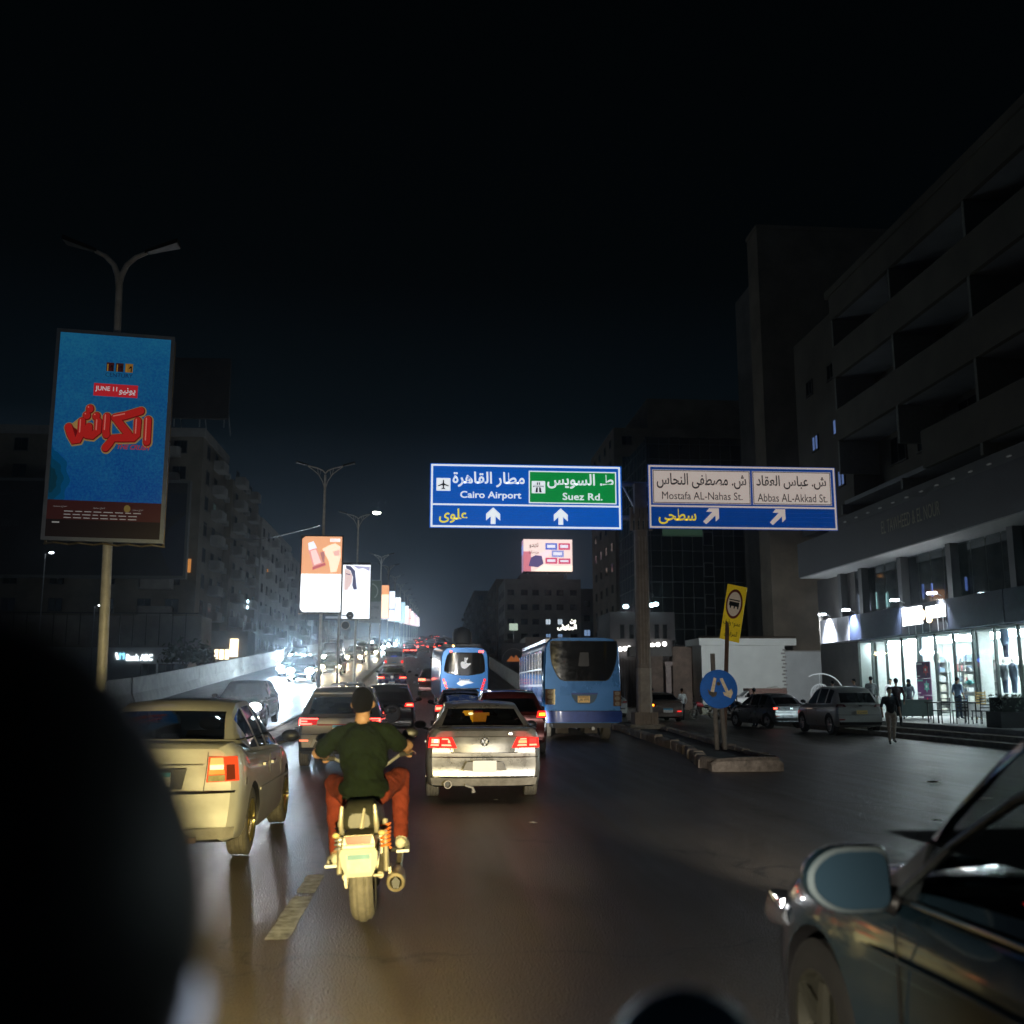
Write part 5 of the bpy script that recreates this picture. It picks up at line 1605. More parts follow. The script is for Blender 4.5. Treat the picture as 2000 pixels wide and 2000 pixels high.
def text_part(name, s, O, r, u, w, h, m, parent, bold=.0):
    vs, fs = text_geo(s, bold)
    ax = min(v[0] for v in vs); bx = max(v[0] for v in vs); ay = min(v[1] for v in vs); by = max(v[1] for v in vs)
    O, r, u = Vector(O), Vector(r), Vector(u)
    mb = MB()
    mb.v = [tuple(O + r * ((v[0] - ax) / (bx - ax) * w) + u * ((v[1] - ay) / (by - ay) * h)) for v in vs]
    for f in fs: mb.face(f)
    return mb.build(name, m, parent)


def car(name, label, cat, preset, pm, loc, rz=0.0, scale=(1, 1, 1), rear=None, front=None, glassm=None, plate=None, group=None,
        rub=None, rim=None, seats=False, far=False, slope_z=None, trim=None, mirrors=True, handles=True):
    P = PRESET[preset]
    sx, sy, sz = scale
    y_here = loc[1]
    sl = math.atan(slope(y_here)) if slope_z is None else slope_z
    root = thing(name, label, cat, loc, rz, group, rx=sl if abs(rz) < 1 else -sl)
    glassm = glassm or GLASS_D
    rub = rub or RUBBER; rim = rim or ALLOY
    L, W = P['L'], P['W']
    S = lambda p: (p[0] * sx, p[1] * sy, p[2] * sz)

    def yr(x, z, hw): return interp(P['rp'], z, 1) + P['bow'] * (abs(x) / (hw or 1)) ** 3 * .55
    def yf(x, z, hw): return -P['fbow'] * (abs(x) / (hw or 1)) ** 2.4 * .6 - .10 * max(0, (z - .45)) ** 1.5

    def surf_y(x, z, hw=None):
        return yr(x, z, hw or W / 2 * .9)

    # ---- body shell
    ns = 16 if far else 34
    st = [0, .03, .08, .15] + [L * i / ns for i in range(1, ns) if .2 < L * i / ns < L - .2] + [L - .15, L - .07, L - .02, L]
    ring = RING if not far else RING[::1]
    mb = MB()
    k = len(ring)
    rows = []
    for y in st:
        zb, zt, w = interp(P['body'], y, 1), interp(P['body'], y, 2), interp(P['body'], y, 3)
        h = zt - zb
        row = []
        half = [(fx * w, zb + fz * h + (.02 * (1 - fx) if fz > .9 else 0)) for fx, fz in ring]
        full = half + [(-x, z) for x, z in half[-2:0:-1]]
        fr = max(0, 1 - y / .7); ff = max(0, 1 - (L - y) / .8)
        rows.append([S((x, y + yr(x, z, w) * fr + yf(x, z, w) * ff, z)) for x, z in full])
    mb.rings(rows, cap=False)
    kk = len(rows[0])
    def cap(row_i, flip):
        base = row_i * kk
        n = k
        # pair right point i with left point -i
        for i in range(n - 1):
            a = base + i; b = base + i + 1
            la = base + (kk - i) % kk; lb_ = base + (kk - i - 1) % kk
            if i == 0: mb.face((a, b, lb_))
            elif i == n - 2: mb.face((a, b, la))
            else: mb.face((a, b, lb_, la))
    cap(0, False); cap(len(st) - 1, True)
    body = mb.build("body", [pm, BLACK], root, 38)
    # ---- wheel arches
    cut = MB()
    R = P['wr'] * (sz + sy) / 2 if False else P['wr']
    wr = P['wr'] * sz
    axs = [a * sy for a in P['ax']]
    for a in axs:
        for s in (-1, 1):
            cut.lathe([(wr + .055, s * W * sx * .30), (wr + .055, s * W * sx * .6)], (0, a, wr), axis='x', seg=28, cap=True)
    co = cut.build("cutter", pm)
    md = body.modifiers.new("b", 'BOOLEAN'); md.operation = 'DIFFERENCE'; md.object = co; md.solver = 'EXACT'
    me = evaluated(body, co)
    if len(me.polygons) > 50:
        old = body.data; body.modifiers.clear(); body.data = me
        if len(me.materials) < 2: me.materials.append(BLACK)
        for pl in me.polygons:
            c = pl.center
            for a in axs:
                d = math.hypot(c.y - a, c.z - wr)
                if d < wr + .058 and abs(c.x) < W * sx * .5 and (abs(pl.normal.x) > .9 and d < wr + .04 and abs(c.x) < W * sx * .32 or (abs(pl.normal.x) < .1 and d > wr + .02)):
                    pl.material_index = 1
            if c.z < .27 * sz and abs(pl.normal.z) > .8: pl.material_index = 1
        me.polygons.foreach_set("use_smooth", [True] * len(me.polygons)); me.set_sharp_from_angle(angle=math.radians(36))
    else:
        body.modifiers.clear()
    drop(co)
    # ---- greenhouse
    T = P['top']
    ysn = sorted(set([t[0] for t in T] + list(P['rg']) + list(P['wg']) + [v for a in P['sw'] for v in a] + [T[0][0] + (T[1][0] - T[0][0]) * f for f in (.5, .8)] + [T[-2][0] + (T[-1][0] - T[-2][0]) * f for f in (.35, .7)]))
    cols = [-1, -.9, -.6, -.3, 0, .3, .6, .9, 1]
    zt_ = lambda y: interp(T, y, 1); wt_ = lambda y: interp(T, y, 2)
    frame, gr, gw, gs = MB(), MB(), MB(), {}
    def tp(y, c):
        w = wt_(y); z = zt_(y) + .035 * (1 - c * c) * (1 if T[1][0] <= y <= T[-2][0] else .35)
        bowy = .10 * c * c
        yy = y + (bowy if y < T[1][0] + .2 else 0) * 1.0 - (bowy * 1.2 if y > T[-2][0] - .1 else 0)
        return S((c * w, yy, z))
    for i in range(len(ysn) - 1):
        ya, yb = ysn[i], ysn[i + 1]; ym = (ya + yb) / 2
        for j in range(len(cols) - 1):
            ca, cb = cols[j], cols[j + 1]
            inn = abs((ca + cb) / 2) < .9
            tgt = frame
            if inn and P['rg'][0] <= ym <= P['rg'][1]: tgt = gr
            elif inn and P['wg'][0] <= ym <= P['wg'][1]: tgt = gw
            tgt.quad(tp(ya, ca), tp(ya, cb), tp(yb, cb), tp(yb, ca))
        vr = [0, .07, .5, .90, 1]
        for s in (-1, 1):
            def sp(y, v):
                z1, w1 = zt_(y), wt_(y)
                zb_ = min(z1, interp(P['body'], y, 2) - .015)
                bx = P['belt']
                if z1 - zb_ < .02: bx = max(w1, bx)
                e = tp(y, s)
                b = S((s * bx, y + (e[1] / sy - y) * .6, zb_))
                bul = math.sin(PI * v) * .018 * s
                return (b[0] + (e[0] - b[0]) * v + bul, b[1] + (e[1] - b[1]) * v, b[2] + (e[2] - b[2]) * v)
            for q in range(4):
                va, vb = vr[q], vr[q + 1]
                wi = [n for n, (a, b) in enumerate(P['sw']) if a <= ym <= b]
                if wi and q in (1, 2):
                    tgt = gs.setdefault((s, wi[0]), MB())
                else: tgt = frame
                tgt.quad(sp(ya, va), sp(yb, va), sp(yb, vb), sp(ya, vb))
    def weld(mb_, nm, m, sm=50):
        me_ = mb_.mesh(nm, m)
        bm = bmesh.new(); bm.from_mesh(me_); bmesh.ops.remove_doubles(bm, verts=bm.verts, dist=.0015)
        bmesh.ops.recalc_face_normals(bm, faces=bm.faces); bm.to_mesh(me_); bm.free()
        me_.polygons.foreach_set("use_smooth", [True] * len(me_.polygons)); me_.set_sharp_from_angle(angle=math.radians(sm))
        return add(nm, me_, root)
    weld(frame, "roof_and_pillars", pm, 40)
    weld(gr, "rear_window", glassm); weld(gw, "windscreen", glassm)
    for key in gs: weld(gs[key], "side_window", glassm)
    # cabin floor at belt height so the paint does not show through the glass
    yb0, yb1 = T[0][0] + .1, T[-1][0] - .15
    zc = max(interp(P['body'], y, 2) for y in (yb0, (yb0 + yb1) / 2, yb1)) + .022
    MB().quad(*[S(p) for p in ((-P['belt'] * .96, yb0, zc), (P['belt'] * .96, yb0, zc), (P['belt'] * .96, yb1, zc), (-P['belt'] * .96, yb1, zc))]).build("parcel_shelf", SEATM, root)
    if seats:
        yb_ = P['rg'][1] + .05
        for x, y, h in ((-.38, yb_, .16), (.38, yb_, .16), (-.37, yb_ + .95, .26), (.37, yb_ + .95, .26)):
            o = MB()
            o.rings([[S((x + a, y + b, zc)) for a, b in ((-.24, -.06), (.24, -.06), (.24, .06), (-.24, .06))], [S((x + a, y + b - .03, zc + h * .45)) for a, b in ((-.22, -.05), (.22, -.05), (.22, .05), (-.22, .05))]])
            o.build("seat_back", SEATM, root)
            MB().ball(S((x, y - .02, zc + h * .85)), (.12, .06, .075), 10, 6).build("head_rest", SEATM, root, 60)
    # ---- wheels
    for a in axs:
        for s in (-1, 1):
            wheel_parts(root, s * (W * sx / 2 - .125), a, wr, .215, rim, rub, s)
    # ---- mirrors and handles
    if mirrors:
        ym = P['wg'][1] * .5 + P['sw'][-1][1] * .5 - .12
        for s in (-1, 1):
            mb = MB()
            x = s * (W / 2 + .10)
            mb.ball(S((x, ym, interp(P['body'], ym, 2) + .10)), (.115, .075, .075), 12, 8)
            mb.tube([S((s * (W / 2 - .06), ym + .03, interp(P['body'], ym, 2) + .01)), S((x, ym, interp(P['body'], ym, 2) + .06))], .022, 6)
            mb.build("wing_mirror", BLACK if trim != 'mirror' else pm, root, 50)
    if handles and not far:
        for s in (-1, 1):
            for (a, b) in P['sw'][-2:]:
                MB().box(S((s * (W / 2 + .0), a + .12, interp(P['body'], a, 2) - .16)), (.03, .18, .03)).build("door_handle", pm, root)
            for (a, b) in P['sw'][-2:]:
                MB().box(S((s * (W / 2 - .012), b + .04, .66)), (.012, .012, .52)).build("door_seam", BLACK, root)
    # ---- printed and lit pieces on the rear and front
    def patch(nm, quad, m, off=.012, parent=None, nx=6, nz=2, end='rear', mirror=False):
        out = []
        for s in ((1, -1) if mirror else (1,)):
            mb = MB()
            (ax_, az), (bx_, bz), (cx_, cz_), (dx_, dz) = quad     # bl, br, tr, tl
            for j in range(nz + 1):
                v = j / nz
                for i in range(nx + 1):
                    u = i / nx
                    x0 = ax_ + (bx_ - ax_) * u; z0 = az + (bz - az) * u
                    x1 = dx_ + (cx_ - dx_) * u; z1 = dz + (cz_ - dz) * u
                    x, z = (x0 + (x1 - x0) * v), z0 + (z1 - z0) * v
                    if end == 'rear': y = yr(x, z, W / 2 * .885) - off
                    else: y = L + yf(x, z, W / 2 * .79) + off
                    mb.v.append(S((s * x, y, z)))
            for j in range(nz):
                for i in range(nx):
                    a = j * (nx + 1) + i
                    mb.face((a, a + 1, a + nx + 2, a + nx + 1))
            out.append(mb.build(nm, m, parent or root, 60))
        return out if mirror else out[0]
    root_info = dict(root=root, patch=patch, S=S, yr=yr, L=L, W=W, P=P, body=body)
    if rear: rear(root_info)
    if front: front(root_info)
    if plate:
        x, z, w, h, kind = plate
        y = yr(0, z, W / 2) - .02
        o = MB().box(S((x, y, z)), (w, .015, h)).build("number_plate", {'white': PLATEM, 'glow': PLATEM, 'yellow': mat("plate_yellow", (.75, .55, .2), .4)}[kind], root)
        yq = (y * sy) - .012
        if kind == 'white':
            MB().bb(x * sx - w / 2, x * sx + w / 2, yq, yq + .003, z * sz + h * .18, z * sz + h / 2).build("plate_band", PL_BLUE, o)
        if w > .3 and kind != 'glow':
            text_part("plate_characters", arabic("٣٧٢٤ سبط"), (x * sx - w * .4, yq - .003, z * sz - h * .34), (1, 0, 0), (0, 0, 1), w * .8, h * .42, PL_INK, o)
    return root_info


# ---- rear and front designs
def rear_far(col=TAIL_FAR, w=.30, z=.88, h=.10, stop=False):
    def f(c):
        W = c['W']
        for o in c['patch']("tail_light", ((W * .5 - w - .08, z), (W * .46, z), (W * .46, z + h), (W * .5 - w - .04, z + h)), col, .014, mirror=True, nx=3, nz=1): pass
        c['patch']("bumper_strip", ((-.7, .5), (.7, .5), (.7, .56), (-.7, .56)), BLACK, .01, nx=4, nz=1)
        if stop:
            c['patch']("brake_light", ((-.2, z + .22), (.2, z + .22), (.2, z + .25), (-.2, z + .25)), col, .02, nx=2, nz=1)
    return f


def front_far(col, z=.62, w=.26, h=.14, low=None):
    if col in (HEAD_X, HEAD_C): w, h = .40, .24  # oversized lamp faces stand in for headlight bloom
    elif col is HEAD_N: w, h = .34, .18
    def f(c):
        W, S, L = c['W'], c['S'], c['L']
        for s in (1, -1):
            x = s * (W / 2 - .30)
            y = L - .03
            o = MB().ball(S((x, y, z)), (w * .62, .022, h * .85), 14, 8).build("headlight", col, c['root'], 60)
            if low:
                MB().ball(S((s * (W / 2 - .32), L - .0, .38)), (.09, .02, .07), 10, 6).build("fog_lamp", low, c['root'], 60)
        c['patch']("grille", ((-.42, z - .12), (.42, z - .12), (.48, z + .04), (-.48, z + .04)), BLACK, .012, end='front', nx=4)
        c['patch']("front_plate", ((-.26, .42), (.26, .42), (.26, .53), (-.26, .53)), PLATEM, .03, end='front', nx=2, nz=1)
    return f


# ------------------------------------------------------------------ silver saloon ahead (centre)
SILV = mat("paint_dusty_silver", (.27, .262, .245), .34, .45, var=.25, vs=2.2, rvar=.14, coat=.35, bump=.04, bs=30)


def rear_passat(c):
    p, root, S = c['patch'], c['root'], c['S']
    for s, o in zip((1, -1), p("tail_light", ((.42, .80), (.865, .80), (.845, .955), (.50, .965)), TAIL, .014, mirror=True, nx=8, nz=2)):
        def sub(nm, quad, m, off=.02):
            q = [(s * x, z) for x, z in quad]
            p(nm, q, m, off, parent=o, nx=4, nz=1)
        hot = s < 0
        for quad in (((.70, .83), (.83, .83), (.815, .855), (.70, .855)), ((.50, .83), (.66, .83), (.655, .855), (.52, .855)),
                     ((.54, .925), (.655, .925), (.65, .945), (.56, .945))):
            sub("lamp_strip", quad, TAIL_HOT)
        if hot:
            sub("lamp_block", ((.69, .87), (.815, .87), (.81, .935), (.69, .935)), TAIL_HOT)
            sub("lamp_block", ((.72, .885), (.77, .885), (.765, .92), (.72, .92)), glow("tail_white_hot", (1.0, .75, .6), 9), .026)
            sub("lamp_strip", ((.52, .875), (.56, .875), (.56, .92), (.535, .92)), TAIL_HOT)
        else:
            sub("lamp_block", ((.52, .87), (.66, .87), (.655, .915), (.53, .915)), glow("tail_dim", (1.0, .28, .12), 2.2))
            sub("lamp_block", ((.70, .87), (.815, .87), (.81, .94), (.70, .94)), glow("tail_dim_red", (1.0, .05, .04), 1.2))
        sub("lamp_divider", ((.672, .80), (.684, .80), (.678, .957), (.668, .958)), BLACK, .024)
    p("boot_panel", ((-.46, .735), (.46, .735), (.52, .965), (-.52, .965)), SILV, .010, nx=12, nz=4)
    p("boot_seam", ((-.50, .722), (.50, .722), (.50, .731), (-.50, .731)), BLACK, .012, nx=10, nz=1)
    for s in (1, -1):
        p("boot_seam", ((s * .50, .722), (s * .51, .722), (s * .53, .80), (s * .52, .80)), BLACK, .012, nx=1, nz=2)
    p("bumper_seam", ((-.84, .655), (.84, .655), (.84, .664), (-.84, .664)), BLACK, .014, nx=12, nz=1)
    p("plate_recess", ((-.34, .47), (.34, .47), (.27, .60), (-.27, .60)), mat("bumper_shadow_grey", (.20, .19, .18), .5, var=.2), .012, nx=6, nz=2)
    p("valance", ((-.80, .24), (.80, .24), (.82, .355), (-.82, .355)), mat("dusty_valance", (.28, .26, .23), .85, var=.35, vs=5, bump=.2), .012, nx=10, nz=2)
    p("valance_lip", ((-.82, .36), (.82, .36), (.82, .375), (-.82, .375)), BLACK, .016, nx=10, nz=1)
    # emblem: ring with V over W
    y = c['yr'](0, .88, .8) - .03
    e = MB().lathe([(.066, 0), (.066, -.02), (.055, -.024), (.055, 0)], (0, y, .895), axis='y', seg=28).build("emblem", CHROME, root, 50)
    mk = MB()
    def stroke(a, b):
        mk.tube([(a[0], y - .016, .895 + a[1]), (b[0], y - .016, .895 + b[1])], .006, 5)
    for a, b in (((-.028, .050), (0, .008)), ((.028, .050), (0, .008)), ((-.052, .018), (-.026, -.048)), ((-.026, -.048), (0, -.004)), ((0, -.004), (.026, -.048)), ((.026, -.048), (.052, .018))): stroke(a, b)
    mk.build("emblem_strokes", CHROME, e, 60)
    MB().lathe([(.055, 0), (0.001, .002)], (0, y, .895), axis='y', seg=28).build("emblem_field", mat("emblem_dark", (.05, .05, .06), .3), e)
    MB().lathe([(.03, 0), (.03, -.012), (.001, -.014)], (.40, c['yr'](.4, 1.03, .8) - .004, 1.015), axis='y', seg=14).build("boot_lock", CHROME, root, 50)
    # exhaust
    x = -.56
    MB().lathe([(.058, .10), (.062, -.06), (.062, -.09), (.046, -.09), (.044, .06)], (x, .0, .275), axis='y', seg=22).build("exhaust_pipe", mat("exhaust_dusty", (.32, .29, .25), .6, .4, var=.2), root, 50)
    MB().lathe([(.045, .05), (.001, .05)], (x, 0, .275), axis='y', seg=16).build("exhaust_hole", SK, root)
    mbt = MB(); mbt.tube([(-.30, -.02, .26), (-.18, -.03, .22), (-.17, -.03, .15)], [.02, .02, .035], 6)
    mbt.build("hanging_bracket", FRAME_L, root)


passat = car("saloon_car", "dusty silver saloon with lit red tail lamps and a blank white plate, mid road", "car", 'sedan', SILV, (.86, 16.0, .008),
             rear=rear_passat, glassm=GLASS_C, seats=True, rub=DIRTYRUB, plate=(0, .535, .36, .17, 'glow'))
# amber glow seen through its rear window: a lit dashboard panel and a hanging cushion
MB().bb(-.30, -.08, 2.35, 2.40, 1.06, 1.32).build("amber_cabin_panel", glow("cabin_amber", (1.0, .42, .01), 1.6), passat['root'])
MB().bb(-.08, .22, 2.6, 2.65, 1.12, 1.28).build("amber_cabin_panel", glow("cabin_amber_dim", (1.0, .35, .02), .7), passat['root'])
MB().ball((-.13, 2.2, 1.27), (.045, .03, .022), 10, 6).build("cabin_lamp", glow("cabin_lamp", (1.0, .8, .4), 9), passat['root'])

# ------------------------------------------------------------------ silver saloon close on the left
SILV2 = mat("paint_pale_silver", (.60, .60, .55), .36, .2, var=.12, vs=2.5, rvar=.10, coat=.5)


def rear_bora(c):
    p, root = c['patch'], c['root']
    for s, o in zip((1, -1), p("tail_light", ((.580, .755), (.875, .76), (.855, .985), (.60, .985)), mat("tail_amber_red", (.5, .06, .02), .15, em=(1.0, .07, .02), es=.55, coat=.6), .016, mirror=True, nx=8, nz=4)):
        def sub(nm, quad, m, off=.022):
            return p(nm, [(s * x, z) for x, z in quad], m, off, parent=o, nx=4, nz=2)
        sub("lamp_upper", ((.607, .90), (.735, .90), (.73, .975), (.617, .975)), glow("lamp_orange", (1.0, .34, .10), 1.3))
        sub("lamp_bright", ((.612, .868), (.735, .868), (.735, .91), (.612, .91)), glow("lamp_pale_orange", (1.0, .52, .25), 2.6), .026)
        sub("lamp_indicator", ((.600, .825), (.745, .825), (.742, .866), (.603, .866)), glow("lamp_deep_orange", (1.0, .22, .03), 1.2))
        sub("lamp_reverse", ((.594, .763), (.75, .763), (.746, .818), (.600, .818)), mat("lens_olive", (.35, .32, .16), .2, coat=.5, var=.3, vs=25), .022)
        sub("lamp_side", ((.762, .77), (.84, .775), (.83, .91), (.758, .91)), mat("lens_brown", (.16, .03, .015), .15, coat=.6), .022)
    p("bumper_seam", ((-.84, .655), (.84, .655), (.845, .675), (-.845, .675)), BLACK, .016, nx=14, nz=1)
    p("boot_seam", ((.555, .68), (.562, .68), (.60, 1.03), (.593, 1.03)), BLACK, .013, nx=1, nz=6)
    p("boot_seam", ((-.562, .68), (-.555, .68), (-.593, 1.03), (-.60, 1.03)), BLACK, .013, nx=1, nz=6)
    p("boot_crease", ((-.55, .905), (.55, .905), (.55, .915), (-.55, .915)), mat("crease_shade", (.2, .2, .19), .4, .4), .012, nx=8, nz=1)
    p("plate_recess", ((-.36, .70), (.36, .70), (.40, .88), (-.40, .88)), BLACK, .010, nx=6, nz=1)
    p("lower_bumper", ((-.84, .25), (.84, .25), (.855, .355), (-.855, .355)), mat("bumper_dusty", (.26, .25, .22), .7, var=.3, vs=6), .012, nx=12, nz=2)
    MB().box((.42, .02, .275), (.20, .06, .05)).box((.42, -.01, .30), (.06, .06, .04)).build("tow_bracket", mat("rusty_steel", (.2, .14, .10), .7, .5, var=.4), root)


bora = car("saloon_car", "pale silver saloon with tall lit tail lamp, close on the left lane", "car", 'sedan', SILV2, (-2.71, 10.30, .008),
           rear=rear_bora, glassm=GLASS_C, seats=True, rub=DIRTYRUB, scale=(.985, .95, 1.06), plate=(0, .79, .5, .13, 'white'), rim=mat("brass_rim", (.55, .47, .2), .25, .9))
MB().box((.885, .52, .78), (.012, .05, .07)).build("side_badge", CHROME, bora['root'])
MB().bb(.905, .915, 1.3, 3.4, .62, .65).build("side_strip", SILV2, bora['root'])

# ------------------------------------------------------------------ grey-brown SUV behind the motorcycle
TAUPE = paint("taupe", (.20, .185, .17), .5, .34)


def rear_suv(c):
    p, root = c['patch'], c['root']
    for s, o in zip((1, -1), p("tail_light", ((.50, .90), (.90, .885), (.885, 1.04), (.46, 1.045)), mat("tail_dark_red", (.3, .01, .01), .2, em=(1, .02, .02), es=.5), .014, mirror=True, nx=6, nz=2)):
        def sub(quad, m=TAIL_HOT): p("lamp_strip", [(s * x, z) for x, z in quad], m, .022, parent=o, nx=5, nz=1)
        RB_ = glow("tail_strip_red", (1.0, .07, .05), 9)
        sub(((.47, 1.012), (.87, 1.012), (.87, 1.034), (.47, 1.034)), RB_)
        sub(((.60, .905), (.885, .90), (.885, .93), (.60, .93)), RB_)
        sub(((.70, .955), (.87, .955), (.87, .985), (.70, .985)), RB_)
        sub(((.845, .90), (.885, .90), (.88, 1.03), (.84, 1.03)), RB_)
    p("lamp_bar", ((-.48, .885), (.48, .885), (.48, .91), (-.48, .91)), mat("bar_dark_red", (.10, .005, .005), .2, em=(1, .02, .02), es=.12), .014, nx=6, nz=1)
    p("tailgate_seam", ((-.86, .70), (.86, .70), (.86, .712), (-.86, .712)), BLACK, .012, nx=8, nz=1)
    p("bumper_trim", ((-.62, .44), (.62, .44), (.55, .60), (-.55, .60)), mat("trim_silver", (.55, .54, .52), .35, .6), .012, nx=6, nz=1)
    p("bumper_insert", ((-.56, .44), (.56, .44), (.50, .555), (-.50, .555)), mat("insert_grey", (.12, .115, .11), .6), .017, nx=6, nz=1)
    p("bumper_lower", ((-.84, .36), (.84, .36), (.84, .43), (-.84, .43)), BLACK, .013, nx=6, nz=1)
    p("reflector", ((-.86, .56), (-.66, .56), (-.66, .595), (-.86, .595)), glow("reflector_orange", (1.0, .25, .12), 1.6), .02, nx=3, nz=1)  # reflector given its own glow though it holds no lamp
    p("reflector", ((.66, .56), (.86, .56), (.86, .595), (.66, .595)), MATS["reflector_orange"], .02, nx=3, nz=1)
    MB().box((0, .42, 1.60), (1.2, .2, .03)).build("roof_spoiler", c['body'].data.materials[0], root)
    MB().box((.03, .30, 1.26), (.16, .01, .03)).build("window_sticker", glow("sticker_yellow", (.8, .75, .25), .5), root)  # sticker made to glow, it is no light source
    MB().box((.33, .20, 1.29), (.08, .01, .02)).build("brake_light", glow("brake_red", (1, .05, .05), 3), root)
    for s in (-.56, .56):
        MB().tube([(s, .9, 1.685), (s, 1.6, 1.735), (s, 2.5, 1.68)], .018, 6).build("roof_rail", CHROME, root)


suv = car("suv", "taupe SUV with angular red tail lamps directly beyond the motorcyclist", "suv", 'suv', TAUPE, (-1.93, 22.9, .008), rear=rear_suv,
          glassm=GLASS_D, rub=DIRTYRUB, plate=(.06, .81, .42, .17, 'white'), scale=(1.0, 1, 1.03), seats=True)

# ------------------------------------------------------------------ other traffic going our way
NAVY = paint("navy", (.02, .025, .09), .5, .28)
BLK = paint("black", (.014, .014, .016), .3, .2)
MAROON = paint("dark_maroon", (.09, .014, .012), .4, .22)
GREYM = paint("mid_grey", (.11, .115, .125), .5, .3)
WHT = paint("white", (.62, .62, .60), 0, .4)
PEARL = paint("pearl", (.42, .43, .42), .3, .35)


def rear_generic(z=.86, w=.34, h=.11, hot=True, only=None, amber=False):
    def f(c):
        W = c['W']
        lm = TAIL
        for s, o in zip((1, -1), c['patch']("tail_light", ((W * .5 - w - .06, z), (W * .475, z - .01), (W * .465, z + h), (W * .5 - w - .02, z + h)), lm, .014, mirror=True, nx=5, nz=2)):
            m = TAIL_HOT
            if amber and s > 0: m = AMBER
            c['patch']("lamp_strip", [(s * x, q) for x, q in ((W * .5 - w, z + h * .25), (W * .46, z + h * .22), (W * .455, z + h * .7), (W * .5 - w + .02, z + h * .7))], m, .022, parent=o, nx=4, nz=1)
        c['patch']("bumper_seam", ((-.8, .62), (.8, .62), (.8, .632), (-.8, .632)), BLACK, .013, nx=6, nz=1)
        c['patch']("lower_bumper", ((-.75, .3), (.75, .3), (.75, .40), (-.75, .40)), BLACK, .013, nx=6, nz=1)
    return f


def on(x, y): return (x, y, ramp(y) + .008)


jeep = car("suv", "black SUV with a covered spare wheel just ahead of the taupe SUV", "suv", 'suv', BLK, on(-1.35, 34.5), rear=rear_generic(1.0, .3, .12), scale=(.96, 1, 1.02), rub=DIRTYRUB)
sp = MB().lathe([(.02, -.20), (.26, -.20), (.30, -.16), (.30, -.02), (.02, -.02)], (.15, .02, .80), axis='y', seg=26).build("spare_wheel_cover", mat("spare_cover_dark", (.02, .02, .022), .5, var=.2), jeep['root'], 40)
car("suv", "dark car whose roof shows over the black SUV, left of it", "car", 'suv', GREYM, on(-3.2, 40.0), rear=rear_far(TAIL), scale=(.95, 1, .97), far=True)
c_ = car("saloon_car", "dark blue saloon with orange-red lamps alone on the left lane of the ramp", "car", 'sedan', NAVY, on(-2.25, 63), rear=rear_generic(.80, .42, .10), plate=(0, .60, .36, .15, 'white'), scale=(1, 1, 1.03))
MB().lathe([(.09, 0), (.09, -.03), (.001, -.03)], (0, .01, .90), axis='y', seg=14).build("emblem", CHROME, c_['root'])
vanm = car("van", "small white van with a blue lamp inside its rear window on the ramp", "van", 'van', WHT, on(-3.0, 88), rear=rear_far(TAIL, .18, .75, .2), glassm=GLASS_C, plate=(0, .75, .4, .14, 'white'), far=True)
MB().bb(-.25, .25, .5, .55, 1.18, 1.32).build("blue_lamp", glow("blue_lamp", (.06, .12, 1.0), 6), vanm['root'])
car("hatchback", "small dark car with a full-width red lamp strip beyond the white van", "car", 'hatch', MAROON, on(-2.4, 124), rear=rear_far(TAIL_FAR, .7, .88, .08), far=True)
gl_ = car("saloon_car", "grey saloon half hidden ahead of the centre silver saloon, left lamp lit", "car", 'sedan', GREYM, on(1.05, 33.5), rear=rear_generic(.86, .30, .17), scale=(.98, 1, 1.06))
sv = car("suv", "dark maroon SUV with glowing amber indicator between silver saloon and large bus", "suv", 'suv', MAROON, on(2.12, 27.0), rear=rear_generic(.98, .24, .17, amber=True), scale=(1.08, 1, .98))
MB().tube([(-.5, 1.0, 1.62), (-.5, 2.6, 1.66)], .03, 6).tube([(.5, 1.0, 1.62), (.5, 2.6, 1.66)], .03, 6).build("roof_rail", CHROME, sv['root'])
car("hatchback", "small car with broad red lamps left of the farther minibus", "car", 'hatch', MAROON, on(.2, 60), rear=rear_far(TAIL_HOT, .4, .86, .13), far=True)
v2 = car("van", "white van with a bright blue lamp just left of the farther minibus", "van", 'van', WHT, on(1.1, 84), rear=rear_far(TAIL, .18, .75, .2), far=True)
MB().ball((.62, .05, 1.25), (.16, .06, .12), 10, 6).build("blue_lamp", glow("blue_lamp_bright", (.1, .2, 1.0), 20), v2['root'])
FAR = [(-1.0, 150, 'sedan', "small far saloon on the ramp, first past the red hatchback"), (-3.1, 160, 'suv', "far dark SUV in the left lane near the posters"), (1.4, 148, 'hatch', "far hatchback in the middle lane beyond the vans"),
       (.2, 178, 'suv', "far dark SUV in the middle of the ramp"), (2.8, 140, 'hatch', "far hatchback on the right lane beyond the minibus"), (-1.6, 196, 'sedan', "far saloon low between tail lamps near the crest"), (2.2, 190, 'suv', "far SUV on the right lane near the crest"),
       (.6, 214, 'hatch', "tiny hatchback in the middle lane near the crest"), (-2.9, 216, 'sedan', "tiny saloon at the left of the crest"), (1.9, 232, 'sedan', "tiny saloon at the right of the crest"), (-.8, 240, 'suv', "tiny SUV far up the ramp between the lanes"),
       (1.2, 268, 'sedan', "tiny far saloon, first of the last four up the ramp"), (-2.2, 296, 'hatch', "tiny far hatchback, second of the last four"), (.4, 330, 'suv', "tiny far SUV, third of the last four"), (2.4, 360, 'sedan', "tiny saloon farthest up the ramp")]
for x, y, pr, lb in FAR:
    car("car", lb, "car", pr, random.choice((BLK, GREYM, MAROON)), on(x, y), rear=rear_far(random.choice((TAIL_FAR, TAIL_FAR, TAIL_HOT)), .28, .86, .12, stop=random.random() < .5), far=True, group="far cars climbing the ramp")

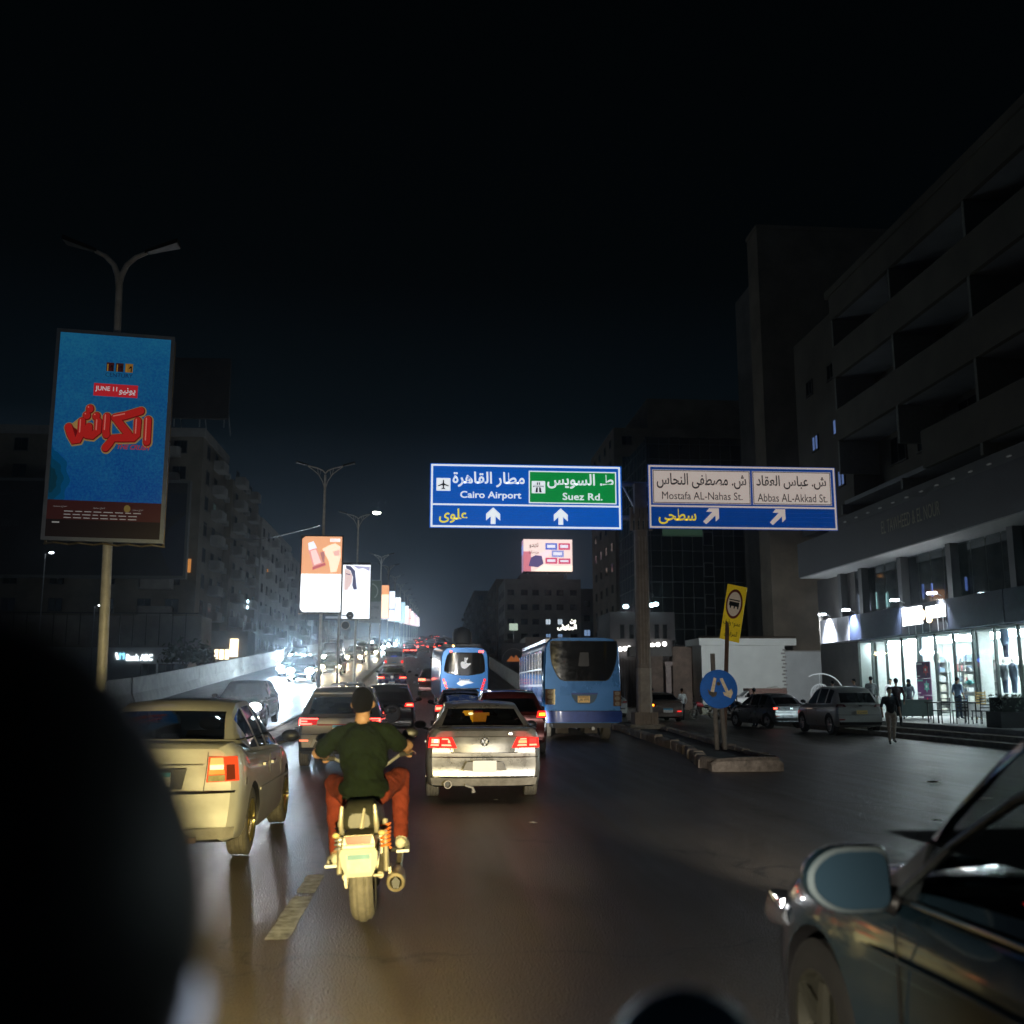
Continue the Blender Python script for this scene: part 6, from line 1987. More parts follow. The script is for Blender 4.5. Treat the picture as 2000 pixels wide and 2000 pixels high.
def forward_beam(c, power, aim=0.0, col=(1.0, .97, .92)):
    """Dipped headlights of a car driving our way, lighting the road and the traffic ahead of it."""
    Lc = c['L']
    for s in (-.6, .6):
        spot("headlight_beam", (s, Lc + .08, .68), (s + aim, Lc + 16, .45), power, col, 46, c['root'], .06, .9)


forward_beam(passat, 260); forward_beam(suv, 40); forward_beam(jeep, 420); forward_beam(gl_, 900, .4); forward_beam(sv, 1300, 2.2)

# ------------------------------------------------------------------ oncoming traffic
def onc(x, y): return (x, y, opp(x, y) + .008)


def oncoming(label, x, y, pr, pm, col, low=None, z=.64, name="car", far=True, group=None, **k):
    Lh = PRESET[pr]['L']
    beam = k.pop('beam', 0)
    c = car(name, label, "car", pr, pm, onc(x, y + Lh), rz=PI, front=front_far(col, z, low=low), far=far, group=group, slope_z=math.atan(slope(y)), **k)
    if beam:
        bc = col.node_tree.nodes["Principled BSDF"].inputs["Emission Color"].default_value[:3]
        for s in (-.6, .6):
            spot("headlight_beam", (s, Lh + .04, z), (s * 1.3, Lh + 24, z - .75), beam, bc, 46 if y < 80 else 26, c['root'], .07, .9)
    return c


oncoming("black oncoming car with white headlights nearest us on the left carriageway", -6.95, 38.4, 'suv', BLK, HEAD_N, HEAD_C, .78, name="suv", far=False, scale=(1.05, 1, .98), glassm=GLASS_D, beam=200)
oncoming("oncoming car swamped by its own glaring headlights behind the black one", -10.0, 75, 'sedan', GREYM, HEAD_X, HEAD_C, .66, beam=600)
oncoming("dark oncoming SUV with blue-white headlights right of the glare", -8.55, 69.5, 'suv', BLK, HEAD_C, HEAD_N, .80, name="suv", beam=450)
oncoming("dark oncoming car with warm yellow headlights behind the two poles", -7.55, 80, 'sedan', GREYM, HEAD_W, None, .66, beam=350)
oncoming("oncoming car with one white glare over the barrier wall", -12.0, 95, 'hatch', GREYM, HEAD_X, None, .66, beam=450)
OF = [(-9.3, 98, 'van', HEAD_N, "dark oncoming van behind the second pole"), (-7.4, 102, 'suv', HEAD_W, "oncoming SUV with warm lamps in the left lane queue"), (-10.8, 118, 'van', HEAD_C, "tall oncoming van near the curve of the wall"),
      (-8.4, 128, 'sedan', HEAD_N, "distant oncoming saloon with white lamps"), (-6.9, 122, 'suv', HEAD_W, "distant oncoming SUV with warm lamps beside the median"), (-9.9, 150, 'hatch', HEAD_C, "distant oncoming hatchback with blue-white lamps"),
      (-7.4, 152, 'suv', HEAD_C, "distant oncoming SUV beside the median with cool lamps"), (-8.6, 176, 'sedan', HEAD_N, "far oncoming saloon with paired white lamps"), (-6.7, 182, 'sedan', HEAD_X, "far oncoming car with star-bright glaring lamps"),
      (-10.4, 200, 'sedan', HEAD_C, "far oncoming saloon near the crest, outer lane"), (-7.6, 214, 'hatch', HEAD_C, "far oncoming hatchback near the crest, inner lane")]
for x, y, pr, hm, lb in OF:
    oncoming(lb, x, y, pr, random.choice((BLK, GREYM, BLK)), hm, None, .66 if pr != 'van' else .72, group="far oncoming cars", beam={HEAD_X: 1500, HEAD_C: 450, HEAD_N: 350, HEAD_W: 300}[hm])
# ================================================================== buses
def bus_shell(root, W, z0, z1, L, m, bulge=.12, rr=.22, rear_round=.18, roof_m=None):
    """Rounded coach body from y=0 (rear) to y=L."""
    def ring(s, y, top=0.0):
        pts = []
        hw = W / 2 * s
        cz = [(hw - .06, z0), (hw, z0 + .12), (hw + .015, (z0 + z1) / 2), (hw - .03, z1 - rr * 1.6), (hw - .09, z1 - rr * .75), (hw - rr, z1 - rr * .18), (hw - rr * 2.4, z1 + top)]
        pts = cz + [(-x, z) for x, z in cz[::-1]]
        return [(x, y + bulge * (abs(x) / (W / 2)) ** 4, z) for x, z in pts]
    mb = MB()
    mb.rings([ring(.955, 0), ring(.985, .05), ring(1.0, rear_round), ring(1.0, .8, .03), ring(1.0, L * .5, .05), ring(1.0, L - .6, .03), ring(.98, L - .2), ring(.93, L)])
    return mb.build("body", m, root, 35)


BUSB = mat("bus_blue", (.04, .20, .55), .30, .25, var=.05, vs=.8, rvar=.1, coat=.5)
BUSD = mat("bus_bumper_blue", (.03, .07, .32), .35, .2, var=.2, vs=5, coat=.4)
BGLASS = mat("bus_rear_glass", (.012, .011, .009), .12, spec=.6, rvar=.05)
bus = thing("city_bus", "large blue bus with a wide black rear window and yellow plate at right", "bus", (5.02, 33.7, .008), rz=0.0)
bus_shell(bus, 2.56, .60, 3.36, 9.2, BUSB)
q = Panel(bus, (-1.28, -.004, .62), (1, 0, 0), (0, 0, 1), (0, -1, 0), 2.56, 2.73, (410, 195, 1592, 1397), world=False)
def bent(o, k=.12, W=2.56, lift=0.0):
    for v in o.data.vertices: v.co.y += k * (abs(v.co.x) / (W / 2)) ** 4
    return o
def arcpts(x0, y0, x1, y1, cx, cy_, n=6):
    out = []
    for i in range(n + 1):
        t = i / n
        out.append(((1 - t) ** 2 * x0 + 2 * t * (1 - t) * cx + t * t * x1, (1 - t) ** 2 * y0 + 2 * t * (1 - t) * cy_ + t * t * y1))
    return out
def sheet(panel, name, rows, m, off, parent=None):
    """rows: list of (y, x0, x1) in drawing units; gives a subdivided sheet that can be bent."""
    mb = MB(); n = 12
    for y, x0, x1 in rows:
        for i in range(n + 1): mb.v.append(tuple(panel.at(x0 + (x1 - x0) * i / n, y, off)))
    for j in range(len(rows) - 1):
        for i in range(n):
            a = j * (n + 1) + i
            mb.face((a, a + 1, a + n + 2, a + n + 1))
    return bent(mb.build(name, m, parent or panel.p, 60))
sheet(q, "rear_window", [(240, 520, 1520), (330, 515, 1525), (420, 520, 1522), (500, 528, 1515), (580, 545, 1495), (660, 580, 1465), (730, 620, 1425), (775, 660, 1390), (803, 720, 1340)], BGLASS, .016)
sheet(q, "rear_window_seal", [(236, 508, 1532), (330, 503, 1537), (420, 508, 1534), (500, 516, 1527), (580, 533, 1507), (665, 568, 1477), (740, 608, 1437), (788, 650, 1400), (812, 712, 1348)], BLACK, .010)
sheet(q, "window_sticker", [(400, 960, 1090), (600, 930, 1100)], mat("sticker_dark_blue", (.012, .013, .02), .3), .020)
sheet(q, "bumper", [(1240, 405, 1598), (1300, 402, 1600), (1395, 415, 1590)], BUSD, .03)
sheet(q, "bumper_gap", [(1232, 410, 1592), (1242, 410, 1592)], BLACK, .02)
for (a, b, c, d) in ((430, 925, 577, 1145), (1464, 950, 1588, 1168)):
    o = sheet(q, "tail_light", [(b, a, c), (d, a, c)], mat("bus_lens", (.16, .09, .06), .2, coat=.5, var=.4, vs=22), .022)
    for k in range(3):
        yy = b + (d - b) * (k + .5) / 3
        bent(q.oval("lens_ring", (a + c) / 2, yy, 42, 30, mat("bus_lens_clear", (.4, .34, .28), .15, .3, var=.3, vs=30), .03, 18, parent=o))
hatch = q.poly("plate_recess", [(820, 990), (1222, 990), (1205, 1050), (1165, 1108), (1100, 1138), (945, 1138), (885, 1108), (845, 1050)], mat("bus_recess_blue", (.03, .11, .22), .4), .014)
q.rect("recess_lip", 820, 980, 1222, 1000, BUSD, .03)
pl = q.rect("number_plate", 917, 1022, 1103, 1116, mat("bus_plate_yellow", (.78, .52, .2), .4, em=(.8, .5, .18), es=.12), .024)
q.text("plate_characters", arabic("٤٧١٥ نقل"), 932, 1052, 1090, 1100, PL_INK, .03, .01, parent=pl)
q.rect("plate_band", 930, 1030, 1090, 1044, mat("plate_brown", (.4, .2, .06), .5), .029, parent=pl)
# flank windows, seen obliquely
sd = Panel(bus, (-1.305, 8.8, .62), (0, -1, 0), (0, 0, 1), (-1, 0, 0), 8.6, 2.73, (0, 0, 860, 273), world=False)
sd.rect("side_glazing", 10, 40, 840, 150, BGLASS, .012)
CH = mat("bus_trim", (.55, .55, .6), .3, .7)
for k in range(8):
    sd.rect("window_pillar", 10 + k * 104 - 4, 40, 10 + k * 104 + 4, 150, CH, .02)
sd.rect("window_rail", 10, 98, 840, 104, CH, .026)
sd.rect("waist_rail", 10, 150, 850, 158, CH, .02)
sd.rect("skirt_band", 10, 192, 850, 210, BUSD, .02)
for k in range(12): sd.rect("skirt_rib", 20 + k * 70, 212, 24 + k * 70, 268, CH, .02)
MB().bb(-1.2, -1.0, .3, 8.9, 3.22, 3.33).build("roof_gutter", CH, bus)
for x, y in ((-1.02, 1.9), (1.02, 1.9), (-1.02, 7.2), (1.02, 7.2)):
    wheel_parts(bus, x, y, .46, .30, mat("steel_rim", (.25, .25, .25), .5, .6), DIRTYRUB, 1 if x > 0 else -1)
for x in (-.62, .35): MB().box((x, .7, .42), (.42, .1, .34)).build("mud_flap", mat("mud_flap", (.10, .085, .07), .8, var=.3), bus)
MB().tube([(.35, .2, .42), (.35, 1.2, .42)], .06, 8).build("exhaust_pipe", STEEL, bus)
MB().box((0, 1.0, .52), (1.9, 1.4, .16)).build("chassis", BLACK, bus)

# ---- farther minibus
MBLUE = mat("minibus_blue", (.03, .26, .75), .28, .15, var=.05, vs=.8, coat=.7, em=(.0, .05, .16), es=.0)
mini = thing("minibus", "bright blue minibus with a hand sticker on its rear window and a roof bundle", "bus", (1.72, 50.5, ramp(50.5) + .008), rz=math.radians(4), rx=math.atan(slope(50.5)))
bus_shell(mini, 2.36, .42, 2.98, 6.4, MBLUE, bulge=.22, rr=.26)
q = Panel(mini, (-1.18, -.004, .45), (1, 0, 0), (0, 0, 1), (0, -1, 0), 2.36, 2.53, (925, 412, 1520, 1025), world=False)
def sheetm(name, rows, m, off, parent=None):
    mb = MB(); n = 12
    for y, x0, x1 in rows:
        for i in range(n + 1):
            v = q.at(x0 + (x1 - x0) * i / n, y, off); v.y += .22 * (abs(v.x) / 1.18) ** 4
            mb.v.append(tuple(v))
    for j in range(len(rows) - 1):
        for i in range(n):
            a = j * (n + 1) + i; mb.face((a, a + 1, a + n + 2, a + n + 1))
    return mb.build(name, m, parent or mini, 60)
rwn = sheetm("rear_window", [(470, 1030, 1420), (500, 1005, 1450), (560, 985, 1465), (640, 970, 1472), (690, 968, 1472), (712, 1010, 1440), (730, 1100, 1340), (738, 1180, 1260)], BGLASS, .02)
STK = mat("sticker_white", (.75, .76, .78), .5, em=(.5, .52, .55), es=.5)
def hand_pts():
    return [(1166, 600), (1172, 578), (1196, 572), (1210, 580), (1214, 545), (1212, 530), (1222, 524), (1232, 540), (1240, 528), (1254, 526), (1258, 540), (1244, 562), (1240, 590), (1262, 596), (1290, 592), (1294, 604), (1270, 622), (1248, 644), (1222, 658), (1190, 652), (1172, 630)]
q.poly("hand_sticker", hand_pts(), STK, .032, parent=rwn)
q.poly("finger_line", [(1226, 545), (1230, 545), (1240, 572), (1236, 574)], BLACK, .038, parent=rwn)
q.poly("finger_line", [(1216, 590), (1238, 590), (1238, 594), (1216, 594)], BLACK, .038, parent=rwn)
for s, x in ((-1, 965), (1, 1470)):
    for k in range(4):
        xx = x - s * (k * 14) if s > 0 else x + k * 14
        o = q.oval("tail_light", xx if s < 0 else x - k * 11, 790 + k * 34, 15, 15, TAIL if (k % 2 == 0 or s > 0 and k != 0) else TAIL_HOT, .06)
        for v in o.data.vertices: v.co.y += .16
for x, m in ((1048, TAIL_FAR), (1405, TAIL_FAR), (1440, TAIL_FAR)):
    o = q.oval("marker_lamp", x, 458, 13, 12, m, .05)
    for v in o.data.vertices: v.co.y += .10
o = q.oval("marker_lamp", 1075, 412, 14, 12, glow("marker_amber", (1, .55, .15), 8), .02)
for v in o.data.vertices: v.co.z += .08
q.text("panel_lettering", "Super", 1150, 770, 1285, 810, STK, .03, .01)
q.poly("panel_flash", [(1120, 830), (1180, 790), (1290, 800), (1330, 820), (1240, 840), (1180, 860)], mat("flash_silver", (.55, .65, .75), .3, .5), .026)
sheetm("bumper", [(925, 930, 1515), (1020, 940, 1505)], BUSD, .04)
sheetm("lower_gap", [(884, 985, 1400), (896, 985, 1400)], BLACK, .03)
sd = Panel(mini, (1.195, .2, .45), (0, 1, 0), (0, 0, 1), (1, 0, 0), 6.0, 2.53, (0, 0, 600, 253), world=False)
sd.rect("side_glazing", 8, 40, 580, 130, BGLASS, .012)
for k in range(6): sd.rect("window_pillar", 8 + k * 110, 40, 18 + k * 110, 130, MBLUE, .02)
for x, y in ((-.95, 1.4), (.95, 1.4), (-.95, 5.0), (.95, 5.0)):
    wheel_parts(mini, x, y, .38, .24, MATS["steel_rim"], RUBBER, 1 if x > 0 else -1)
for z in (3.02, 3.10): MB().tube([(-.8, .5, z), (-.8, 3.5, z), (.8, 3.5, z), (.8, .5, z), (-.8, .5, z)], .02, 5).build("roof_rack_rail", STEEL, mini)
bd = thing("roof_bundle", "black tarpaulin bundle tied on the roof of the farther minibus", "bundle", (1.62, 51.9, ramp(51.9) + 3.13))
mb = MB()
rg = []
for z, s in ((0, .96), (.25, 1.0), (.55, .97), (.75, .82), (.82, .5)):
    rg.append([(.45 * s * (abs(math.cos(a)) ** .6) * (1 if math.cos(a) > 0 else -1) * (1 + .06 * math.sin(5 * a + z * 6)), .8 * s * (abs(math.sin(a)) ** .6) * (1 if math.sin(a) > 0 else -1), z + .03 * math.sin(3 * a)) for a in [i * 2 * PI / 20 for i in range(20)]])
mb.rings(rg).build("tarpaulin", mat("tarpaulin", (.012, .012, .013), .7, var=.3), bd, 50)
MB().tube([(-.47, .2, 0), (-.47, .2, .6), (0, .2, .85), (.47, .2, .6), (.47, .2, 0)], .015, 5).build("rope", FRAME_L, bd)

# ================================================================== figures
def figure(name, prims, voxel, mats, parent=None, smooth=4, folds=0.0):
    """One continuous body grown from overlapping capsules and ellipsoids.
    prims: ('c', p1, r1, p2, r2, mat) or ('e', centre, radii, mat)."""
    mb = MB()
    for p in prims:
        if p[0] == 'c':
            a, r1, b, r2 = Vector(p[1]), p[2], Vector(p[3]), p[4]
            n = 6
            mb.tube([a + (b - a) * (i / n) for i in range(n + 1)], [r1 + (r2 - r1) * i / n for i in range(n + 1)], 12)
            mb.ball(tuple(a), r1, 12, 8); mb.ball(tuple(b), r2, 12, 8)
        else:
            mb.ball(p[1], p[2], 16, 10)
    o = mb.build(name, mats, parent)
    md = o.modifiers.new("r", 'REMESH'); md.mode = 'VOXEL'; md.voxel_size = voxel
    m2 = o.modifiers.new("s", 'SMOOTH'); m2.factor = .5; m2.iterations = smooth
    me = evaluated(o)
    o.modifiers.clear()
    o.data = me
    while len(me.materials) < len(mats): me.materials.append(mats[len(me.materials)])
    for i, m_ in enumerate(mats): me.materials[i] = m_
    if folds:
        nrm_ = [v.normal.copy() for v in me.vertices]
        for v, vn in zip(me.vertices, nrm_):
            q = v.co.copy()
            d = noise.noise(Vector((q.x * 7, q.y * 7, q.z * 13))) * .6 + noise.noise(Vector((q.x * 16 + 5, q.y * 16, q.z * 26 + q.x * 22))) * .4
            v.co = q + vn * d * folds
    P_ = []
    for p in prims:
        if p[0] == 'c': P_.append(('c', Vector(p[1]), p[2], Vector(p[3]) - Vector(p[1]), p[4], p[5]))
        else: P_.append(('e', Vector(p[1]), Vector(p[2]), p[3]))
    for pl in me.polygons:
        c = pl.center; best = 9; bm_ = 0
        for p in P_:
            if p[0] == 'c':
                d2 = p[3].length_squared
                t = max(0, min(1, (c - p[1]).dot(p[3]) / d2)) if d2 else 0
                d = (c - p[1] - p[3] * t).length - (p[2] + (p[4] - p[2]) * t); m_ = p[5]
            else:
                v = c - p[1]
                k = math.sqrt((v.x / p[2].x) ** 2 + (v.y / p[2].y) ** 2 + (v.z / p[2].z) ** 2)
                d = (k - 1) * min(p[2]); m_ = p[3]
            if d < best: best, bm_ = d, m_
        pl.material_index = bm_
        pl.use_smooth = True
    return o


SKIN = mat("skin", (.30, .17, .10), .6, var=.1, vs=20)
HAIR = mat("hair_black", (.0035, .003, .0028), .95, var=.5, vs=90, bump=1.0, bs=220, spec=.15)
CL = {}
def cloth(n, c): return mat("garment_" + n, c, .95, var=.3, vs=9, bump=1.0, bs=11, spec=.2)


def hand(prims, w, fwd, side, m, s=1.0, curl=True):
    """Palm, four fingers and a thumb reaching from wrist w along fwd; fingers curl down."""
    w, fwd = Vector(w), Vector(fwd).normalized()
    side = Vector(side).normalized()
    dn = fwd.cross(side)
    if dn.z > 0: dn = -dn
    palm = w + fwd * .085 * s
    prims.append(('c', tuple(w), .028 * s, tuple(palm), .034 * s, m))
    for i, L in enumerate((.070, .080, .074, .058)):
        b = palm + side * (-.030 + i * .020) * s + fwd * .012 * s
        k = b + fwd * L * .5 * s
        e = k + (fwd * .25 + dn * .9) * L * .55 * s
        f = e - fwd * L * .35 * s + dn * .008
        prims.append(('c', tuple(b), .0105 * s, tuple(k), .0098 * s, m))
        prims.append(('c', tuple(k), .0098 * s, tuple(e), .009 * s, m))
        if curl: prims.append(('c', tuple(e), .009 * s, tuple(f), .0085 * s, m))
    b = w + fwd * .03 * s - side * .03 * s
    k = b + (fwd * .5 - side * .7 + dn * .3).normalized() * .04 * s
    prims.append(('c', tuple(b), .013 * s, tuple(k), .011 * s, m))
    prims.append(('c', tuple(k), .011 * s, tuple(k + (fwd * .8 + dn * .5).normalized() * .032 * s), .0095 * s, m))


# ------------------------------------------------------------------ motorcycle
MYEL = mat("dusty_frame_metal", (.40, .37, .28), .5, .5, var=.3, vs=10)
mc = thing("motorcycle", "worn motorcycle seen from behind with white plate, under the man in green", "motorcycle", (-.455, 8.05, .006), ry=-.055)
def wheel_mc(y, r, w, nm):
    o = add(nm, MB().lathe([(.02, -.06), (.05, -.06), (.05, .06), (.02, .06)], (0, 0, 0), 'x', 14).mesh("hub", STEEL), mc)
    o.location = (0, y, r)
    prof = []
    for i in range(13):
        a = -1.25 + 2.5 * i / 12
        rr_ = r - w / 2 + w / 2 * math.cos(a)
        if i in (4, 8): rr_ -= .008
        prof.append((rr_, w / 2 * math.sin(a) * 1.03))
    prof = [(r - w * .62, -w * .42)] + prof + [(r - w * .62, w * .42)]
    add("tyre", MB().lathe(prof, axis='x', seg=44).mesh("tyre", DIRTYRUB, 30), o)
    rm = MB().lathe([(r - w * .60, -w * .40), (r - w * .70, -w * .2), (r - w * .70, w * .2), (r - w * .60, w * .40)], axis='x', seg=30)
    for k in range(3):
        a = k * 2 * PI / 3
        rm.tube([(0, .03 * math.cos(a), .03 * math.sin(a)), (0, (r - w * .68) * math.cos(a), (r - w * .68) * math.sin(a))], .02, 6)
    add("rim", rm.mesh("rim", ALLOY, 40), o)
    tr = MB()
    for k in range(22):
        a = k * 2 * PI / 22
        for s in (-1, 1):
            x = s * w * .22
            rr_ = r + .001
            tr.box((x, rr_ * math.cos(a), rr_ * math.sin(a)), (w * .10, .03, .006)) if False else None
    return o
wheel_mc(0, .32, .175, "rear_wheel"); wheel_mc(1.32, .31, .11, "front_wheel")
MB().tube([(-.13, 0, .32), (-.13, .55, .40)], .026, 8).tube([(.13, 0, .32), (.13, .55, .40)], .026, 8).tube([(-.14, 0, .32), (.14, 0, .32)], .014, 8).build("swingarm", MYEL, mc, 50)
for s in (-1, 1):
    sh = MB().tube([(s * .175, .02, .34), (s * .17, .16, .70)], .022, 8).build("shock_absorber", MYEL, mc, 50)
    pts = []
    for i in range(60):
        t = i / 59; a = t * 2 * PI * 6
        pts.append((s * .172 + .036 * math.cos(a), .09 + .065 * t + .036 * math.sin(a), .50 + .17 * t))
    MB().tube(pts, .010, 5).build("spring", mat("spring_orange", (.75, .18, .03), .4, var=.1) if s > 0 else STEEL, sh, 60)
MB().rings([[(x, y, z) for x, z in ((-.10, .52), (.10, .52), (.115, .60), (.10, .66), (-.10, .66), (-.115, .60))] for y in (-.34, .0, .35)]).build("tail_fairing", MYEL, mc, 40)
MB().rings([[(-.085, -.365, .60), (.085, -.365, .60), (.10, -.365, .655), (-.10, -.365, .655)], [(-.085, -.30, .60), (.085, -.30, .60), (.10, -.30, .66), (-.10, -.30, .66)]]).build("tail_light", mat("mc_tail_lens", (.5, .02, .01), .25, coat=.4, em=(1, .03, .02), es=.18, var=.3, vs=20), mc)
MB().box((0, -.345, .565), (.23, .05, .06)).build("tail_bracket", MYEL, mc)
MB().prism([(-.125, .0), (-.09, -.08), (.09, -.08), (.125, .0), (.135, .085), (.12, .12), (-.12, .12), (-.135, .085)], (0, -.375, .455), (1, 0, 0), (0, -.22, 1), (0, .012, 0)).build("number_plate_holder", mat("plate_holder_white", (.42, .42, .36), .5), mc)
PLATE_MC = mat("plate_worn", (.5, .5, .46), .5, var=.15, vs=20)
npl = MB().prism([(-.085, -.05), (.085, -.05), (.09, .085), (-.09, .085)], (0, -.384, .455), (1, 0, 0), (0, -.22, 1), (0, .004, 0)).build("number_plate", PLATE_MC, mc)
MB().prism([(-.08, .045), (.08, .045), (.08, .08), (-.08, .08)], (0, -.388, .455), (1, 0, 0), (0, -.22, 1), (0, .002, 0)).build("plate_band", mat("plate_band_worn", (.16, .30, .34), .5, var=.2), npl)
text_part("plate_characters", arabic("٨٥٢ ط"), (-.06, -.3815, .42), (1, 0, 0), (0, -.22, 1), .12, .05, mat("plate_faint", (.45, .45, .42), .5), npl)
MB().rings([[(-.10, -.35, .47), (.10, -.35, .47), (.10, -.335, .47), (-.10, -.335, .47)], [(-.10, -.33, .58), (.10, -.33, .58), (.10, -.31, .59), (-.10, -.31, .59)]]).build("mudguard", BLACK, mc)
for s in (-1, 1):
    MB().tube([(s * .115, .10, .60), (s * .125, -.24, .66), (s * .128, -.30, .74), (s * .118, -.28, .86)], [.016, .018, .02, .014], 8).build("grab_rail", mat("rail_dull", (.5, .47, .36), .4, .5, var=.2), mc, 50)
    MB().ball((s * .165, -.28, .66), (.03, .035, .022), 10, 6).build("indicator", mat("mc_indicator", (.6, .45, .2), .3), mc, 60)
    MB().tube([(s * .1, -.25, .645), (s * .15, -.275, .655)], .008, 6).build("indicator_stalk", BLACK, mc)
MB().tube([(.02, -.29, .70), (.045, -.29, .84)], [.016, .01], 6).build("broken_bracket", MATS["rail_dull"], mc)
st_ = MB()
st_.rings([[(x * w, y, z0 + z * h) for x, z in ((-1, .2), (-.92, .75), (-.6, 1), (.6, 1), (.92, .75), (1, .2), (.8, 0), (-.8, 0))] for y, w, z0, h in ((-.25, .08, .70, .10), (-.18, .13, .68, .17), (.10, .15, .68, .19), (.30, .16, .67, .15), (.55, .15, .68, .13), (.72, .12, .72, .12))])
st_.build("seat", mat("seat_vinyl", (.05, .05, .035), .5, var=.3, vs=10), mc, 45)
tk = MB()
tk.rings([[(x * w, y, z0 + z * h) for x, z in ((-1, .3), (-.85, .8), (-.4, 1), (.4, 1), (.85, .8), (1, .3), (.7, 0), (-.7, 0))] for y, w, z0, h in ((.66, .09, .72, .12), (.78, .15, .70, .22), (1.0, .17, .72, .26), (1.15, .13, .76, .2))])
tk.build("fuel_tank", paint("mc_red", (.45, .02, .03), .2, .25), mc, 45)
en = MB().box((0, .62, .42), (.26, .34, .26)).box((0, .74, .58), (.20, .2, .16))
for k in range(5): en.box((0, .74, .50 + k * .035), (.27, .22, .012))
en.build("engine", MYEL, mc)
MB().tube([(0, .15, .62), (0, .5, .66), (0, 1.05, .78)], .03, 8).tube([(0, .5, .64), (0, .55, .3), (0, .9, .32), (0, 1.08, .78)], .022, 8).build("frame", BLACK, mc, 50)
ex = MB().lathe([(.03, .75), (.035, .35), (.062, .28), (.072, -.05), (.066, -.10), (.045, -.11), (.042, -.02)], (.245, .0, .275), 'y', 22)
ex.build("exhaust", mat("exhaust_brass", (.45, .38, .25), .4, .7, var=.3, vs=9), mc, 40)
MB().prism([(0, .045), (.032, .01), (.02, -.04), (-.02, -.04), (-.032, .01)], (.245, -.112, .275), (1, 0, 0), (0, 0, 1), (0, .006, 0)).build("exhaust_mouth", SK, mc)
MB().tube([(.26, .72, .36), (.25, .5, .28)], .025, 8).build("exhaust_header", MATS["exhaust_brass"], mc)
MB().box((.20, .1, .33), (.02, .18, .08)).build("exhaust_bracket", MYEL, mc)
for s in (-1, 1):
    MB().tube([(s * .12, .56, .36 if s < 0 else .42), (s * .30, .56, .35 if s < 0 else .41)], .018, 8).build("foot_peg", RUBBER, mc)
    MB().tube([(s * .08, 1.32, .31), (s * .085, 1.16, .86)], .026, 8).build("fork_leg", STEEL, mc)
ch = MB()
for k in range(18):
    t = k / 17
    ch.box((-.125, .02 + t * .5, .27 + .01 * (k % 2)), (.02, .024, .026)).box((-.125, -.04 * math.sin(t * PI), .25 + t * .12), (.02, .02, .014))
ch.build("chain", MYEL, mc)
MB().tube([(-.37, .93, 1.14), (-.28, .98, 1.13), (-.12, 1.10, 1.02), (.12, 1.10, 1.02), (.28, .98, 1.13), (.37, .93, 1.14)], .014, 8).build("handlebar", STEEL, mc, 60)
for s in (-1, 1):
    MB().tube([(s * .28, .98, 1.13), (s * .375, .925, 1.14)], .02, 8).build("grip", RUBBER, mc)
    m_ = MB().tube([(s * .27, 1.0, 1.13), (s * .34, 1.05, 1.26)], .007, 6)
    m_.ball((s * .37, 1.05, 1.30), (.07, .02, .045), 14, 8)
    m_.build("mirror", BLACK, mc, 50)
MB().ball((0, 1.24, .92), (.09, .07, .10), 14, 10).build("headlamp", CHROME, mc, 50)
MB().tube([(-.06, -.02, .30), (-.30, .25, .02)], .01, 6).build("side_stand", STEEL, mc) if False else None
mc_proto = mc

# ------------------------------------------------------------------ rider
rd = thing("person", "man in a dark green T-shirt and red trousers riding the motorcycle, seen from behind", "person", (-.455, 8.05, .006), ry=-.055)
SH_, TR, SK_, SHO = 0, 1, 2, 3
pr = [('e', (0, .40, .91), (.185, .15, .13), SH_), ('c', (0, .42, .90), .155, (0, .46, 1.12), .165, SH_), ('e', (0, .475, 1.14), (.20, .135, .17), SH_),
      ('e', (0, .50, 1.26), (.235, .13, .14), SH_), ('c', (-.165, .51, 1.345), .075, (.165, .51, 1.345), .075, SH_), ('e', (0, .455, 1.20), (.20, .12, .22), SH_), ('e', (0, .40, .93), (.205, .155, .10), SH_),
      ('c', (-.10, .50, 1.385), .05, (.10, .50, 1.385), .05, SH_),
      ('c', (0, .515, 1.38), .062, (0, .535, 1.50), .056, SK_),
      ('e', (0, .565, 1.585), (.080, .100, .115), SK_), ('e', (0, .60, 1.545), (.06, .075, .085), SK_), ('c', (0, .665, 1.575), .012, (0, .685, 1.555), .015, SK_),
      ('e', (-.084, .565, 1.575), (.014, .026, .034), SK_), ('e', (.084, .565, 1.575), (.014, .026, .034), SK_),
      # arms: short sleeves, bare forearms
      ('c', (-.195, .51, 1.335), .078, (-.325, .57, 1.235), .076, SH_), ('c', (-.32, .57, 1.24), .056, (-.385, .63, 1.205), .046, SK_), ('c', (-.385, .63, 1.205), .045, (-.35, .87, 1.165), .031, SK_),
      ('c', (.195, .51, 1.335), .078, (.275, .57, 1.245), .076, SH_), ('c', (.275, .57, 1.25), .056, (.345, .66, 1.215), .047, SK_), ('c', (.345, .66, 1.215), .046, (.35, .88, 1.165), .031, SK_),
      # legs
      ('c', (-.10, .44, .87), .105, (-.275, .86, .93), .082, TR), ('c', (-.275, .86, .93), .08, (-.255, .64, .44), .058, TR), ('c', (-.255, .64, .44), .045, (-.25, .60, .385), .04, SK_),
      ('c', (.10, .44, .87), .105, (.275, .84, .96), .085, TR), ('c', (.275, .84, .96), .082, (.275, .64, .52), .058, TR), ('c', (.275, .64, .52), .042, (.272, .60, .47), .04, SHO),
      # shoes
      ('c', (-.25, .57, .365), .045, (-.30, .80, .34), .038, SHO), ('e', (-.285, .70, .35), (.05, .13, .035), SHO), ('c', (.27, .56, .46), .046, (.30, .80, .43), .038, SHO), ('e', (.285, .70, .44), (.05, .13, .036), SHO)]
hand(pr, (-.35, .87, 1.165), (0, 1, -.15), (1, 0, 0), SK_)
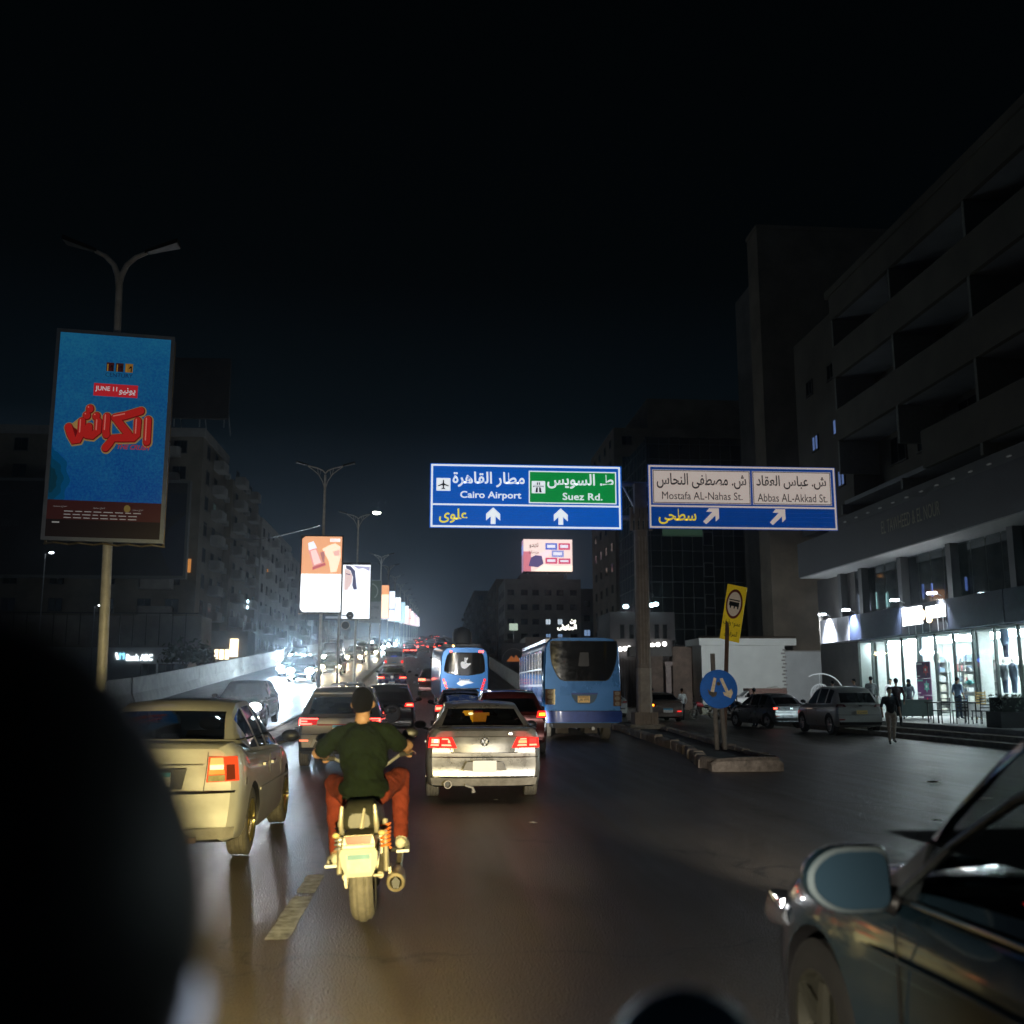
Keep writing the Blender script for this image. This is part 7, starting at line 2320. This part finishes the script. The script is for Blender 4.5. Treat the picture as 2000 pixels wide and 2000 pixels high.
hand(pr, (.35, .88, 1.165), (0, 1, -.15), (-1, 0, 0), SK_)
GREEN = cloth("dark_green", (.0042, .0092, .0034))
RED_T = cloth("brick_red", (.15, .026, .014))
SHOE = mat("shoe_pale", (.55, .53, .42), .7, var=.25, vs=12)
figure("body", pr, .010, [GREEN, RED_T, SKIN, SHOE], rd, 8, .016)
hr = MB().ball((0, .545, 1.60), (.090, .106, .116), 24, 16)
hr.v = [(x, y, z if z > 1.545 or y < .53 else 1.56) for x, y, z in hr.v]
hr.build("hair", HAIR, rd, 70)
for s, z in ((-1, .325), (1, .405)):
    MB().bb(s * .285 - .05, s * .285 + .05, .52, .84, z - .012, z + .008).build("shoe_sole", PLATEM, rd)
MB().tube([(-.16, .33, .865), (0, .265, .875), (.16, .33, .865)], .018, 6).build("belt_hem", GREEN, rd, 60)
# ================================================================== dark car close on the right
DARKP = mat("paint_dark_slate", (.020, .046, .066), .22, .3, var=.08, vs=3, rvar=.06, coat=1.0)


def front_dark(c):
    p, root, S, L = c['patch'], c['root'], c['S'], c['L']
    lens = mat("headlamp_lens", (.55, .58, .65), .05, .85, rvar=.03, coat=1.0)
    for s in (1, -1):
        mb = MB()
        x = s * .72
        mb.rings([[(s * .87, 4.12, .74), (s * .89, 4.12, .70), (s * .86, 4.12, .66)], [(s * .845, 4.38, .765), (s * .875, 4.38, .68), (s * .85, 4.38, .62)],
                  [(s * .75, 4.58, .735), (s * .80, 4.60, .66), (s * .78, 4.60, .60)], [(s * .58, 4.68, .70), (s * .60, 4.71, .64), (s * .60, 4.71, .60)]])
        o = mb.build("headlight", lens, root, 60)
        MB().ball((s * .70, 4.66, .665), (.05, .03, .035), 12, 8).build("headlight_bulb", glow("dipped_beam", (1.0, .97, .92), 30), o)


dk = car("saloon_car", "dark slate car close on the right, wing mirror and open side window", "car", 'tall_sedan', DARKP, (2.64, .57, .008), rz=.045, front=front_dark, glassm=GLASS_C, mirrors=False, seats=True, scale=(1, 1, 1.05), handles=False, rub=mat("tyre_black", (.007, .007, .006), .85, var=.2),
         rim=mat("rim_dull", (.07, .07, .055), .4, .6))
dr = dk['root']
# near-side wing mirror: rounded housing, pale bezel, blue-dark glass facing back
def sup(cx, cz, rx, rz_, n=28, e=2.6, flat=.0):
    out = []
    for i in range(n):
        a = 2 * PI * i / n
        c, s = math.cos(a), math.sin(a)
        x = rx * abs(c) ** (2 / e) * (1 if c > 0 else -1); z = rz_ * abs(s) ** (2 / e) * (1 if s > 0 else -1)
        if x < 0: z *= 1 - .30 * (-x / rx) ** 2
        else: x = rx * min(1.0, abs(c) ** .28); z = rz_ * min(1.0, abs(s) ** .45) * (1 if s > 0 else -1)
        out.append((cx + x, cz + z))
    return out
ML = [sup(-1.05, 1.045, .150, .108), sup(-1.05, 1.045, .158, .115), sup(-1.045, 1.045, .155, .112), sup(-1.03, 1.04, .125, .09), sup(-1.0, 1.03, .05, .04)]
mh = MB().rings([[(x, y, z) for x, z in r] for r, y in zip(ML, (3.075, 3.09, 3.14, 3.21, 3.25))], cap=True).build("wing_mirror", DARKP, dr, 50)
bz = MB()
o_r, i_r = sup(-1.05, 1.045, .151, .109), sup(-1.05, 1.045, .136, .094)
bz.rings([[(x, 3.070, z) for x, z in o_r], [(x, 3.050 + (z - 1.045) * .11, z) for x, z in i_r]], cap=False)
bz.build("mirror_bezel", mat("bezel_grey", (.22, .28, .31), .4, .2), mh, 60)
mg = MB(); mg.v = [(x, 3.054 + (z - 1.045) * .11, z) for x, z in i_r]; mg.face(range(len(i_r)))
mg.build("mirror_glass", mat("mirror_glass", (.035, .07, .105), .2, .0, rvar=.05), mh)
MB().tube([(-.93, 3.14, .985), (-.86, 3.10, .96)], [.045, .05], 8).build("mirror_arm", BLACK, mh, 50)
MB().rings([[(-.855, 2.98, .985), (-.875, 2.98, .985), (-.80, 2.98, 1.17), (-.78, 2.98, 1.17)], [(-.86, 3.22, .985), (-.88, 3.22, .985), (-.86, 3.22, 1.0), (-.84, 3.22, 1.0)]]).build("mirror_sail", mat("sail_plastic", (.05, .06, .065), .4), dr)
MB().tube([(-.872, 1.2, .985), (-.876, 2.3, .985), (-.868, 3.2, .975)], .012, 6).build("window_strip", CHROME, dr, 60)
MB().tube([(-.876, 3.05, 1.0), (-.80, 2.82, 1.19), (-.725, 2.60, 1.345), (-.675, 2.30, 1.475), (-.655, 1.9, 1.53)], .016, 6).build("door_frame", mat("door_frame_sheen", (.07, .085, .09), .3, .4), dr, 60)
MB().tube([(-.906, 1.5, .80), (-.915, 2.4, .79), (-.912, 3.0, .785), (-.905, 3.32, .78)], [.004, .010, .010, .003], 6).build("body_crease", DARKP, dr, 60)
MB().bb(-.9185, -.9150, 3.02, 3.03, .30, .90).build("door_gap", BLACK, dr)
for ch in list(dr.children):          # the near front window is wound down
    if ch.name.startswith("side_window") and ch.data.vertices[0].co.x < 0: drop(ch)
# dash and a glowing sliver standing in for a cyan screen reflection
MB().rings([[(-.75, 2.75, .90), (.75, 2.75, .90), (.75, 2.75, 1.02), (-.75, 2.75, 1.02)], [(-.75, 3.2, .92), (.75, 3.2, .92), (.75, 3.2, .99), (-.75, 3.2, .99)]]).build("dashboard", SEATM, dr)
MB().lathe([(.165, 0), (.18, .012), (.195, 0), (.18, -.012), (.165, 0)], (-.37, 2.60, 1.02), 'y', 24).build("steering_wheel", BLACK, dr, 50)
MB().bb(-.5, -.24, 2.735, 2.745, 1.0, 1.03).build("gauge_glow", glow("gauge_glow", (.5, .6, .7), .25), dr)
MB().prism([(0, 0), (.10, -.02), (.13, .02), (.02, .03)], (-.80, 2.15, .985), (0, -1, 0), (0, 0, 1), (.01, 0, 0)).build("screen_reflection", glow("reflection_cyan", (.25, .75, .95), .7), dr)
MB().bb(-.62, -.615, 2.735, 2.742, 1.005, 1.02).build("warning_lamp", glow("warning_red", (1, .02, .02), 2), dr)
for s in (-.68, .68):
    spot("headlight_beam", (s, 4.86, .70), (-1.7, 16.0, .85) if s < 0 else (2.6, 26.0, 1.2), 2600 if s < 0 else 3600, (1.0, .95, .86), 25 if s < 0 else 30, dr, .05, 1.0)

# ================================================================== photographer's own motorcycle and its driver (out of focus)
om = thing("motorcycle", "blurred motorcycle at the bottom edge, only a mirror dome and pale pod showing", "motorcycle", (-.30, .9, .0))
MB().ball((.53, .06, 1.365), (.072, .05, .072), 24, 16).build("mirror_back", mat("mirror_back_blue", (.35, .5, .62), .4, .6, rvar=.05), om, 60)
MB().tube([(.53, .06, 1.29), (.42, .05, 1.12), (.36, .0, 1.05)], .012, 8).build("mirror_stalk", BLACK, om, 60)
MB().tube([(-.36, -.02, 1.06), (.36, -.02, 1.06)], .014, 8).build("handlebar", STEEL, om, 60)
MB().rings([[(.195 + r * math.cos(a), -.42 + y, 1.563 + r * 1.9 * math.sin(a)) for a in [i * PI / 8 for i in range(16)]] for y, r in ((0, .004), (.002, .008), (.01, .009))]).build("instrument_pod", mat("pod_pale", (.62, .66, .72), .35, em=(.32, .37, .46), es=1.1), om, 60)
MB().tube([(.195, -.405, 1.55), (.17, -.3, 1.3), (.1, -.02, 1.06)], .004, 8).build("pod_stem", BLACK, om, 60)
MB().lathe([(.001, 0), (.085, 0), (.095, -.06), (.04, -.14)], (.02, .55, .88), 'y', 24).build("headlamp", glow("own_headlamp", (1.0, .88, .45), 8), om, 50)
spot("headlight_beam", (.02, .60, .88), (-.75, 10.5, .5), 4200, (1.0, .78, .26), 44, om, .04, 1.0)
spot("added_fill_beam", (.10, .60, .80), (.6, 12, -.6), 1000, (1.0, .89, .72), 94, om, .06, 1.0)  # added wide fill light over the road, no such lamp on the bike

dv = thing("person", "out-of-focus driver in black helmet and jacket filling the lower left edge", "person", (-.245, .35, .0))
JK = mat("jacket_black", (.0035, .0033, .0035), .85, var=.3, vs=20)
figure("body", [('e', (0.0, .10, 1.05), (.22, .16, .34), 0), ('c', (-.20, .10, 1.33), .085, (.15, .10, 1.33), .085, 0), ('c', (0, .11, 1.34), .07, (0, .13, 1.48), .065, 0),
                ('c', (.15, .10, 1.33), .075, (.24, .2, 1.08), .06, 0), ('c', (.24, .2, 1.08), .055, (.30, .52, 1.07), .04, 0), ('c', (-.20, .10, 1.33), .075, (-.3, .2, 1.08), .06, 0), ('c', (-.3, .2, 1.08), .055, (-.38, .52, 1.07), .04, 0)], .02, [JK], dv)
MB().ball((.0, .13, 1.592), (.147, .155, .152), 28, 20).ball((.0, .13, 1.50), (.152, .15, .15), 24, 16).build("helmet", mat("helmet_black", (.003, .003, .003), .6), dv, 80)

# ================================================================== people on the right
PERS = [cloth("dark", (.018, .018, .022)), cloth("white_trousers", (.55, .5, .43)), cloth("maroon", (.06, .014, .016)), cloth("denim", (.03, .05, .10)), cloth("grey", (.22, .23, .24)),
        cloth("sky_blue", (.22, .33, .5)), cloth("white", (.7, .7, .7)), cloth("brown", (.10, .07, .06)), cloth("pattern", (.18, .2, .24))]


def person(label, loc, rz, shirt, trousers, h=1.75, walk=0.0, bend=0.0, hair=True, scarf=None, sleeves=True):
    t = thing("person", label, "person", loc, rz, "people by the shops")
    k = h / 1.75
    w = walk
    V = lambda x, y, z: (x * k, (y + bend * max(0, z - .9) * .9) * k, (z - bend * .25 * max(0, z - .9)) * k)
    A, B, S_, F = 0, 1, 2, 3
    pr = [('e', V(0, 0, .95), (.155 * k, .11 * k, .12 * k), B), ('c', V(0, 0, 1.0), .125 * k, V(0, 0, 1.22), .14 * k, A), ('e', V(0, .0, 1.28), (.185 * k, .115 * k, .15 * k), A), ('c', V(-.15, 0, 1.41), .058 * k, V(.15, 0, 1.41), .058 * k, A),
          ('c', V(0, 0, 1.43), .05 * k, V(0, .01, 1.53), .046 * k, S_), ('e', V(0, .02, 1.64), (.075 * k, .092 * k, .112 * k), S_), ('c', V(0, .10, 1.63), .012 * k, V(0, .115, 1.61), .014 * k, S_)]
    for s in (-1, 1):
        f = s * w
        kn = V(s * .095, .16 * f + .05 * abs(w), .50); an = V(s * .10, .34 * f - .06 * abs(w), .09 + (.06 * abs(w) if f < 0 else 0))
        pr += [('c', V(s * .085, 0, .90), .092 * k, kn, .066 * k, B), ('c', kn, .064 * k, an, .045 * k, B), ('c', an, .042 * k, (an[0] + s * .02, an[1] + .14 * k, max(.035, an[2] - .05 * k)), .034 * k, F)]
        el = V(s * .25, -.12 * f - .02, 1.14); wr_ = V(s * .24, -.22 * f + .10, .92)
        pr += [('c', V(s * .19, 0, 1.40), .056 * k, el, .047 * k, A), ('c', el, .042 * k, wr_, .03 * k, A if sleeves else S_), ('c', wr_, .03 * k, (wr_[0], wr_[1] + .03 * k, wr_[2] - .09 * k), .03 * k, S_), ('c', (wr_[0], wr_[1] + .03 * k, wr_[2] - .03), .014, (wr_[0], wr_[1] + .07 * k, wr_[2] - .07), .012, S_)]
    figure("body", pr, .019 * k, [shirt, trousers, SKIN, BLACK], t, 3)
    c = V(0, .005, 1.665)
    if scarf:
        MB().ball(c, (.098 * k, .105 * k, .13 * k), 14, 10).ball(V(0, 0, 1.5), (.12 * k, .10 * k, .1 * k), 12, 8).build("headscarf", scarf, t, 70)
    elif hair:
        hb = MB().ball(c, (.083 * k, .097 * k, .105 * k), 14, 10)
        lim = V(0, 0, 1.64)[2]
        hb.v = [(x, y, z) if (z > lim or y < c[1] - .01) else (x, y - .03, lim) for x, y, z in hb.v]
        hb.build("hair", HAIR, t, 70)
    return t


person("man in black T-shirt and white trousers striding across the side road", (14.45, 31.7, .004), PI * .93, PERS[0], PERS[1], 1.76, .55, sleeves=False)
person("man in dark maroon shirt and black trousers walking away on the terrace steps", (17.42, 37.6, .312), -.4, PERS[2], PERS[0], 1.78, .45)
person("person in brown leaning forward at the terrace steps beside the silver SUV", (16.85, 38.6, .162), .6, PERS[7], PERS[7], 1.6, .1, .45)
person("man in dark blue denim standing alone left of the parked cars", (14.75, 46.3, .004), .3, PERS[3], PERS[3], 1.74, .12)
person("person in a grey shirt with back turned behind the silver SUV", (19.6, 44.8, .47), -.3, PERS[4], PERS[0], 1.78, .05)
person("person in black beside the grey-shirted one behind the silver SUV", (19.0, 45.2, .47), 1.4, PERS[0], PERS[0], 1.68, .05)
person("small child in white among the shoppers", (20.0, 45.1, .47), PI, PERS[6], PERS[3], 1.12, .1)
person("woman in black headscarf and patterned dress outside the shop window", (21.1, 44.3, .47), 2.2, PERS[8], PERS[8], 1.64, .1, scarf=PERS[0])
person("man in light blue shirt facing the shop window", (21.9, 41.6, .47), -1.2, PERS[5], PERS[3], 1.72, .05, sleeves=False)
person("person in a white shirt inside the shop doorway", (23.2, 50.7, .47), PI * .8, PERS[6], PERS[3], 1.74, .05)
person("dark-haired person in grey sitting-height beside the egg chair", (19.6, 49.2, .47), .2, PERS[4], PERS[3], 1.62, .0)
person("man in jeans standing among the parked motorcycles behind the roundel", (17.0, 57.2, .004), -.8, PERS[0], PERS[3], 1.7, .1)
person("man in white shirt carrying a bag beside the amber-lit saloon", (13.7, 55.6, .004), .3, PERS[6], PERS[0], 1.72, .2)
person("man in dark clothes at the stone gateway", (17.4, 80, .004), .5, PERS[0], PERS[0], 1.74, .1)
bag = thing("carrier_bag", "yellow carrier bag held beside the amber-lit saloon", "bag", (13.5, 55.5, .25))
bgm = MB(); bgm.rings([[(x * s, y * s, z) for x, y in ((-.13, -.06), (.13, -.06), (.14, .06), (-.14, .06))] for z, s in ((0, .9), (.18, 1.1), (.36, .8))])
bgm.build("sack", cloth("yellow", (.55, .5, .05)), bag, 50)
MB().tube([(-.06, 0, .36), (-.03, 0, .52), (.03, 0, .52), (.06, 0, .36)], .008, 5).build("handle", MATS["garment_yellow"], bag)

# ================================================================== parked vehicles on the right
def rear_parked(z=.98):
    def f(c):
        for s, o in zip((1, -1), c['patch']("tail_light", ((.52, z), (.885, z - .01), (.86, z + .10), (.60, z + .09)), mat("tail_smoked", (.10, .012, .012), .12, coat=.6), .014, mirror=True, nx=5, nz=2)):
            c['patch']("lamp_strip", [(s * x, q) for x, q in ((.62, z + .02), (.84, z + .015), (.82, z + .035), (.64, z + .04))], mat("lens_line", (.5, .45, .45), .2), .02, parent=o, nx=4, nz=1)
        c['patch']("emblem", ((-.07, z + .02), (.07, z + .02), (.06, z + .07), (-.06, z + .07)), CHROME, .016, nx=2, nz=1)
        c['patch']("lower_bumper", ((-.80, .36), (.80, .36), (.82, .46), (-.82, .46)), BLACK, .013, nx=6, nz=1)
        c['patch']("reflector", ((-.82, .52), (-.62, .52), (-.62, .56), (-.82, .56)), TAIL_OFF, .016, nx=2, nz=1)
        c['patch']("bumper_seam", ((-.86, .70), (.86, .70), (.86, .712), (-.86, .712)), BLACK, .012, nx=6, nz=1)
    return f


s_ = car("suv", "pale silver SUV parked beside the terrace steps with a yellow plate", "suv", 'suv', PEARL, (16.02, 37.6, .004), rear=rear_parked(), plate=(.05, .80, .42, .14, 'yellow'), slope_z=0, scale=(1.0, 1.05, 1.06))
MB().box((0, .35, 1.70), (1.15, .25, .03)).build("roof_spoiler", PEARL, s_['root'])
hb_ = car("hatchback", "dark grey hatchback parked ahead of the silver SUV, one red lamp lit", "car", 'hatch', GREYM, (15.75, 44.2, .004), rz=.28, rear=rear_parked(.82), slope_z=0)
hb_['patch']("lit_lamp", ((-.84, .84), (-.70, .84), (-.70, .90), (-.84, .90)), TAIL_FAR, .03, nx=2, nz=1)
car("saloon_car", "brown-grey saloon right of the gantry column with a glowing amber indicator", "car", 'sedan', mat("paint_bronze", (.16, .13, .115), .4, .4, var=.2, coat=.4), (12.45, 53.6, .004), slope_z=0, plate=(0, .58, .5, .2, 'white'), scale=(1.0, 1, 1.02),
    rear=lambda c: (c['patch']("tail_light", ((-.86, .78), (-.60, .78), (-.60, .92), (-.84, .92)), TAIL_OFF, .014, nx=3, nz=1), c['patch']("indicator", ((-.84, .80), (-.70, .80), (-.70, .90), (-.83, .90)), AMBER, .022, nx=2, nz=1),
                    c['patch']("chrome_line", ((-.58, .80), (.84, .80), (.84, .82), (-.58, .82)), CHROME, .016, nx=6, nz=1), c['patch']("chrome_line", ((-.58, .90), (.84, .90), (.84, .92), (-.58, .92)), CHROME, .016, nx=6, nz=1), c['patch']("reflector", ((.5, .52), (.74, .52), (.74, .56), (.5, .56)), TAIL, .018, nx=2, nz=1)))
car("saloon_car", "pale car partly hidden between the large bus and the gantry column", "car", 'sedan', WHT, (11.1, 62, .004), slope_z=0, rear=rear_far(TAIL_OFF))
pk = car("pickup_truck", "white pickup parked side-on before the white kiosk with a brown cargo box", "pickup", 'pickup', WHT, (27.2, 77.0, .004), rz=PI / 2, slope_z=0, rear=rear_far(TAIL_OFF, .2, .8, .15))
cb_ = thing("cargo_box", "brown wooden cargo box loaded on the white pickup", "box", (25.5, 77.0, 1.1))
for (a, b, c, d) in ((-1.55, 1.3, -.78, -.72), (-1.55, 1.3, .72, .78)):
    for k in range(3): MB().bb(a, b, c, d, .02 + k * .22, .22 + k * .22).build("side_board", mat("cargo_board", (.16, .09, .07), .8, var=.3, vs=5), cb_)
for x in (-1.58, 1.27): MB().bb(x, x + .06, -.715, .715, .02, .66).build("end_board", MATS["cargo_board"], cb_)
MB().bb(-1.5, 1.25, -.71, .71, .0, .04).build("floor_board", MATS["cargo_board"], cb_)
gb_ = thing("load_sacks", "pale sacks piled on the cargo box of the white pickup", "sack", (25.9, 77.0, 1.14))
for x, y, s in ((-.3, -.3, .32), (.2, -.2, .36), (.6, .1, .3), (0, .3, .34)):
    MB().ball((x, y, s * 1.25), (s * 1.1, s * .9, s * 1.0), 10, 8).build("sack", GOODS[2], gb_, 60)
for k, (x, y, a, lb) in enumerate(((16.2, 58.5, 1.9, "dark motorcycle parked behind the roundel sign, left of two"), (18.3, 58.8, 1.3, "dark motorcycle parked right of the roundel sign's posts"))):
    c = copy_tree(mc_proto)
    c.location = (x, y, .004); c.rotation_euler = (0, 0, a)
    c["label"] = lb; c["group"] = "motorcycles parked by the yard"

# ================================================================== terrace furniture
SOF = mat("sofa_green", (.035, .055, .05), .9, var=.2, vs=10)
def sofa(label, x, y, m, w, rz=0.0, h=.8):
    t = thing("sofa", label, "sofa", (x, y, .474), rz)
    MB().rings([[(a * w / 2, b, z) for a, b in ((-1, -.05), (1, -.05), (.99, .12), (-.99, .12))] for z in (.12, h)]).build("backrest", m, t)
    MB().bb(-w / 2 + .02, w / 2 - .02, .125, .8, .12, .42).build("seat", m, t)
    for s in (-1, 1):
        MB().bb(s * w / 2 - .09, s * w / 2 + .09, .125, .8, .12, .60).build("armrest", m, t)
        for yy in (.0, .7): MB().tube([(s * (w / 2 - .1), yy, 0), (s * (w / 2 - .1), yy, .14)], .03, 6).build("leg", BLACK, t)
sofa("dark green sofa seen from behind on the terrace", 20.2, 41.8, SOF, 1.35)
sofa("white lounge seat on the terrace behind the dark green sofa", 22.4, 40.4, PERS[6], 1.3, -.3, .62)
def chair(label, x, y, rz):
    t = thing("dining_chair", label, "chair", (x, y, .474), rz, "dark chairs on the terrace")
    for a, b in ((-.2, -.2), (.2, -.2)): MB().tube([(a, b, 0), (a, b - .04, .92)], .018, 6).build("leg", BLACK, t)
    for a, b in ((-.2, .2), (.2, .2)): MB().tube([(a, b, 0), (a, b, .45)], .018, 6).build("leg", BLACK, t)
    MB().bb(-.23, .23, -.22, .23, .44, .48).build("seat", BLACK, t)
    for k in range(4): MB().bb(-.2, .2, -.25, -.22, .56 + k * .1, .60 + k * .1).build("back_slat", BLACK, t)
chair("dark slatted chair nearest the sofa on the terrace", 18.55, 36.5, .3)
chair("dark slatted chair in the middle of the terrace group", 19.0, 36.0, -.2)
chair("dark slatted chair at the right of the terrace group", 19.55, 35.6, .2)
tb = thing("terrace_table", "dark terrace table among the slatted chairs", "table", (19.2, 37.0, .474))
MB().bb(-.8, .8, -.45, .45, .72, .76).build("table_top", BLACK, tb)
for a, b in ((-.72, -.38), (.72, -.38), (.72, .38), (-.72, .38)): MB().tube([(a, b, 0), (a, b, .72)], .025, 6).build("leg", BLACK, tb)
pl_ = thing("hedge_planter", "dark planter box with clipped hedge at the right end of the terrace", "planter", (19.2, 32.4, .474))
MB().bb(-1.0, 1.6, -.45, .45, 0, .5).build("box", mat("planter_dark", (.03, .028, .024), .8, var=.2), pl_)
hm = MB()
for i in range(900):
    c = Vector((random.uniform(-.98, 1.58), random.uniform(-.44, .44), random.uniform(.5, 1.05)))
    d = Vector((random.uniform(-1, 1), random.uniform(-1, 1), random.uniform(-1, 1))).normalized() * .07
    e = d.orthogonal().normalized() * .03
    hm.quad(c - d, c + e, c + d, c - e)
hm.build("hedge", LEAF, pl_)
MB().bb(-.9, 1.5, -.36, .36, .5, .96).build("hedge_core", mat("hedge_core", (.018, .026, .013), .95, var=.4, vs=12), pl_)
# hanging egg chair
eg = thing("egg_chair", "white wire egg chair hanging from a curved stand near the kiosk", "chair", (20.2, 51.5, .474))
WW = mat("white_wire", (.75, .75, .75), .4, em=(.6, .65, .7), es=.25)
ST = []
for i in range(13):
    a = PI * .95 * i / 12 + .15
    ST.append((-.3 + 1.15 * math.cos(a), 0, 1.05 + .95 * math.sin(a)))
MB().tube([(.84, 0, 0)] + ST[:9], .03, 8).build("curved_stand", WW, eg, 60)
MB().lathe([(.5, 0), (.5, .04), (.02, .04)], (.6, 0, 0), 'z', 20).build("base_disc", WW, eg)
eb = MB()
for k in range(14):
    a = 2 * PI * k / 14
    eb.tube([(-.35 + .48 * math.sin(t) * math.cos(a), .48 * math.sin(t) * math.sin(a), .45 + .55 * (1 + math.cos(t)) * .95) for t in [PI * j / 12 for j in range(13)]], .012, 4)
for j in range(2, 11, 2):
    t = PI * j / 12
    eb.tube([(-.35 + .48 * math.sin(t) * math.cos(a), .48 * math.sin(t) * math.sin(a), .45 + .55 * (1 + math.cos(t)) * .95) for a in [2 * PI * k / 16 for k in range(17)]], .012, 4)
eb.build("wire_basket", WW, eg)
MB().tube([(-.35, 0, 1.5), (-.35, 0, 1.98)], .012, 5).build("hanger", WW, eg)
cbn = thing("display_cabinet", "white display cabinet outside the shop by the egg chair", "cabinet", (21.6, 51.8, .474))
MB().bb(-.5, .5, -.3, .3, .02, 1.3).build("body", PERS[6], cbn)
for k in range(3): MB().bb(-.46, .46, -.325, -.302, .1 + k * .4, .45 + k * .4).build("door_panel", FRAME_L, cbn)
wch = thing("wooden_chairs", "stacked yellow wooden chair beside the blue-shirted man", "chair", (22.6, 41.3, .474))
YW = mat("yellow_wood", (.5, .33, .1), .6, var=.2, vs=6)
for a, b in ((-.2, -.2), (.2, -.2)): MB().tube([(a, b, 0), (a, b, 1.15)], .022, 6).build("leg", YW, wch)
for a, b in ((-.2, .2), (.2, .2)): MB().tube([(a, b, 0), (a, b, .5)], .022, 6).build("leg", YW, wch)
MB().bb(-.22, .22, -.22, .22, .47, .51).build("seat", YW, wch)
for k in range(5): MB().bb(-.2, .2, -.215, -.185, .6 + k * .11, .66 + k * .11).build("back_slat", YW, wch)
wch.name = "wooden_chair"
# floodlight reaching the kiosk yard, from the lamp at the end of the sign band
spot("yard_flood_light", (22.6 - 30, 59.6 - 45, 5.9), (26.5 - 30, 82 - 45, 2.4), 7000, (.86, .94, 1.0), 62, ml, .12, .7)
# ================================================================== night haze
hz = MB().bb(-178, 178, -58, 478, -1.03, 54).build("haze", None or mat("haze_tmp"))
hm_ = bpy.data.materials.new("haze_air"); hm_.use_nodes = True
nt = hm_.node_tree; nt.nodes.clear()
o_ = nt.nodes.new("ShaderNodeOutputMaterial"); pv_ = nt.nodes.new("ShaderNodeVolumePrincipled")
pv_.inputs["Color"].default_value = (.74, .87, 1.0, 1)
pv_.inputs["Density"].default_value = .0008
pv_.inputs["Anisotropy"].default_value = .955
nt.links.new(pv_.outputs[0], o_.inputs["Volume"])
hz.data.materials.clear(); hz.data.materials.append(hm_)
tag(hz, "thin bluish night haze over the road", kind="stuff")

bpy.data.scenes.remove(WORK)
